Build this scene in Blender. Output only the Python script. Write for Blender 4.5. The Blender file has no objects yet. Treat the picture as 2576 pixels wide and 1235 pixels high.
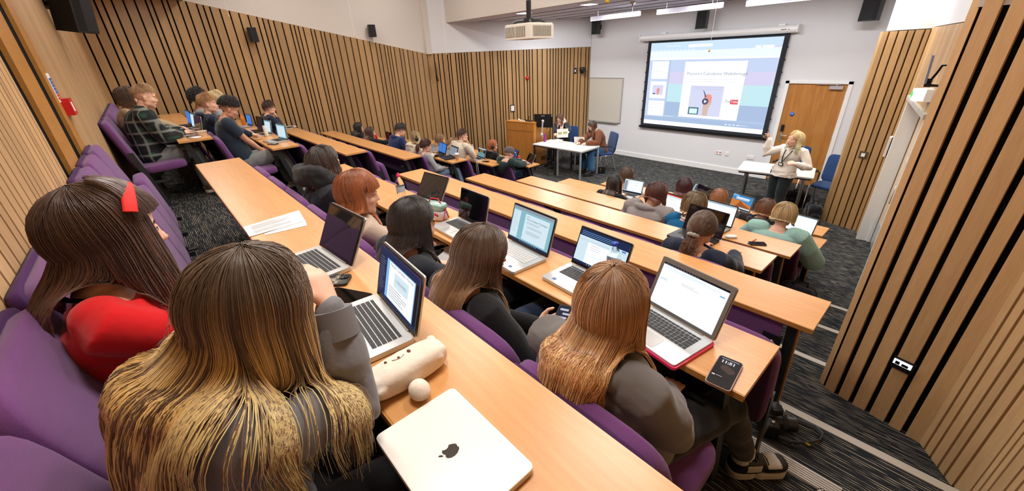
import bpy, bmesh, math, random
import numpy as np
from mathutils import Vector, Matrix
from math import sin, cos, pi, radians, sqrt, atan2, degrees
rnd = random.Random(7)
NR = np.random.RandomState(11)
C = bpy.context.scene.collection
Q = 1.0                                  # strand density

# ------------------------------------------------------------------ camera
PX, PY, FPX, CAMZ = 1288.0, 617.5, 986.242, 2.87
def _cam():
    v = np.array([1379 - PX, 2643 - PY, FPX]); v /= np.linalg.norm(v)
    h = np.array([315 - PX, 181 - PY, FPX]); h -= v * (h @ v); h /= np.linalg.norm(h)
    up = -v; X = -h; Y = np.cross(up, X)
    return np.array([X, Y, up])
CM = _cam()                               # rows: world axes in camera space (x right, y down, z forward)
def ray(p):
    return CM @ np.array([p[0] - PX, p[1] - PY, FPX])
def onz(p, z):
    r = ray(p); t = (z - CAMZ) / r[2]; return Vector((r[0] * t, r[1] * t, z))
def ony(p, y):
    r = ray(p); t = y / r[1]; return Vector((r[0] * t, y, CAMZ + r[2] * t))
def onx(p, x):
    r = ray(p); t = x / r[0]; return Vector((x, r[1] * t, CAMZ + r[2] * t))
cd = bpy.data.cameras.new('camera'); cam = bpy.data.objects.new('camera', cd); C.objects.link(cam)
cd.sensor_width = 36; cd.sensor_fit = 'HORIZONTAL'; cd.lens = 36 * FPX / 2576
cd.clip_start = 0.02; cd.clip_end = 100
xr = CM[:, 0]; yu = -CM[:, 1]; zb = -CM[:, 2]
cam.matrix_world = Matrix(((xr[0], yu[0], zb[0], 0), (xr[1], yu[1], zb[1], 0), (xr[2], yu[2], zb[2], CAMZ), (0, 0, 0, 1)))
bpy.context.scene.camera = cam

# ------------------------------------------------------------------ materials
def srgb(r, g=None, b=None):
    if g is None: r, g, b = r
    f = lambda c: (c / 255 / 12.92) if c / 255 <= .04045 else ((c / 255 + .055) / 1.055) ** 2.4
    return (f(r), f(g), f(b), 1)
MATS = {}
def base_mat(name):
    m = bpy.data.materials.new(name); m.use_nodes = True
    nt = m.node_tree; return m, nt, nt.nodes['Principled BSDF']
def mat(name, col, rough=.5, metal=0, spec=.5, emit=None, es=1, alpha=1, trans=0, bump=0, bscale=200, var=0, sheen=0, coat=0, sub=0, vscale=6, aniso=0):
    if name in MATS: return MATS[name]
    m, nt, b = base_mat(name)
    c = srgb(col)
    b.inputs['Base Color'].default_value = c
    b.inputs['Roughness'].default_value = rough; b.inputs['Metallic'].default_value = metal
    b.inputs['Specular IOR Level'].default_value = spec
    if emit is not None:
        b.inputs['Emission Color'].default_value = srgb(emit); b.inputs['Emission Strength'].default_value = es
    if trans: b.inputs['Transmission Weight'].default_value = trans; b.inputs['IOR'].default_value = 1.3
    if sheen: b.inputs['Sheen Weight'].default_value = sheen; b.inputs['Sheen Roughness'].default_value = .5
    if coat: b.inputs['Coat Weight'].default_value = coat
    if sub:
        b.inputs['Subsurface Weight'].default_value = sub; b.inputs['Subsurface Radius'].default_value = (.012, .005, .003)
        b.inputs['Subsurface Scale'].default_value = 1
    if var or bump:
        tc = nt.nodes.new('ShaderNodeTexCoord')
    if var:
        n = nt.nodes.new('ShaderNodeTexNoise'); n.inputs['Scale'].default_value = vscale; n.inputs['Detail'].default_value = 5
        nt.links.new(tc.outputs['Object'], n.inputs['Vector'])
        mx = nt.nodes.new('ShaderNodeMix'); mx.data_type = 'RGBA'
        mx.inputs[6].default_value = tuple(min(1, x * (1 + var)) for x in c[:3]) + (1,)
        mx.inputs[7].default_value = tuple(x * (1 - var) for x in c[:3]) + (1,)
        nt.links.new(n.outputs['Fac'], mx.inputs[0]); nt.links.new(mx.outputs[2], b.inputs['Base Color'])
    if bump:
        n = nt.nodes.new('ShaderNodeTexNoise'); n.inputs['Scale'].default_value = bscale; n.inputs['Detail'].default_value = 3
        nt.links.new(tc.outputs['Object'], n.inputs['Vector'])
        bp = nt.nodes.new('ShaderNodeBump'); bp.inputs['Strength'].default_value = bump; bp.inputs['Distance'].default_value = .01
        nt.links.new(n.outputs['Fac'], bp.inputs['Height']); nt.links.new(bp.outputs['Normal'], b.inputs['Normal'])
    MATS[name] = m; return m
def wood(name, c1, c2, axis='X', scale=1.0, rough=.35, coat=.15, rings=.5, rnd_island=0.0):
    """grain running along axis"""
    m, nt, b = base_mat(name); N = nt.nodes; L = nt.links
    tc = N.new('ShaderNodeTexCoord'); mp = N.new('ShaderNodeMapping')
    s = {'X': (1.2, 14, 14), 'Y': (14, 1.2, 14), 'Z': (14, 14, 1.0)}[axis]
    mp.inputs['Scale'].default_value = tuple(v * scale for v in s)
    L.new(tc.outputs['Object'], mp.inputs['Vector'])
    n1 = N.new('ShaderNodeTexNoise'); n1.inputs['Scale'].default_value = 1.0; n1.inputs['Detail'].default_value = 6; n1.inputs['Distortion'].default_value = .6
    L.new(mp.outputs['Vector'], n1.inputs['Vector'])
    wv = N.new('ShaderNodeMath'); wv.operation = 'MULTIPLY'; wv.inputs[1].default_value = 26
    L.new(n1.outputs['Fac'], wv.inputs[0])
    sn = N.new('ShaderNodeMath'); sn.operation = 'SINE'; L.new(wv.outputs[0], sn.inputs[0])
    n2 = N.new('ShaderNodeTexNoise'); n2.inputs['Scale'].default_value = 9; n2.inputs['Detail'].default_value = 4
    L.new(mp.outputs['Vector'], n2.inputs['Vector'])
    a = N.new('ShaderNodeMath'); a.operation = 'MULTIPLY_ADD'; a.inputs[1].default_value = rings * .25; 
    L.new(sn.outputs[0], a.inputs[0]); L.new(n2.outputs['Fac'], a.inputs[2])
    cr = N.new('ShaderNodeMix'); cr.data_type = 'RGBA'
    cr.inputs[6].default_value = srgb(c1); cr.inputs[7].default_value = srgb(c2); cr.clamp_factor = True
    L.new(a.outputs[0], cr.inputs[0])
    out = cr.outputs[2]
    if rnd_island:
        g = N.new('ShaderNodeNewGeometry'); h = N.new('ShaderNodeHueSaturation')
        mr = N.new('ShaderNodeMapRange'); mr.inputs[3].default_value = 1 - rnd_island; mr.inputs[4].default_value = 1 + rnd_island * .6
        L.new(g.outputs['Random Per Island'], mr.inputs[0]); L.new(mr.outputs[0], h.inputs['Value'])
        L.new(out, h.inputs['Color']); out = h.outputs['Color']
    L.new(out, b.inputs['Base Color'])
    b.inputs['Roughness'].default_value = rough; b.inputs['Coat Weight'].default_value = coat; b.inputs['Coat Roughness'].default_value = .25
    MATS[name] = m; return m
def carpet_mat():
    m, nt, b = base_mat('carpet'); N = nt.nodes; L = nt.links
    tc = N.new('ShaderNodeTexCoord')
    def noise(sc, scale, det=2):
        mp = N.new('ShaderNodeMapping'); mp.inputs['Scale'].default_value = sc; L.new(tc.outputs['Object'], mp.inputs['Vector'])
        n = N.new('ShaderNodeTexNoise'); n.inputs['Scale'].default_value = scale; n.inputs['Detail'].default_value = det
        L.new(mp.outputs['Vector'], n.inputs['Vector']); return n.outputs['Fac']
    c = noise((150, 150, 150), 1.0, 1); d = noise((5, 9, 5), 1.0, 2); e = noise((9, 70, 9), 1.0, 2)
    sp = N.new('ShaderNodeSeparateXYZ'); L.new(tc.outputs['Object'], sp.inputs[0])
    def mth(op, a, b=None, v=None):
        m_ = N.new('ShaderNodeMath'); m_.operation = op; L.new(a, m_.inputs[0])
        if b is not None: L.new(b, m_.inputs[1])
        if v is not None: m_.inputs[1].default_value = v
        return m_.outputs[0]
    yz = mth('ADD', sp.outputs[1], sp.outputs[2]); ph = mth('MULTIPLY', yz, v=2 * pi / .0145); ph = mth('ADD', ph, mth('MULTIPLY', e, v=2.2))
    sn = mth('SINE', ph)
    r = N.new('ShaderNodeMapRange'); r.inputs[1].default_value = .35; r.inputs[2].default_value = .8; L.new(sn, r.inputs[0])
    r2 = N.new('ShaderNodeMapRange'); r2.inputs[1].default_value = .44; r2.inputs[2].default_value = .58; L.new(e, r2.inputs[0])
    r3 = N.new('ShaderNodeMapRange'); r3.inputs[1].default_value = .3; r3.inputs[2].default_value = .7; r3.inputs[3].default_value = .25; L.new(d, r3.inputs[0])
    mu2 = mth('MULTIPLY', mth('MULTIPLY', r.outputs[0], r2.outputs[0]), r3.outputs[0])
    mu3 = N.new('ShaderNodeMath'); mu3.operation = 'MULTIPLY'; mu3.inputs[1].default_value = .95; L.new(mu2, mu3.inputs[0])
    mx = N.new('ShaderNodeMix'); mx.data_type = 'RGBA'; mx.inputs[6].default_value = srgb(38, 41, 45); mx.inputs[7].default_value = srgb(176, 168, 150)
    L.new(mu3.outputs[0], mx.inputs[0]); L.new(mx.outputs[2], b.inputs['Base Color'])
    b.inputs['Roughness'].default_value = .95; b.inputs['Specular IOR Level'].default_value = .1
    bp = N.new('ShaderNodeBump'); bp.inputs['Strength'].default_value = .4; bp.inputs['Distance'].default_value = .004
    L.new(c, bp.inputs['Height']); L.new(bp.outputs['Normal'], b.inputs['Normal'])
    MATS['carpet'] = m; return m
def glass_mat():
    return mat('clear_plastic', (235, 242, 245), rough=.04, trans=1.0, spec=.5)
def hair_mat():
    m, nt, b = base_mat('hair'); N = nt.nodes; L = nt.links
    at = N.new('ShaderNodeAttribute'); at.attribute_name = 'Col'
    L.new(at.outputs['Color'], b.inputs['Base Color'])
    b.inputs['Roughness'].default_value = .34; b.inputs['Specular IOR Level'].default_value = .6
    b.inputs['Sheen Weight'].default_value = .15
    MATS['hair'] = m; return m
def plaid_mat():
    m, nt, b = base_mat('plaid_cloth'); N = nt.nodes; L = nt.links
    tc = N.new('ShaderNodeTexCoord'); sp = N.new('ShaderNodeSeparateXYZ'); L.new(tc.outputs['Object'], sp.inputs[0])
    def stripe(o, period, width, soft=.15):
        a = N.new('ShaderNodeMath'); a.operation = 'MULTIPLY'; a.inputs[1].default_value = 2 * pi / period; L.new(o, a.inputs[0])
        s = N.new('ShaderNodeMath'); s.operation = 'SINE'; L.new(a.outputs[0], s.inputs[0])
        r = N.new('ShaderNodeMapRange'); r.inputs[1].default_value = 1 - width; r.inputs[2].default_value = 1 - width + soft; L.new(s.outputs[0], r.inputs[0]); return r.outputs[0]
    ad = N.new('ShaderNodeMath'); ad.operation = 'ADD'; L.new(sp.outputs[0], ad.inputs[0]); L.new(sp.outputs[1], ad.inputs[1])
    h = stripe(sp.outputs[2], .13, .30, .3); v = stripe(ad.outputs[0], .13, .30, .3); h2 = stripe(sp.outputs[2], .15, 1.0, 1.2); v2 = stripe(ad.outputs[0], .15, 1.0, 1.2)
    m1 = N.new('ShaderNodeMix'); m1.data_type = 'RGBA'; m1.inputs[6].default_value = srgb(16, 22, 22); m1.inputs[7].default_value = srgb(52, 96, 82)
    mm = N.new('ShaderNodeMath'); mm.operation = 'MULTIPLY'; L.new(h2, mm.inputs[0]); L.new(v2, mm.inputs[1]); L.new(mm.outputs[0], m1.inputs[0])
    mxx = N.new('ShaderNodeMath'); mxx.operation = 'ADD'; mxx.use_clamp = True; L.new(h, mxx.inputs[0]); L.new(v, mxx.inputs[1])
    sc = N.new('ShaderNodeMath'); sc.operation = 'MULTIPLY'; sc.inputs[1].default_value = .34; L.new(mxx.outputs[0], sc.inputs[0])
    m2 = N.new('ShaderNodeMix'); m2.data_type = 'RGBA'; m2.inputs[7].default_value = srgb(190, 195, 185); L.new(m1.outputs[2], m2.inputs[6]); L.new(sc.outputs[0], m2.inputs[0])
    L.new(m2.outputs[2], b.inputs['Base Color']); b.inputs['Roughness'].default_value = .9
    MATS['plaid_cloth'] = m; return m
M = MATS
wood('beech', (228, 170, 108), (208, 146, 84), 'X', .6, .32, .2, .5)
wood('beech_edge', (196, 140, 66), (176, 120, 52), 'X', 1, .4, .1)
wood('slat_wood', (184, 146, 98), (154, 118, 74), 'Z', 1.3, .5, .05, .4, .16)
wood('slat_light', (224, 186, 138), (200, 160, 112), 'Z', 1.3, .45, .1, .4, .10)
wood('thin_slat', (214, 178, 132), (182, 142, 98), 'Z', 1.5, .5, .05, .4, .2)
wood('door_wood', (190, 132, 66), (164, 104, 46), 'Z', .5, .4, .2, .9)
wood('lectern_wood', (206, 142, 70), (180, 114, 48), 'Z', .6, .4, .2, .7)
carpet_mat(); hair_mat(); plaid_mat(); glass_mat()
mat('white_paint', (222, 222, 224), .8, spec=.2, var=.02, vscale=1.5)
mat('warm_white', (214, 206, 198), .85, spec=.2, var=.02, vscale=1.5)
mat('cream_panel', (222, 208, 184), .6)
mat('gloss_white', (236, 236, 234), .3)
mat('slat_backing', (14, 14, 14), .95, spec=.1)
mat('purple', (114, 68, 124), .95, spec=.15, sheen=.25, bump=.35, bscale=900, var=.08, vscale=60)
mat('purple_dark', (72, 38, 84), .95, spec=.1, sheen=.1, bump=.3, bscale=900)
mat('dark_metal', (62, 66, 70), .4, metal=.6)
mat('black_plastic', (18, 19, 21), .4)
mat('black_matt', (15, 15, 16), .8, spec=.2)
mat('grille', (30, 31, 33), .8, bump=.5, bscale=400)
mat('aluminium', (200, 198, 192), .35, metal=.85)
mat('nosing', (186, 180, 170), .55, metal=.1)
mat('chrome', (215, 215, 215), .12, metal=1)
mat('silver', (205, 206, 206), .32, metal=.55)
mat('space_grey', (150, 146, 142), .35, metal=.6)
mat('key_black', (26, 27, 29), .5)
mat('key_silver', (206, 208, 210), .45)
mat('bezel', (20, 20, 22), .25)
mat('glossy_black', (6, 6, 7), .05, spec=.8)
mat('glossy_screen', (84, 84, 86), .04, metal=.75)
mat('blue_fabric', (20, 56, 104), .9, sheen=.2, bump=.2, bscale=700)
mat('paper', (240, 240, 240), .8)
mat('ink', (60, 60, 62), .8)
mat('red_plastic', (200, 30, 34), .35)
mat('pink_plastic', (226, 40, 96), .3)
mat('skin_light', (236, 186, 160), .5, sub=.12, var=.04, vscale=25)
mat('skin_mid', (212, 158, 128), .5, sub=.12, var=.04, vscale=25)
mat('skin_tan', (176, 122, 90), .5, sub=.1, var=.04, vscale=25)
mat('lips', (188, 104, 98), .4)
mat('eye_white', (235, 232, 228), .2)
mat('eye_dark', (40, 28, 22), .2)
def cloth(name, col, bump=.25, sc=14, rough=.9):
    if name in M: return M[name]
    m = mat(name, col, rough, spec=.15, sheen=.2, var=.06, vscale=9)
    nt = m.node_tree; b = nt.nodes['Principled BSDF']; tc = nt.nodes.new('ShaderNodeTexCoord')
    n = nt.nodes.new('ShaderNodeTexNoise'); n.inputs['Scale'].default_value = sc; n.inputs['Detail'].default_value = 4; n.inputs['Distortion'].default_value = .4
    nt.links.new(tc.outputs['Object'], n.inputs['Vector'])
    bp = nt.nodes.new('ShaderNodeBump'); bp.inputs['Strength'].default_value = bump * 1.2; bp.inputs['Distance'].default_value = .015
    n2 = nt.nodes.new('ShaderNodeTexNoise'); n2.inputs['Scale'].default_value = 600; nt.links.new(tc.outputs['Object'], n2.inputs['Vector'])
    ad = nt.nodes.new('ShaderNodeMath'); ad.operation = 'MULTIPLY_ADD'; ad.inputs[1].default_value = .03; nt.links.new(n2.outputs['Fac'], ad.inputs[0]); nt.links.new(n.outputs['Fac'], ad.inputs[2])
    nt.links.new(ad.outputs[0], bp.inputs['Height']); nt.links.new(bp.outputs['Normal'], b.inputs['Normal'])
    return m
def emis(name, col, s=1.0):
    if name in M: return M[name]
    m, nt, b = base_mat(name)
    b.inputs['Base Color'].default_value = (0, 0, 0, 1); b.inputs['Roughness'].default_value = .5; b.inputs['Specular IOR Level'].default_value = .15
    b.inputs['Emission Color'].default_value = srgb(col); b.inputs['Emission Strength'].default_value = s
    M[name] = m; return m

# ------------------------------------------------------------------ mesh builder
def _m(loc=(0, 0, 0), rot=None, yaw=0):
    t = Matrix.Translation(Vector(loc))
    if rot is not None: return t @ rot.to_4x4()
    return t @ Matrix.Rotation(yaw, 4, 'Z')
def wmat(o):
    m = Matrix.LocRotScale(o.location, o.rotation_euler, o.scale)
    return (wmat(o.parent) @ m) if o.parent else m
class MB:
    def __init__(s): s.v = []; s.f = []; s.m = []; s.sm = []
    def add(s, vs, fs, mi=0, smooth=False, T=None):
        o = len(s.v)
        if T is not None: vs = [T @ Vector(v) for v in vs]
        s.v.extend([tuple(v) for v in vs]); s.f.extend([tuple(i + o for i in f) for f in fs])
        s.m.extend([mi] * len(fs)); s.sm.extend([smooth] * len(fs)); return s
    def box(s, lo, hi, mi=0, T=None):
        x0, y0, z0 = lo; x1, y1, z1 = hi
        vs = [(x0, y0, z0), (x1, y0, z0), (x1, y1, z0), (x0, y1, z0), (x0, y0, z1), (x1, y0, z1), (x1, y1, z1), (x0, y1, z1)]
        return s.add(vs, [(3, 2, 1, 0), (4, 5, 6, 7), (0, 1, 5, 4), (1, 2, 6, 5), (2, 3, 7, 6), (3, 0, 4, 7)], mi, False, T)
    def cbox(s, c, size, mi=0, T=None):
        return s.box([c[i] - size[i] / 2 for i in range(3)], [c[i] + size[i] / 2 for i in range(3)], mi, T)
    def prism(s, poly, z0, z1, mi=0, T=None, smooth=False):
        n = len(poly); vs = [(p[0], p[1], z0) for p in poly] + [(p[0], p[1], z1) for p in poly]
        fs = [tuple(range(n - 1, -1, -1)), tuple(range(n, 2 * n))]
        s.add(vs, fs, mi, False, T)
        return s.add(vs, [(i, (i + 1) % n, n + (i + 1) % n, n + i) for i in range(n)], mi, smooth, T)
    def rbox(s, size, r, z0, z1, mi=0, T=None, seg=5):
        w, d = size[0] / 2 - r, size[1] / 2 - r; poly = []
        for cx, cy, a0 in ((w, d, 0), (-w, d, 90), (-w, -d, 180), (w, -d, 270)):
            for i in range(seg + 1):
                a = radians(a0 + 90 * i / seg); poly.append((cx + r * cos(a), cy + r * sin(a)))
        return s.prism(poly, z0, z1, mi, T, False)
    def pillow(s, size, e=.35, mi=0, T=None, nu=24, nv=12):
        g = lambda c, e: math.copysign(abs(c) ** e, c); vs = []; fs = []
        for j in range(nv + 1):
            ph = -pi / 2 + pi * j / nv
            for i in range(nu):
                th = 2 * pi * i / nu
                vs.append((size[0] / 2 * g(cos(ph), e) * g(cos(th), e), size[1] / 2 * g(cos(ph), e) * g(sin(th), e), size[2] / 2 * g(sin(ph), e)))
        for j in range(nv):
            for i in range(nu):
                k = (i + 1) % nu; fs.append((j * nu + i, j * nu + k, (j + 1) * nu + k, (j + 1) * nu + i))
        return s.add(vs, fs, mi, True, T)
    def ball(s, c, r, mi=0, nu=16, nv=10, R=None):
        if not hasattr(r, '__len__'): r = (r, r, r)
        T = Matrix.Translation(Vector(c)) @ (R.to_4x4() if R is not None else Matrix.Identity(4)) @ Matrix.Diagonal((r[0], r[1], r[2], 1))
        return s.pillow((2, 2, 2), 1.0, mi, T, nu, nv)
    def tube(s, pts, rad, mi=0, n=10, caps=True, T=None, flat=1.0, upv=None):
        pts = [Vector(p) for p in pts]; m = len(pts)
        if not hasattr(rad, '__len__'): rad = [rad] * m
        vs = []; fs = []; a = None
        for i, p in enumerate(pts):
            d = (pts[min(i + 1, m - 1)] - pts[max(i - 1, 0)])
            d = d.normalized() if d.length > 1e-9 else Vector((0, 0, 1))
            if a is None:
                a = Vector(upv) if upv is not None else (Vector((0, 0, 1)) if abs(d.z) < .9 else Vector((1, 0, 0)))
            a = (a - d * a.dot(d)); a = a.normalized() if a.length > 1e-6 else d.orthogonal().normalized()
            b = d.cross(a); r = rad[i]; ru, rv = (r if hasattr(r, '__len__') else (r * flat, r))
            for k in range(n):
                t = 2 * pi * k / n; vs.append(p + a * (cos(t) * ru) + b * (sin(t) * rv))
        for i in range(m - 1):
            for k in range(n):
                l = (k + 1) % n; fs.append((i * n + k, i * n + l, (i + 1) * n + l, (i + 1) * n + k))
        s.add(vs, fs, mi, n > 5, T)
        if caps:
            s.add(vs[:n], [tuple(range(n - 1, -1, -1))], mi, False, T); s.add(vs[-n:], [tuple(range(n))], mi, False, T)
        return s
    def chain(s, pts, rad, mi=0, n=12, upv=None):
        """tube with rounded ends"""
        s.tube(pts, rad, mi, n, True, upv=upv)
        for p, r in ((pts[0], rad[0]), (pts[-1], rad[-1])):
            if not hasattr(r, '__len__'): s.ball(p, r * .99, mi, 12, 8)
        return s
    def lathe(s, prof, c=(0, 0, 0), mi=0, n=20, T=None, R=None):
        vs = []; fs = []; m = len(prof)
        TT = Matrix.Translation(Vector(c)) @ (R.to_4x4() if R is not None else Matrix.Identity(4))
        for r, z in prof:
            for k in range(n): vs.append((r * cos(2 * pi * k / n), r * sin(2 * pi * k / n), z))
        for i in range(m - 1):
            for k in range(n):
                l = (k + 1) % n; fs.append((i * n + k, i * n + l, (i + 1) * n + l, (i + 1) * n + k))
        fs2 = [tuple(range(n - 1, -1, -1)), tuple(range((m - 1) * n, m * n))]
        s.add(vs, fs, mi, True, TT if T is None else T @ TT); s.add(vs, fs2, mi, False, TT if T is None else T @ TT); return s
    def quad(s, a, b, c, d, mi=0): return s.add([a, b, c, d], [(0, 1, 2, 3)], mi)
    def build(s, name, mats, parent=None, kind=None, clean=False):
        me = bpy.data.meshes.new(name); me.from_pydata(s.v, [], s.f)
        if not isinstance(mats, (list, tuple)): mats = [mats]
        for x in mats: me.materials.append(M[x] if isinstance(x, str) else x)
        me.polygons.foreach_set('material_index', s.m); me.polygons.foreach_set('use_smooth', s.sm)
        me.update()
        o = bpy.data.objects.new(name, me); C.objects.link(o)
        if parent is not None:
            o.parent = parent
            W = wmat(parent)
            if W != Matrix.Identity(4): me.transform(W.inverted())
        if kind: o['kind'] = kind
        return o
def thing(name, label, cat, loc=(0, 0, 0), rz=0, group=None):
    o = bpy.data.objects.new(name, None); C.objects.link(o); o.location = loc; o.rotation_euler = (0, 0, rz)
    o.empty_display_size = .05
    o['label'] = label; o['category'] = cat
    if group: o['group'] = group
    return o
def lbuild(mb, name, mats, parent):
    """part given in the thing's own coordinates"""
    o = mb.build(name, mats); o.parent = parent; return o
def tag(o, label, cat, group=None):
    o['label'] = label; o['category'] = cat
    if group: o['group'] = group
    return o
def relabel(o, label): o['label'] = label; return o
def dup(root, loc, rz, label, group=None):
    r = root.copy(); C.objects.link(r); r.location = loc; r.rotation_euler = (0, 0, rz); r['label'] = label
    if group: r['group'] = group
    for ch in root.children:
        c = ch.copy(); C.objects.link(c); c.parent = r
        for g in ch.children:
            d = g.copy(); C.objects.link(d); d.parent = c
    return r
_font = []
def text(mb, s, size, T, mi=0, bold=0.0, ext=0.0, shear=0):
    cu = bpy.data.curves.new('t', 'FONT'); cu.body = s; cu.size = size; cu.offset = bold; cu.extrude = ext; cu.resolution_u = 2; cu.shear = shear
    o = bpy.data.objects.new('t', cu); C.objects.link(o)
    dg = bpy.context.evaluated_depsgraph_get(); e = o.evaluated_get(dg); me = e.to_mesh()
    vs = [v.co.copy() for v in me.vertices]; fs = [tuple(p.vertices) for p in me.polygons]
    e.to_mesh_clear(); bpy.data.objects.remove(o); bpy.data.curves.remove(cu)
    mb.add(vs, fs, mi, False, T)
def R3(x, y, z):
    """3x3 with the given column axes"""
    return Matrix((x, y, z)).transposed()
# ------------------------------------------------------------------ layout
def T(k): return .13 + .25 * (k - 1) if k > 0 else 0.0
def D(k): return T(k) + .72
def Y(k): return .2 + .945 * (6 - k) if k > 0 else 5.68
DEP = .34
XL, YF, YB = -10.7, 10.38, -.42
AW = (-10.7, 6.5); BW = (-8.04, 10.38)          # diagonal slatted wall
ROWN = {6: 'top', 5: 'second highest', 4: 'third highest', 3: 'middle', 2: 'third lowest', 1: 'second lowest', 0: 'front'}
def struct(mb, name, mats): return mb.build(name, mats, None, 'structure')
def nos(k): return Y(k) + .25 if k > 0 else 0

fl = MB()
fl.box((-11.2, YB - .3, -.1), (1.4, 10.7, 0))
edges = [YB - .3] + [nos(k) for k in (6, 5, 4, 3, 2, 1)]
for i, k in enumerate((6, 5, 4, 3, 2, 1)):
    fl.box((-11.0, edges[i], 0.0), (1.2, edges[i + 1], T(k)))
fl.box((-.62, nos(5), .88), (.13, 1.84, 1.0))
struct(fl, 'floor', 'carpet')
# stair nosings
n = 0
for k in (1, 2, 3, 4, 5, 6):
    for a, b in ((-.66, 0.9), (-6.2, -4.42)):
        n += 1
        if k in (5, 6) and a > -1: a = -.15 if k == 5 else .1
        m_ = MB().box((a, nos(k) - .045, T(k) - .02), (b, nos(k) + .006, T(k) + .006))
        struct(m_, 'trim_%d' % n, 'nosing')
m_ = MB()
for i in range(6): m_.box((-.62, 1.765 + .013 * i, 1.0), (.13, 1.773 + .013 * i, 1.008))
m_.box((-.62, 1.76, .985), (.13, 1.847, 1.003))
for i in range(6): m_.box((.06 + .013 * i, 1.42, 1.0), (.068 + .013 * i, 1.78, 1.008))
m_.box((.055, 1.42, .985), (.137, 1.78, 1.003))
struct(m_, 'trim_20', 'aluminium')

def slat_wall(name, a, b, zb, zt, widths, gap, depth, m, seed, inward, zbf=None, ztf=None, back=.04, obox=None, skip=None):
    """vertical boards over a black backing from plan point a to b; inward = unit normal into the room"""
    r = random.Random(seed); a = Vector(a); b = Vector(b); L = (b - a).length; u = (b - a) / L; nrm = Vector(inward)
    mb = MB()
    def slab(s0, s1, d0, d1, mi):
        z00 = zbf(s0) if zbf else zb; z01 = zbf(s1) if zbf else zb; z10 = ztf(s0) if ztf else zt; z11 = ztf(s1) if ztf else zt
        P = lambda s, d: a + u * s + nrm * d
        p = [P(s0, d0), P(s1, d0), P(s1, d1), P(s0, d1)]
        vs = [(q.x, q.y, z) for q, z in zip(p, (z00, z01, z01, z00))] + [(q.x, q.y, z) for q, z in zip(p, (z10, z11, z11, z10))]
        mb.add(vs, [(3, 2, 1, 0), (4, 5, 6, 7), (0, 1, 5, 4), (1, 2, 6, 5), (2, 3, 7, 6), (3, 0, 4, 7)], mi)
    nb = max(1, int(L / 1.0)) if (zbf or ztf) else 1
    brk = [0, L]
    if obox: brk = sorted(set(brk + obox))
    for i in range(len(brk) - 1): slab(brk[i], brk[i + 1], -back, 0, 0)
    s = gap * .5
    while s < L - .01:
        w = r.choice(widths); e = min(s + w, L)
        if skip is None or not skip(s, e): slab(s, e, 0, depth, 1)
        s = e + gap
    return struct(mb, name, ['slat_backing', m])
# left side wall: height falls with the seating
def ztl(y): return 4.05 if y < 1.25 else 4.05 - (y - 1.25) * (4.05 - 2.97) / 5.25
slat_wall('wall_left', (XL, YB), (XL, 6.5), 0, 3, [.055, .075, .1, .13, .13], .026, .03, 'slat_wood', 3, (1, 0), None, lambda s: ztl(YB + s), obox=[1.25 - YB])
dv = Vector((BW[0] - AW[0], BW[1] - AW[1])).normalized()
slat_wall('wall_left_front', AW, BW, 0, 2.98, [.05, .065, .09, .12, .12], .026, .03, 'slat_wood', 5, (dv.y, -dv.x))
# back wall, finer slats with two wide boards round a dark recess
slat_wall('wall_back', (XL, YB), (-4.32, YB), 0, 4.3, [.03, .04, .05, .07], .012, .02, 'thin_slat', 9, (0, 1))
slat_wall('wall_back', (-3.05, YB), (1.2, YB), 0, 4.3, [.05, .06, .07, .08], .014, .02, 'thin_slat', 10, (0, 1))
m_ = MB(); m_.box((-4.32, YB - .04, 0), (-3.05, YB, 4.3), 0)
m_.box((-4.32, YB, 0), (-4.05, YB + .022, 4.3), 1); m_.box((-3.70, YB, 0), (-3.28, YB + .022, 4.3), 1); m_.box((-4.05, YB - .02, 0), (-3.70, YB + .001, 4.3), 0)
struct(m_, 'wall_back', ['slat_backing', 'beech_edge'])
# white walls above the slats
HC = 5.2
m_ = MB()
def wallquad(mb, a, b, z0a, z1a, z0b, z1b, mi=0):
    mb.quad((a[0], a[1], z0a), (b[0], b[1], z0b), (b[0], b[1], z1b), (a[0], a[1], z1a), mi)
wallquad(m_, (XL - .0, 1.25), (XL - .0, 6.5), ztl(1.25), HC, ztl(6.5), HC)
m_.box((XL - .2, 1.25, 4.05), (XL - .01, 6.5, HC))
struct(m_, 'wall_left', 'warm_white')
m_ = MB()
nx, ny = dv.y * .02, -dv.x * .02
poly = [(AW[0], AW[1]), (AW[0] + nx * 2, AW[1] + ny * 2), (BW[0] + nx * 2, BW[1] + ny * 2), (BW[0] - nx * 6, BW[1] - ny * 6), (AW[0] - nx * 6, AW[1] - ny * 6)]
m_.prism(poly, 2.985, HC)
struct(m_, 'wall_left_front', 'white_paint')
# column nib at the corner
m_ = MB(); m_.prism([(AW[0] - .05, AW[1] - .12), (AW[0] + .10, AW[1] - .10), (AW[0] + .10, AW[1] + .06), (AW[0] - .05, AW[1] + .06)], 2.975, HC)
struct(m_, 'wall_left', 'warm_white')
m_ = MB(); m_.box((XL - .3, YB - .05, 4.07), (1.4, 1.25, 4.12)); m_.box((XL - .3, 1.2, 4.07), (1.4, 1.25, HC))
struct(m_, 'ceiling', 'warm_white')
m_ = MB(); m_.box((XL - .3, 1.2, HC), (1.4, 7.1, HC + .05))
struct(m_, 'ceiling', 'warm_white')
m_ = MB(); m_.box((XL, 6.95, 3.73), (1.4, 7.1, HC))
struct(m_, 'ceiling', 'warm_white')
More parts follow.
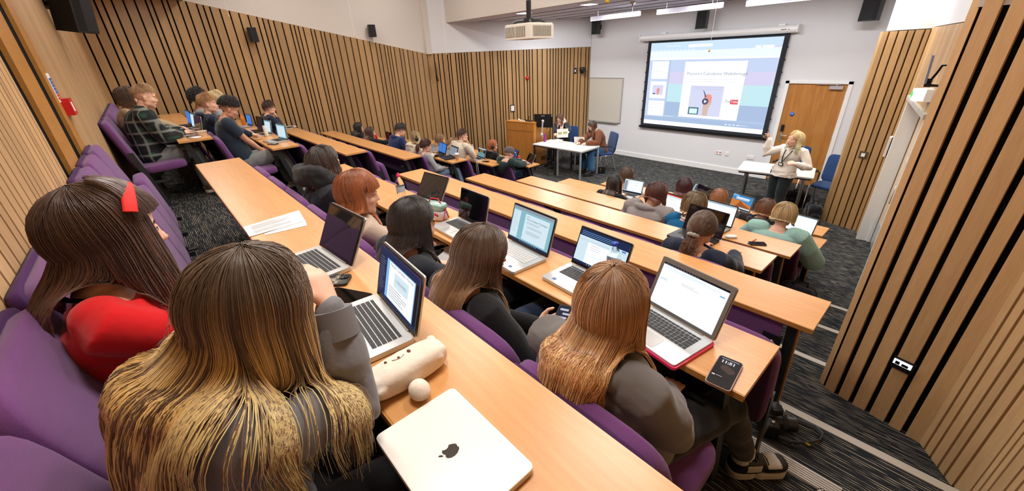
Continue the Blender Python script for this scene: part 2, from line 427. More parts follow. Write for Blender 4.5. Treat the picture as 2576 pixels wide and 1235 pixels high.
# front ceiling with faint tile joints
mat('ceiling_tile', (216, 212, 222), .8, spec=.2)
m_ = MB(); m_.box((XL, 7.1, 3.73), (1.4, 10.6, 3.80), 0)
struct(m_, 'ceiling', ['ceiling_tile'])
m_ = MB()
for yy in (7.7, 8.3, 8.9, 9.5, 10.1): m_.box((-9.9, yy, 3.722), (.4, yy + .012, 3.732), 0)
struct(m_, 'trim_30', 'dark_metal')
# front wall with the door opening
DX0, DX1, DZ = -2.81, -1.665, 2.135
m_ = MB(); m_.box((-8.3, YF, 0), (DX0, YF + .15, 3.8)); m_.box((DX1, YF, 0), (1.2, YF + .15, 3.8)); m_.box((DX0, YF, DZ), (DX1, YF + .15, 3.8))
struct(m_, 'wall_front', 'white_paint')
m_ = MB(); m_.box((-7.98, YF - .02, 0), (DX0, YF, .12)); m_.box((DX1, YF - .02, 0), (-.4, YF, .12)); struct(m_, 'baseboard_front', 'gloss_white')
m_ = MB(); m_.box((DX0 - .0, YF - .02, 0), (DX0 + .07, YF + .1, DZ)); m_.box((DX1 - .07, YF - .02, 0), (DX1, YF + .1, DZ)); m_.box((DX0, YF - .02, DZ - .05), (DX1, YF + .1, DZ))
struct(m_, 'trim_31', 'gloss_white')
dr = MB().box((DX0 + .075, YF + .01, .01), (DX1 - .075, YF + .055, DZ - .055)); dr = struct(dr, 'door_1', 'door_wood')
m_ = MB(); R = Matrix.Rotation(pi / 2, 3, 'X')
hx, hz = -2.66, 1.02
m_.box((hx - .022, YF - .0, hz - .14), (hx + .022, YF + .012, hz + .07), 0)
m_.box((hx - .028, YF - .025, hz + .09), (hx + .028, YF + .012, hz + .22), 1)
m_.tube([(hx, YF, hz), (hx, YF - .05, hz), (hx + .13, YF - .055, hz)], .011, 0, 8)
m_.build('door_handle', ['aluminium', 'black_plastic'], dr)
m_ = MB(); m_.box((-2.02, YF - .045, 1.99), (-1.80, YF + .012, 2.055), 0); m_.box((-2.25, YF - .03, 2.075), (-1.85, YF - .012, 2.095), 0); m_.tube([(-1.9, YF - .02, 2.06), (-1.95, YF - .02, 2.09)], .008, 0, 6)
m_.build('door_closer', ['silver'], dr)
m_ = MB(); mat('sign_blue', (20, 90, 190), .4)
m_.lathe([(.0, 0), (.045, 0), (.045, .004), (0, .004)], (-2.55, YF + .01, 1.47), 0, 24, R=Matrix.Rotation(pi / 2, 3, 'X'))
text(m_, 'Fire door', .016, _m((-2.583, YF + .004, 1.475), R), 1); text(m_, 'keep shut', .016, _m((-2.583, YF + .004, 1.455), R), 1)
m_.build('door_sign', ['sign_blue', 'paper'], dr)
m_ = MB()
for zz in (.25, 1.1, 1.9): m_.tube([(DX1 - .073, YF - .006, zz - .05), (DX1 - .073, YF - .006, zz + .05)], .008, 0, 8)
m_.build('hinge', ['silver'], dr)

# right side: slatted pier by the front, door recess, nearer slatted pier
def inward(a, b, flip=1):
    d = Vector((b[0] - a[0], b[1] - a[1])).normalized(); return (d.y * flip, -d.x * flip)
PA, PB = (-1.18, 8.35), (-.67, 8.20)
slat_wall('wall_right_front', PA, PB, 0, 2.95, [.045, .06, .06, .085], .02, .03, 'slat_wood', 21, inward(PA, PB), back=.05)
m_ = MB(); m_.prism([(-1.215, 8.36), (-1.18, 8.32), (-1.10, YF + .1), (-1.18, YF + .1)], 0, 2.95, 0); struct(m_, 'wall_right_front', 'slat_wood')
m_ = MB(); m_.prism([(-1.16, 8.38), (-.62, 8.22), (-.5, 8.3), (-.5, YF + .1), (-1.1, YF + .1)], 2.96, 3.8, 0); struct(m_, 'wall_right_front', 'warm_white')
S1 = [(-.67, 8.20), (-.60, 7.90), (-.30, 5.6), (-.06, 3.1)]
# side wall (runs back along the aisle) with its door
m_ = MB()
def sw(y): return -.60 + (7.94 - max(y, 5.6)) * .172 + (5.6 - min(y, 5.6)) * .03
slat_wall('wall_right', (-.66, 8.20), (-.60, 7.95), 0, 2.97, [.05, .07], .01, .012, 'slat_wood', 4, (-1, -.1))
slat_wall('wall_right', (sw(7.94), 7.94), (sw(5.6), 5.6), 2.15, 2.97, [.022, .03, .04], .011, .02, 'thin_slat', 23, (-.985, -.17))
slat_wall('wall_right', (sw(5.9), 5.9), (sw(5.6), 5.6), 0, 2.15, [.05, .07, .09], .02, .02, 'slat_wood', 24, (-.985, -.17))
slat_wall('wall_right', (sw(5.6), 5.6), (sw(3.05), 3.05), 0, 2.97, [.05, .07, .09], .02, .02, 'slat_wood', 25, (-1, -.03))
m_ = MB(); m_.prism([(sw(8.3), 8.3), (sw(5.6), 5.6), (sw(3.0), 3.0), (.45, 3.0), (.45, 8.3)], 2.98, HC); struct(m_, 'wall_right', 'white_paint')
u2 = Vector((.172, -1, 0)).normalized(); n2 = Vector((-1, -.172, 0)).normalized()
TD = Matrix.Translation((-.60, 7.94, 0)) @ R3(u2, n2, Vector((0, 0, 1))).to_4x4()
m_ = MB(); m_.box((0, -.03, 0), (.05, .022, 2.1), 1, TD); m_.box((.05, -.17, 0), (.13, .028, 2.1), 0, TD); m_.box((1.98, -.17, 0), (2.06, .028, 2.1), 0, TD); m_.box((.13, -.14, 0), (.16, -.10, 2.08), 0, TD)
struct(m_, 'trim_32', ['gloss_white', 'slat_light'])
m_ = MB(); m_.box((.04, -.17, 2.1), (2.06, .05, 2.15), 0, TD); struct(m_, 'trim_33', 'nosing')
mat('door_cream', (214, 188, 158), .5)
m_ = MB(); m_.box((.14, -.19, .005), (1.97, -.15, 2.1), 0, TD); d2 = struct(m_, 'door_2', ['door_cream'])
m_ = MB(); m_.box((.17, -.15, .01), (1.02, -.146, .40), 0, TD); m_.box((1.06, -.15, .01), (1.95, -.146, .40), 0, TD); m_.build('kick_plate', ['silver'], d2)
m_ = MB(); m_.box((.50, -.15, 1.30), (.66, -.144, 1.47), 0, TD); m_.box((.53, -.143, 1.35), (.63, -.142, 1.42), 1, TD); m_.build('door_sign', ['silver', 'gloss_white'], d2)
m_ = MB(); m_.box((.96, -.15, .85), (1.0, -.138, 1.15), 0, TD); m_.tube([TD @ Vector((.98, -.14, .88)), TD @ Vector((.98, -.09, .88)), TD @ Vector((.98, -.09, 1.12)), TD @ Vector((.98, -.14, 1.12))], .01, 0, 8); m_.build('door_handle', ['silver'], d2)
m_ = MB(); m_.box((1.038, -.152, .01), (1.044, -.147, 2.1), 0, TD); m_.build('door_gap', ['black_matt'], d2)
m_ = MB(); m_.prism([(sw(7.8) + .25, 7.94), (.45, 7.94), (.45, 5.8), (sw(5.8) + .25, 5.8)], 0, 2.98); struct(m_, 'wall_right', 'slat_backing')
# near pier
NA, NB = (-.11, 3.03), (.41, 2.91)
def zpan(s): return .3
slat_wall('wall_right_near', NA, NB, 0, 5.2, [.04, .058, .068, .076], .027, .028, 'slat_light', 33, inward(NA, NB), back=.06)
m_ = MB(); m_.prism([(-.145, 3.04), (-.115, 3.02), (-.08, 3.25), (-.11, 3.26)], 0, 5.2, 0); struct(m_, 'wall_right_near', 'slat_light')
NC = (.60, 2.62)
slat_wall('wall_right_near', NB, NC, 0, 5.2, [.04, .05], .014, .02, 'slat_light', 35, inward(NB, NC), back=.05)
slat_wall('wall_right_near', NC, (.78, -.42), 0, 5.2, [.05, .07, .09, .11], .02, .022, 'slat_light', 36, inward(NC, (.78, -.42)), back=.05)
# ------------------------------------------------------------------ seats
ORD = ['first', 'second', 'third', 'fourth', 'fifth', 'sixth', 'seventh', 'eighth', 'ninth']
def seat_proto(up, end):
    t = thing('auditorium_seat', '', 'seat')
    lean = Matrix.Rotation(radians(-19 if 0 else 19), 3, 'X')
    mb = MB()
    Tm = Matrix.Translation((0, .100, .675)) @ Matrix.Rotation(radians(15), 4, 'X')
    mb.pillow((.499, .068, .55), .34, 0, Tm, 28, 14)
    lbuild(mb, 'backrest', 'purple', t)
    mb = MB(); mb.pillow((.47, .03, .54), .15, 0, Matrix.Translation((0, .068, .68)) @ Matrix.Rotation(radians(15), 4, 'X'), 16, 8)
    lbuild(mb, 'back_panel', 'purple_dark', t)
    mb = MB()
    if up: Tm = Matrix.Translation((0, .235, .50)) @ Matrix.Rotation(radians(101), 4, 'X')
    else: Tm = Matrix.Translation((0, .38, .42)) @ Matrix.Rotation(radians(3), 4, 'X')
    mb.pillow((.46, .43, .09), .36, 0, Tm, 28, 12)
    sp = lbuild(mb, 'seat_pad', 'purple', t)
    for sx in ((-.245, .245) if end else (.245,)):
        mb = MB()
        mb.prism([(.10, .62), (.155, .62), (.30, 0), (.24, 0)], sx - .006, sx + .006, 0, R3(Vector((0, 1, 0)), Vector((0, 0, 1)), Vector((1, 0, 0))).to_4x4())
        mb.box((sx - .03, .16, 0), (sx + .03, .36, .012), 0)
        mb.box((sx - .008, .19, .27), (sx + .008, .34, .30), 0)
        lbuild(mb, 'frame', 'dark_metal', t)
    return t
people_seats = {}     # (block, row) -> set of occupied seat numbers
occ = {('L', 6): {0, 1}, ('L', 5): {0, 1, 2, 3}, ('L', 4): {6}, ('L', 2): {0, 1, 2, 5, 6}, ('L', 1): {0, 1, 2}, ('L', 0): {0, 1},
       ('C', 6): {1, 2, 3}, ('C', 5): {0, 1, 2, 4, 5}, ('C', 3): {0}, ('C', 2): {1, 2}, ('C', 1): {0, 4}, ('C', 0): {1, 2, 3, 5}}
protos = {}
def block_seats(bl, k):
    if bl == 'L': return [(-6.43 if k else -6.16) - .5 * i for i in range(8)]
    x1 = {6: .1, 5: -.2, 4: -.2, 3: -.7, 2: -.7, 1: -.7, 0: -.8}[k]
    return [x1 - .25 - .5 * i for i in range(int((x1 + 4.45) / .5 + .05))]
for bl in 'LC':
    for k in range(7):
        xs = block_seats(bl, k)
        for i, x in enumerate(xs):
            up = i not in occ.get((bl, k), set())
            key = (up, i in (0, len(xs) - 1))
            nm = 'left-hand' if bl == 'L' else 'central'
            lab = 'purple %s seat in %s row, %s from %s end of the %s block' % ('tipped-up' if up else 'occupied', 'front' if k == 0 else ROWN[k], ORD[i], 'aisle' if bl == 'L' else 'right', nm)
            loc = (x, Y(k) - .585 if k > 0 else Y(0) - .50, T(k))
            if key not in protos:
                t = seat_proto(*key); t['label'] = lab; t['group'] = 'purple auditorium seats'; t.location = loc; protos[key] = t
            else: t = dup(protos[key], loc, 0, lab, 'purple auditorium seats')
            t.scale = (1, 1, 1.075) if k == 6 else (1, 1, .87) if k == 0 else (1, 1, 1)
# ------------------------------------------------------------------ benches (desk tops on slanted standards)
def bench(x0, x1, k, label):
    y0 = Y(k); z = D(k); t = thing('bench_desk', label, 'desk', (x0, y0, T(k) if k else 0), 0, 'beech bench desks')
    zb = T(k - 1) - T(k) if k else 0; zt = .72
    L = x1 - x0; mb = MB()
    mb.box((0, 0.004, zt - .024), (L, DEP, zt), 0)
    mb.box((0, -.002, zt - .026), (L, .006, zt - .001), 1)
    lbuild(mb, 'desktop', ['beech', 'beech_edge'], t)
    TT = R3(Vector((0, 1, 0)), Vector((0, 0, 1)), Vector((1, 0, 0))).to_4x4()
    n = max(2, int(round(L / 1.5)) + 1)
    for i in range(n):
        xx = .05 + (L - .16) * i / (n - 1); mb = MB()
        mb.prism([(.035, zt - .026), (.095, zt - .026), (.33, zb), (.26, zb)], xx, xx + .045, 0, TT)
        if i == n - 1 and x0 > -5 and k < 5: mb.prism([(.05, zt - .026), (.085, zt - .026), (.315, zb), (.28, zb)], xx + .045, xx + .052, 1, TT)
        mb.prism([(.04, zt - .04), (.04, zt - .026), (.32, zt - .026), (.32, zt - .04)], xx, xx + .05, 0, TT)
        lbuild(mb, 'leg', ['dark_metal', 'beech_edge'], t)
    mb = MB(); pp = [(.018, zt - .028), (.030, zt - .028), (.075, .33), (.063, .33)] if (x0 > -5 and k in (1, 2, 3, 4)) else [(.175, zt - .03), (.19, zt - .03), (.33, .28), (.315, .28)]
    mb.prism(pp, .12, L - .125, 0, TT)
    lbuild(mb, 'modesty_panel', 'purple' if x0 > -5 and k < 5 else 'purple_dark', t)
    mb = MB()
    mb.box((L - .20, .012, zt - .27), (L - .115, .05, zt - .13), 0); mb.lathe([(0, 0), (.008, .0), (.008, .006), (0, .006)], (L - .15, .012, zt - .16), 1, 10, R=Matrix.Rotation(pi / 2, 3, 'X')); mb.lathe([(0, 0), (.008, .0), (.008, .006), (0, .006)], (L - .15, .012, zt - .23), 1, 10, R=Matrix.Rotation(pi / 2, 3, 'X'))
    lbuild(mb, 'bracket', ['black_plastic', 'chrome'], t)
XR = {6: .12, 5: -.21, 4: -.19, 3: -.68, 2: -.70, 1: -.64, 0: -.75}
for k in range(7):
    bench(-10.45, -6.18 if k else -5.9, k, 'beech bench desk of the %s row on the left, beyond the aisle' % ROWN[k])
    xl = -4.5 if k > 3 else -4.42 if k else -4.05
    if k in (2, 3):
        bench(xl, -2.803, k, 'beech bench desk left of the joint in the %s row, centre block' % ROWN[k])
        bench(-2.799, XR[k], k, 'beech bench desk right of the joint in the %s row, centre block' % ROWN[k])
    else: bench(xl, XR[k], k, 'long beech bench desk of the %s row in the centre block' % ROWN[k])

# ------------------------------------------------------------------ front fittings
RXf = Matrix.Rotation(pi / 2, 3, 'X')     # text/relief facing -Y
t = thing('whiteboard', 'blank grey-framed whiteboard on the front wall left of the projection screen', 'whiteboard', (-7.42, YF, .93))
m_ = MB(); m_.box((-7.985, YF - .02, .93), (-6.83, YF - .004, 2.14), 0); m_.build('board', mat('board_white', (206, 202, 190), .3), t)
m_ = MB()
for lo, hi in (((-8.0, .915), (-6.815, .935)), ((-8.0, 2.135), (-6.815, 2.155)), ((-8.0, .935), (-7.98, 2.135)), ((-6.835, .935), (-6.815, 2.135))): m_.box((lo[0], YF - .03, lo[1]), (hi[0], YF - .001, hi[1]), 0)
m_.box((-7.9, YF - .06, .90), (-6.9, YF - .02, .915), 0); m_.build('frame', 'silver', t)
# projection screen
YS = YF - .10
t = thing('projection_screen', 'pull-down projection screen with black border showing a slide', 'screen', (-4.5, YF, .8))
m_ = MB(); m_.tube([(-6.33, YS, 3.11), (-2.79, YS, 3.11)], .075, 0, 20); m_.box((-6.335, YS - .08, 3.04), (-6.32, YF, 3.19), 0); m_.box((-2.80, YS - .08, 3.04), (-2.785, YF, 3.19), 0)
for xx in (-5.7, -3.1): m_.box((xx - .06, YS - .01, 3.18), (xx + .06, YF, 3.21), 0)
m_.box((-3.08, YS - .078, 3.10), (-2.98, YS - .074, 3.112), 1); m_.ball((-2.94, YS - .072, 3.106), .01, 2)
m_.build('housing', ['gloss_white', 'ink', 'red_plastic'], t)
sy = YS + .045
m_ = MB(); m_.box((-6.12, sy, .93), (-2.92, sy + .004, 3.04), 0); m_.build('border', mat('screen_border', (34, 38, 46), .8), t)
m_ = MB(); m_.box((-6.16, sy - .012, .885), (-2.88, sy + .016, .935), 0)
m_.build('weight_bar', 'black_plastic', t)
for i in range(8):
    for xx in (-6.125, -2.915): MB().cbox((xx, sy, 1.1 + i * .24), (.02, .012, .03), 0).build('tension_tab', 'black_plastic', t)
# projected picture: white matter that gives off light
SC = 1.14
pal = {'w': emis('scr_white', (250, 252, 255), SC * 1.0), 'bar': emis('scr_bar', (196, 218, 240), SC), 'blue': emis('scr_blue', (190, 204, 232), SC), 'lil': emis('scr_lilac', (206, 202, 230), SC),
       'gr': emis('scr_green', (188, 222, 230), SC), 'dk': emis('scr_ink', (128, 142, 168), SC), 'ph': emis('scr_photo', (206, 208, 232), SC), 'sk': emis('scr_skin', (222, 150, 140), SC),
       'sd': emis('scr_dark', (84, 88, 110), SC), 'rd': emis('scr_red', (214, 84, 96), SC), 'sk2': emis('scr_skin_low', (206, 178, 168), SC), 'g2': emis('scr_phone', (70, 110, 112), SC), 'pw': emis('scr_pane', (210, 246, 250), SC), 'p3': emis('scr_low', (164, 184, 214), SC), 'rib': emis('scr_ribbon', (228, 240, 252), SC)}
keys = list(pal); pm = [pal[k] for k in keys]; KI = {k: i for i, k in enumerate(keys)}
W0, W1, Z0, Z1 = -6.03, -3.02, 1.0, 2.985
m_ = MB(); lay = [0]
def su(u): return W0 + (W1 - W0) * u
def sv(v): return Z0 + (Z1 - Z0) * v
def srect(u0, v0, u1, v1, c, d=0):
    m_.quad((su(u0), sy - .001 - d * .0006, sv(v0)), (su(u1), sy - .001 - d * .0006, sv(v0)), (su(u1), sy - .001 - d * .0006, sv(v1)), (su(u0), sy - .001 - d * .0006, sv(v1)), KI[c])
def stext(s, u, v, size, c, d=3, shear=0, bold=0):
    text(m_, s, size, _m((su(u), sy - .001 - d * .0006, sv(v)), RXf), KI[c], shear=shear, bold=bold)
srect(0, 0, 1, 1, 'blue'); srect(0, .93, 1, 1, 'bar', 1); srect(0, .90, 1, .93, 'bar', 1); srect(0, .82, 1, .90, 'rib', 1); srect(.05, .80, 1, .82, 'w', 1)
srect(0, .80, .05, .82, 'w', 1); srect(0, 0, 1, .052, 'w', 2); srect(0, .052, 1, .105, 'p3', 1); srect(0, .105, 1, .13, 'blue', 1)
srect(.195, .105, 1, .30, 'p3', 1); srect(.195, .30, 1, .52, 'gr', 1); srect(.195, .52, 1, .66, 'lil', 1); srect(.195, .66, 1, .80, 'blue', 1)
srect(.19, .105, .197, .8, 'p3', 2)
for v0, v1 in ((.575, .785), (.335, .545), (.115, .305)): srect(.03, v0, .18, v1, 'w', 2)
srect(.055, .38, .155, .50, 'ph', 3); m_.prism([(su(.10), sv(.38)), (su(.115), sv(.38)), (su(.125), sv(.44)), (su(.115), sv(.47)), (su(.095), sv(.45))], -.004, -.003, KI['sk'], Matrix(((1, 0, 0, 0), (0, 0, 1, sy), (0, 1, 0, 0), (0, 0, 0, 1))))
srect(.06, .385, .085, .40, 'g2', 4)
for i in range(3): srect(.045, .73 - i * .06, .13, .732 - i * .06, 'dk', 3); srect(.045, .25 - i * .04, .12, .252 - i * .04, 'dk', 3)
srect(.325, .125, .80, .775, 'w', 3)
stext('SUMMARY', .35, .70, .035, 'bar', 4); stext("Pearson's Calculation Walkthrough", .35, .625, .098, 'dk', 4, .0)
for i in range(2): srect(.35, .575 - .03 * i, .74, .579 - .03 * i, 'ph', 4)
srect(.40, .155, .665, .505, 'ph', 4)
for i in range(11): srect(.415, .485 - i * .022, .655, .4865 - i * .022, 'dk' if i < 2 else 'blue', 5)
for i in range(7): srect(.43 + i * .034, .25, .431 + i * .034, .48, 'blue', 5)
TT2 = Matrix(((1, 0, 0, 0), (0, 0, -1, sy), (0, 1, 0, 0), (0, 0, 0, 1)))
def spoly(pts, c, d): m_.add([(su(u), sy - .001 - d * .0006, sv(v)) for u, v in pts], [tuple(range(len(pts)))], KI[c])
spoly([(.525, .155), (.565, .155), (.57, .25), (.585, .31), (.583, .38), (.572, .405), (.54, .41), (.523, .385), (.515, .34), (.522, .28)], 'sk2', 6)
spoly([(.522, .28), (.583, .32), (.583, .38), (.572, .405), (.54, .41), (.523, .385), (.515, .34)], 'sk', 7)
spoly([(.505, .455), (.512, .45), (.54, .38), (.53, .37)], 'sd', 8)
cu, cvv = .535, .325
spoly([(cu + .026 * cos(a * pi / 12), cvv + .038 * sin(a * pi / 12)) for a in range(24)], 'sd', 9)
spoly([(cu - .008, cvv - .018), (cu + .014, cvv), (cu - .008, cvv + .018)], 'w', 10)
srect(.405, .165, .49, .25, 'g2', 6); srect(.415, .175, .48, .235, 'pw', 7)
stext('You', .688, .325, .085, 'sd', 4); srect(.728, .308, .785, .36, 'rd', 4); stext('Tube', .732, .325, .075, 'w', 6)
srect(.33, .935, .52, .965, 'w', 3)
for i in range(11): srect(.015 + i * .035, .905, .035 + i * .035, .911, 'w', 3)
srect(.83, .90, .865, .925, 'w', 3); srect(.875, .90, .95, .925, 'w', 3); srect(.96, .90, .995, .925, 'ph', 3)
for i in range(5): srect(.14 + i * .02, .02, .15 + i * .02, .035, 'bar', 4)
for i in range(4): srect(.72 + i * .03, .07, .735 + i * .03, .08, 'w', 4)
srect(.82, .074, .89, .0765, 'w', 4); stext('Click to add notes', .20, .115, .03, 'w', 4); stext('BPA Pearson walkthrough', .14, .952, .035, 'w', 4)
m_.build('picture', pm, t)
# sockets on the front wall
mat('socket_white', (232, 232, 230), .35)
def socket(x, z, w, label, red=False):
    t = thing('wall_socket', label, 'socket', (x, YF, z))
    m_ = MB(); m_.box((x - w / 2, YF - .012, z - .043), (x + w / 2, YF - .001, z + .043), 0); m_.build('plate', 'socket_white', t)
    m_ = MB()
    for s in ((-.25, .25) if w > .1 else (0,)):
        m_.box((x + s * w - .012, YF - .017, z + .0), (x + s * w + .012, YF - .011, z + .028), 1 if red else 0)
        for q in (-.012, .012): m_.box((x + s * w + q - .003, YF - .0135, z - .03), (x + s * w + q + .003, YF - .0125, z - .02), 2)
    m_.build('switches', ['socket_white', 'red_plastic', 'ink'], t)
for px, py, w, lb, rd in ((1808, 384, .15, 'white double socket with red switches on front wall', True), (1829, 387, .09, 'small single white socket plate on front wall', False), (1888, 396, .15, 'plain white double socket nearest the teacher on front wall', False)):
    q = ony((px, py), YF); socket(q.x, q.z, w, lb, rd)
# loudspeakers
def speaker(c, yaw, size, label, pitch=0, arm=True):
    t = thing('loudspeaker', label, 'speaker', c, 0, 'black wall speakers')
    Tm = Matrix.Translation(c) @ Matrix.Rotation(yaw, 4, 'Z') @ Matrix.Rotation(pitch, 4, 'X')
    w, d, h = size; m_ = MB()
    m_.prism([(-w / 2, -d * .35), (-w * .3, -d / 2), (w * .3, -d / 2), (w / 2, -d * .35), (w * .36, d / 2), (-w * .36, d / 2)], -h / 2, h / 2, 0, Tm); m_.build('cabinet', 'black_plastic', t)
    m_ = MB(); m_.prism([(-w * .46, -d * .38), (-w * .28, -d / 2 - .008), (w * .28, -d / 2 - .008), (w * .46, -d * .38)], -h * .46, h * .46, 0, Tm); m_.build('grille', 'grille', t)
    if arm:
        m_ = MB(); m_.tube([Tm @ Vector((0, d * .4, 0)), Tm @ Vector((0, d * .5 + .08, 0))], .02, 0, 8); m_.cbox((0, d * .5 + .08, 0), (.08, .02, .12), 0, Tm); m_.build('bracket', 'black_plastic', t)
for px, y, s, lb in (((1500, 68), 10.1, (.22, .2, .36), 'black speaker high in the front wall left corner'), ((1768, 50), 10.12, (.24, .2, .36), 'black speaker on the front wall above the projection screen'), ((2197, 18), 10.05, (.28, .24, .42), 'black speaker on front wall above the right-hand door')):
    q = ony(px, y); speaker(q, 0 if px[0] != 2197 else -.25, s, lb)
q = onx((635, 88), XL + .16); speaker(q, pi / 2, (.17, .16, .27), 'black speaker fixed low down on the left slatted wall')
q = onx((935, 78), XL + .14); speaker(q, pi / 2, (.17, .16, .27), 'black speaker on the white wall above left slats')
q = Vector((-6.9, -.22, 3.42)); q = ony((172, 14), -.22); speaker(Vector((q.x, -.2, q.z)), radians(150), (.30, .26, .50), 'large black speaker hanging at the back wall, top left', .15)
# pull cords
for i, (px0, px1, dd, axis) in enumerate((((564, 0), (577, 43), 2.2, 'y'), ((879, 0), (893, 93), 3.6, 'y'), ((1116, 0), (1124, 137), 6.3, 'y'), ((1792, 0), (1784, 130), 6.2, 'y'))):
    a = ony(px1, dd) if i else onx(px1, -9.6); top = a.copy(); top.z = HC if dd < 7 else 3.73
    t = thing('pull_cord', ['thin white pull cord with pale toggle hanging leftmost', 'thin white pull cord hanging near the left wall speaker', 'thin white pull cord hanging by the corner column', 'light pull cord hanging before the projection screen'][i], 'cord', top)
    m_ = MB(); m_.tube([top, a + Vector((0, 0, .03))], .0022, 0, 5); m_.build('cord', 'paper', t)
    m_ = MB(); m_.lathe([(.002, .05), (.006, .045), (.014, .012), (.014, 0), (.004, -.005)], a, 0, 12); m_.build('toggle', mat('cord_toggle', (214, 190, 140), .5), t)
# projector
pc = (onz((1331, 70), 3.05)); pc = Vector((-4.35, 4.35, 3.06)); q = ray((1331, 78)); tt = 6.15 / sqrt(q[0] ** 2 + q[1] ** 2); pc = Vector((q[0] * tt, q[1] * tt, CAMZ + q[2] * tt))
t = thing('projector', 'white projector hanging from the ceiling on a pole', 'projector', (pc.x, pc.y, pc.z + .2))
yawp = radians(0); Tm = Matrix.Translation(pc) @ Matrix.Rotation(yawp, 4, 'Z')
m_ = MB(); m_.rbox((.52, .46), .03, -.10, .07, 0, Tm); m_.rbox((.50, .44), .03, .07, .085, 0, Tm); m_.build('body', mat('projector_white', (232, 226, 214), .4), t)
m_ = MB(); mat('vent_grey', (104, 98, 78), .8)
for x0, x1 in ((-.235, -.05), (-.03, .16)): 
    m_.box((x0, -.234, -.07), (x1, -.228, .05), 0, Tm)
    for i in range(11): m_.box((x0 + .006 + i * (x1 - x0) / 11, -.237, -.07), (x0 + .011 + i * (x1 - x0) / 11, -.23, .05), 1, Tm)
for y0, y1 in ((-.18, .16),):
    m_.box((.258, y0, -.07), (.264, y1, .05), 0, Tm)
    for i in range(16): m_.box((.26, y0 + .005 + i * (y1 - y0) / 16, -.07), (.267, y0 + .011 + i * (y1 - y0) / 16, .05), 1, Tm)
m_.build('vents', ['vent_grey', 'projector_white'], t)
m_ = MB(); m_.cbox((0, 0, .12), (.10, .10, .06), 0, Tm)
for sx, sy2 in ((1, 1), (1, -1), (-1, 1), (-1, -1)): m_.tube([Tm @ Vector((0, 0, .12)), Tm @ Vector((sx * .13, sy2 * .1, .12)), Tm @ Vector((sx * .19, sy2 * .15, .085))], .016, 0, 6)
m_.tube([Tm @ Vector((0, 0, .12)), Tm @ Vector((0, 0, .36))], .035, 0, 12); m_.build('bracket', 'black_plastic', t)
m_ = MB(); m_.tube([Tm @ Vector((0, 0, .34)), Vector((pc.x, pc.y, HC))], .025, 0, 12); m_.build('pole', 'chrome', t)
m_ = MB(); m_.lathe([(.05, 0), (.05, .04), (.035, .04), (.03, .01), (0, .01)], (pc.x - .12, pc.y + .232, pc.z), 0, 16, R=Matrix.Rotation(-pi / 2, 3, 'X')); m_.build('lens', 'black_plastic', t)
# linear pendants over the front
mat('pendant_body', (186, 184, 196), .6)
tube_e = emis('lamp_strip', (255, 250, 240), 4)
for i, (a, b, z) in enumerate((((1487, 52), (1610, 40), 3.50), ((1653, 38), (1818, 17), 3.46), ((1877, 17), (2055, -4), 3.40))):
    A = onz(a, z); B = onz(b, z); B.y = A.y = (A.y + B.y) / 2
    # keep to one line across the room
    A = ony(a, 8.55); B = ony(b, 8.55); zz = (A.z + B.z) / 2
    t = thing('linear_pendant', ['leftmost slim linear lamp hung below the front ceiling', 'middle slim linear lamp hung below the front ceiling', 'rightmost slim linear lamp hung below the front ceiling'][i], 'light', (A.x, A.y, 3.73), 0, 'linear pendant lamps')
    m_ = MB(); m_.box((A.x, A.y - .03, zz), (B.x, A.y + .03, zz + .085), 0); m_.build('housing', 'pendant_body', t)
    m_ = MB(); m_.box((A.x + .01, A.y - .029, zz - .006), (B.x - .01, A.y - .012, zz), 0); m_.build('diffuser', tube_e, t)
    m_ = MB()
    for s in (.15, .85): x = A.x + (B.x - A.x) * s; m_.tube([(x, A.y, zz + .08), (x, A.y, 3.73)], .002, 0, 5)
    m_.build('wire', 'silver', t)
# downlights and smoke detector in the front ceiling
for i, p in enumerate(((1318, 33), (1482, 11))):
    q = onz(p, 3.725); t = thing('downlight', ['small square recessed downlight beyond the projector', 'recessed downlight right of the bulkhead edge'][i], 'light', q)
    m_ = MB(); m_.cbox(q, (.30, .30, .008), 0); m_.build('trim_ring', 'gloss_white', t)
    m_ = MB(); m_.cbox(q + Vector((0, 0, -.006)), (.25, .25, .006), 0); m_.build('lamp', tube_e, t)
q = onz((1592, 8), 3.70); t = thing('smoke_detector', 'round smoke detector on the front ceiling', 'detector', q)
m_ = MB(); m_.lathe([(.0, .03), (.055, .03), (.05, .0), (.03, -.015), (.028, -.03), (0, -.032)], q, 0, 20); m_.build('body', mat('detector_body', (196, 186, 172), .5), t)
m_ = MB(); m_.lathe([(.0, -.034), (.016, -.032), (.016, -.045), (0, -.048)], q, 0, 12); m_.build('sensor', 'black_plastic', t)
q = onz((1528, 2), 3.68); t = tag(MB().lathe([(0, .05), (.03, .05), (.04, .02), (.03, -.03), (0, -.035)], q, 0, 16).build('warning_beacon', mat('beacon_yellow', (240, 190, 30), .3)), 'small yellow beacon under the front ceiling', 'beacon')
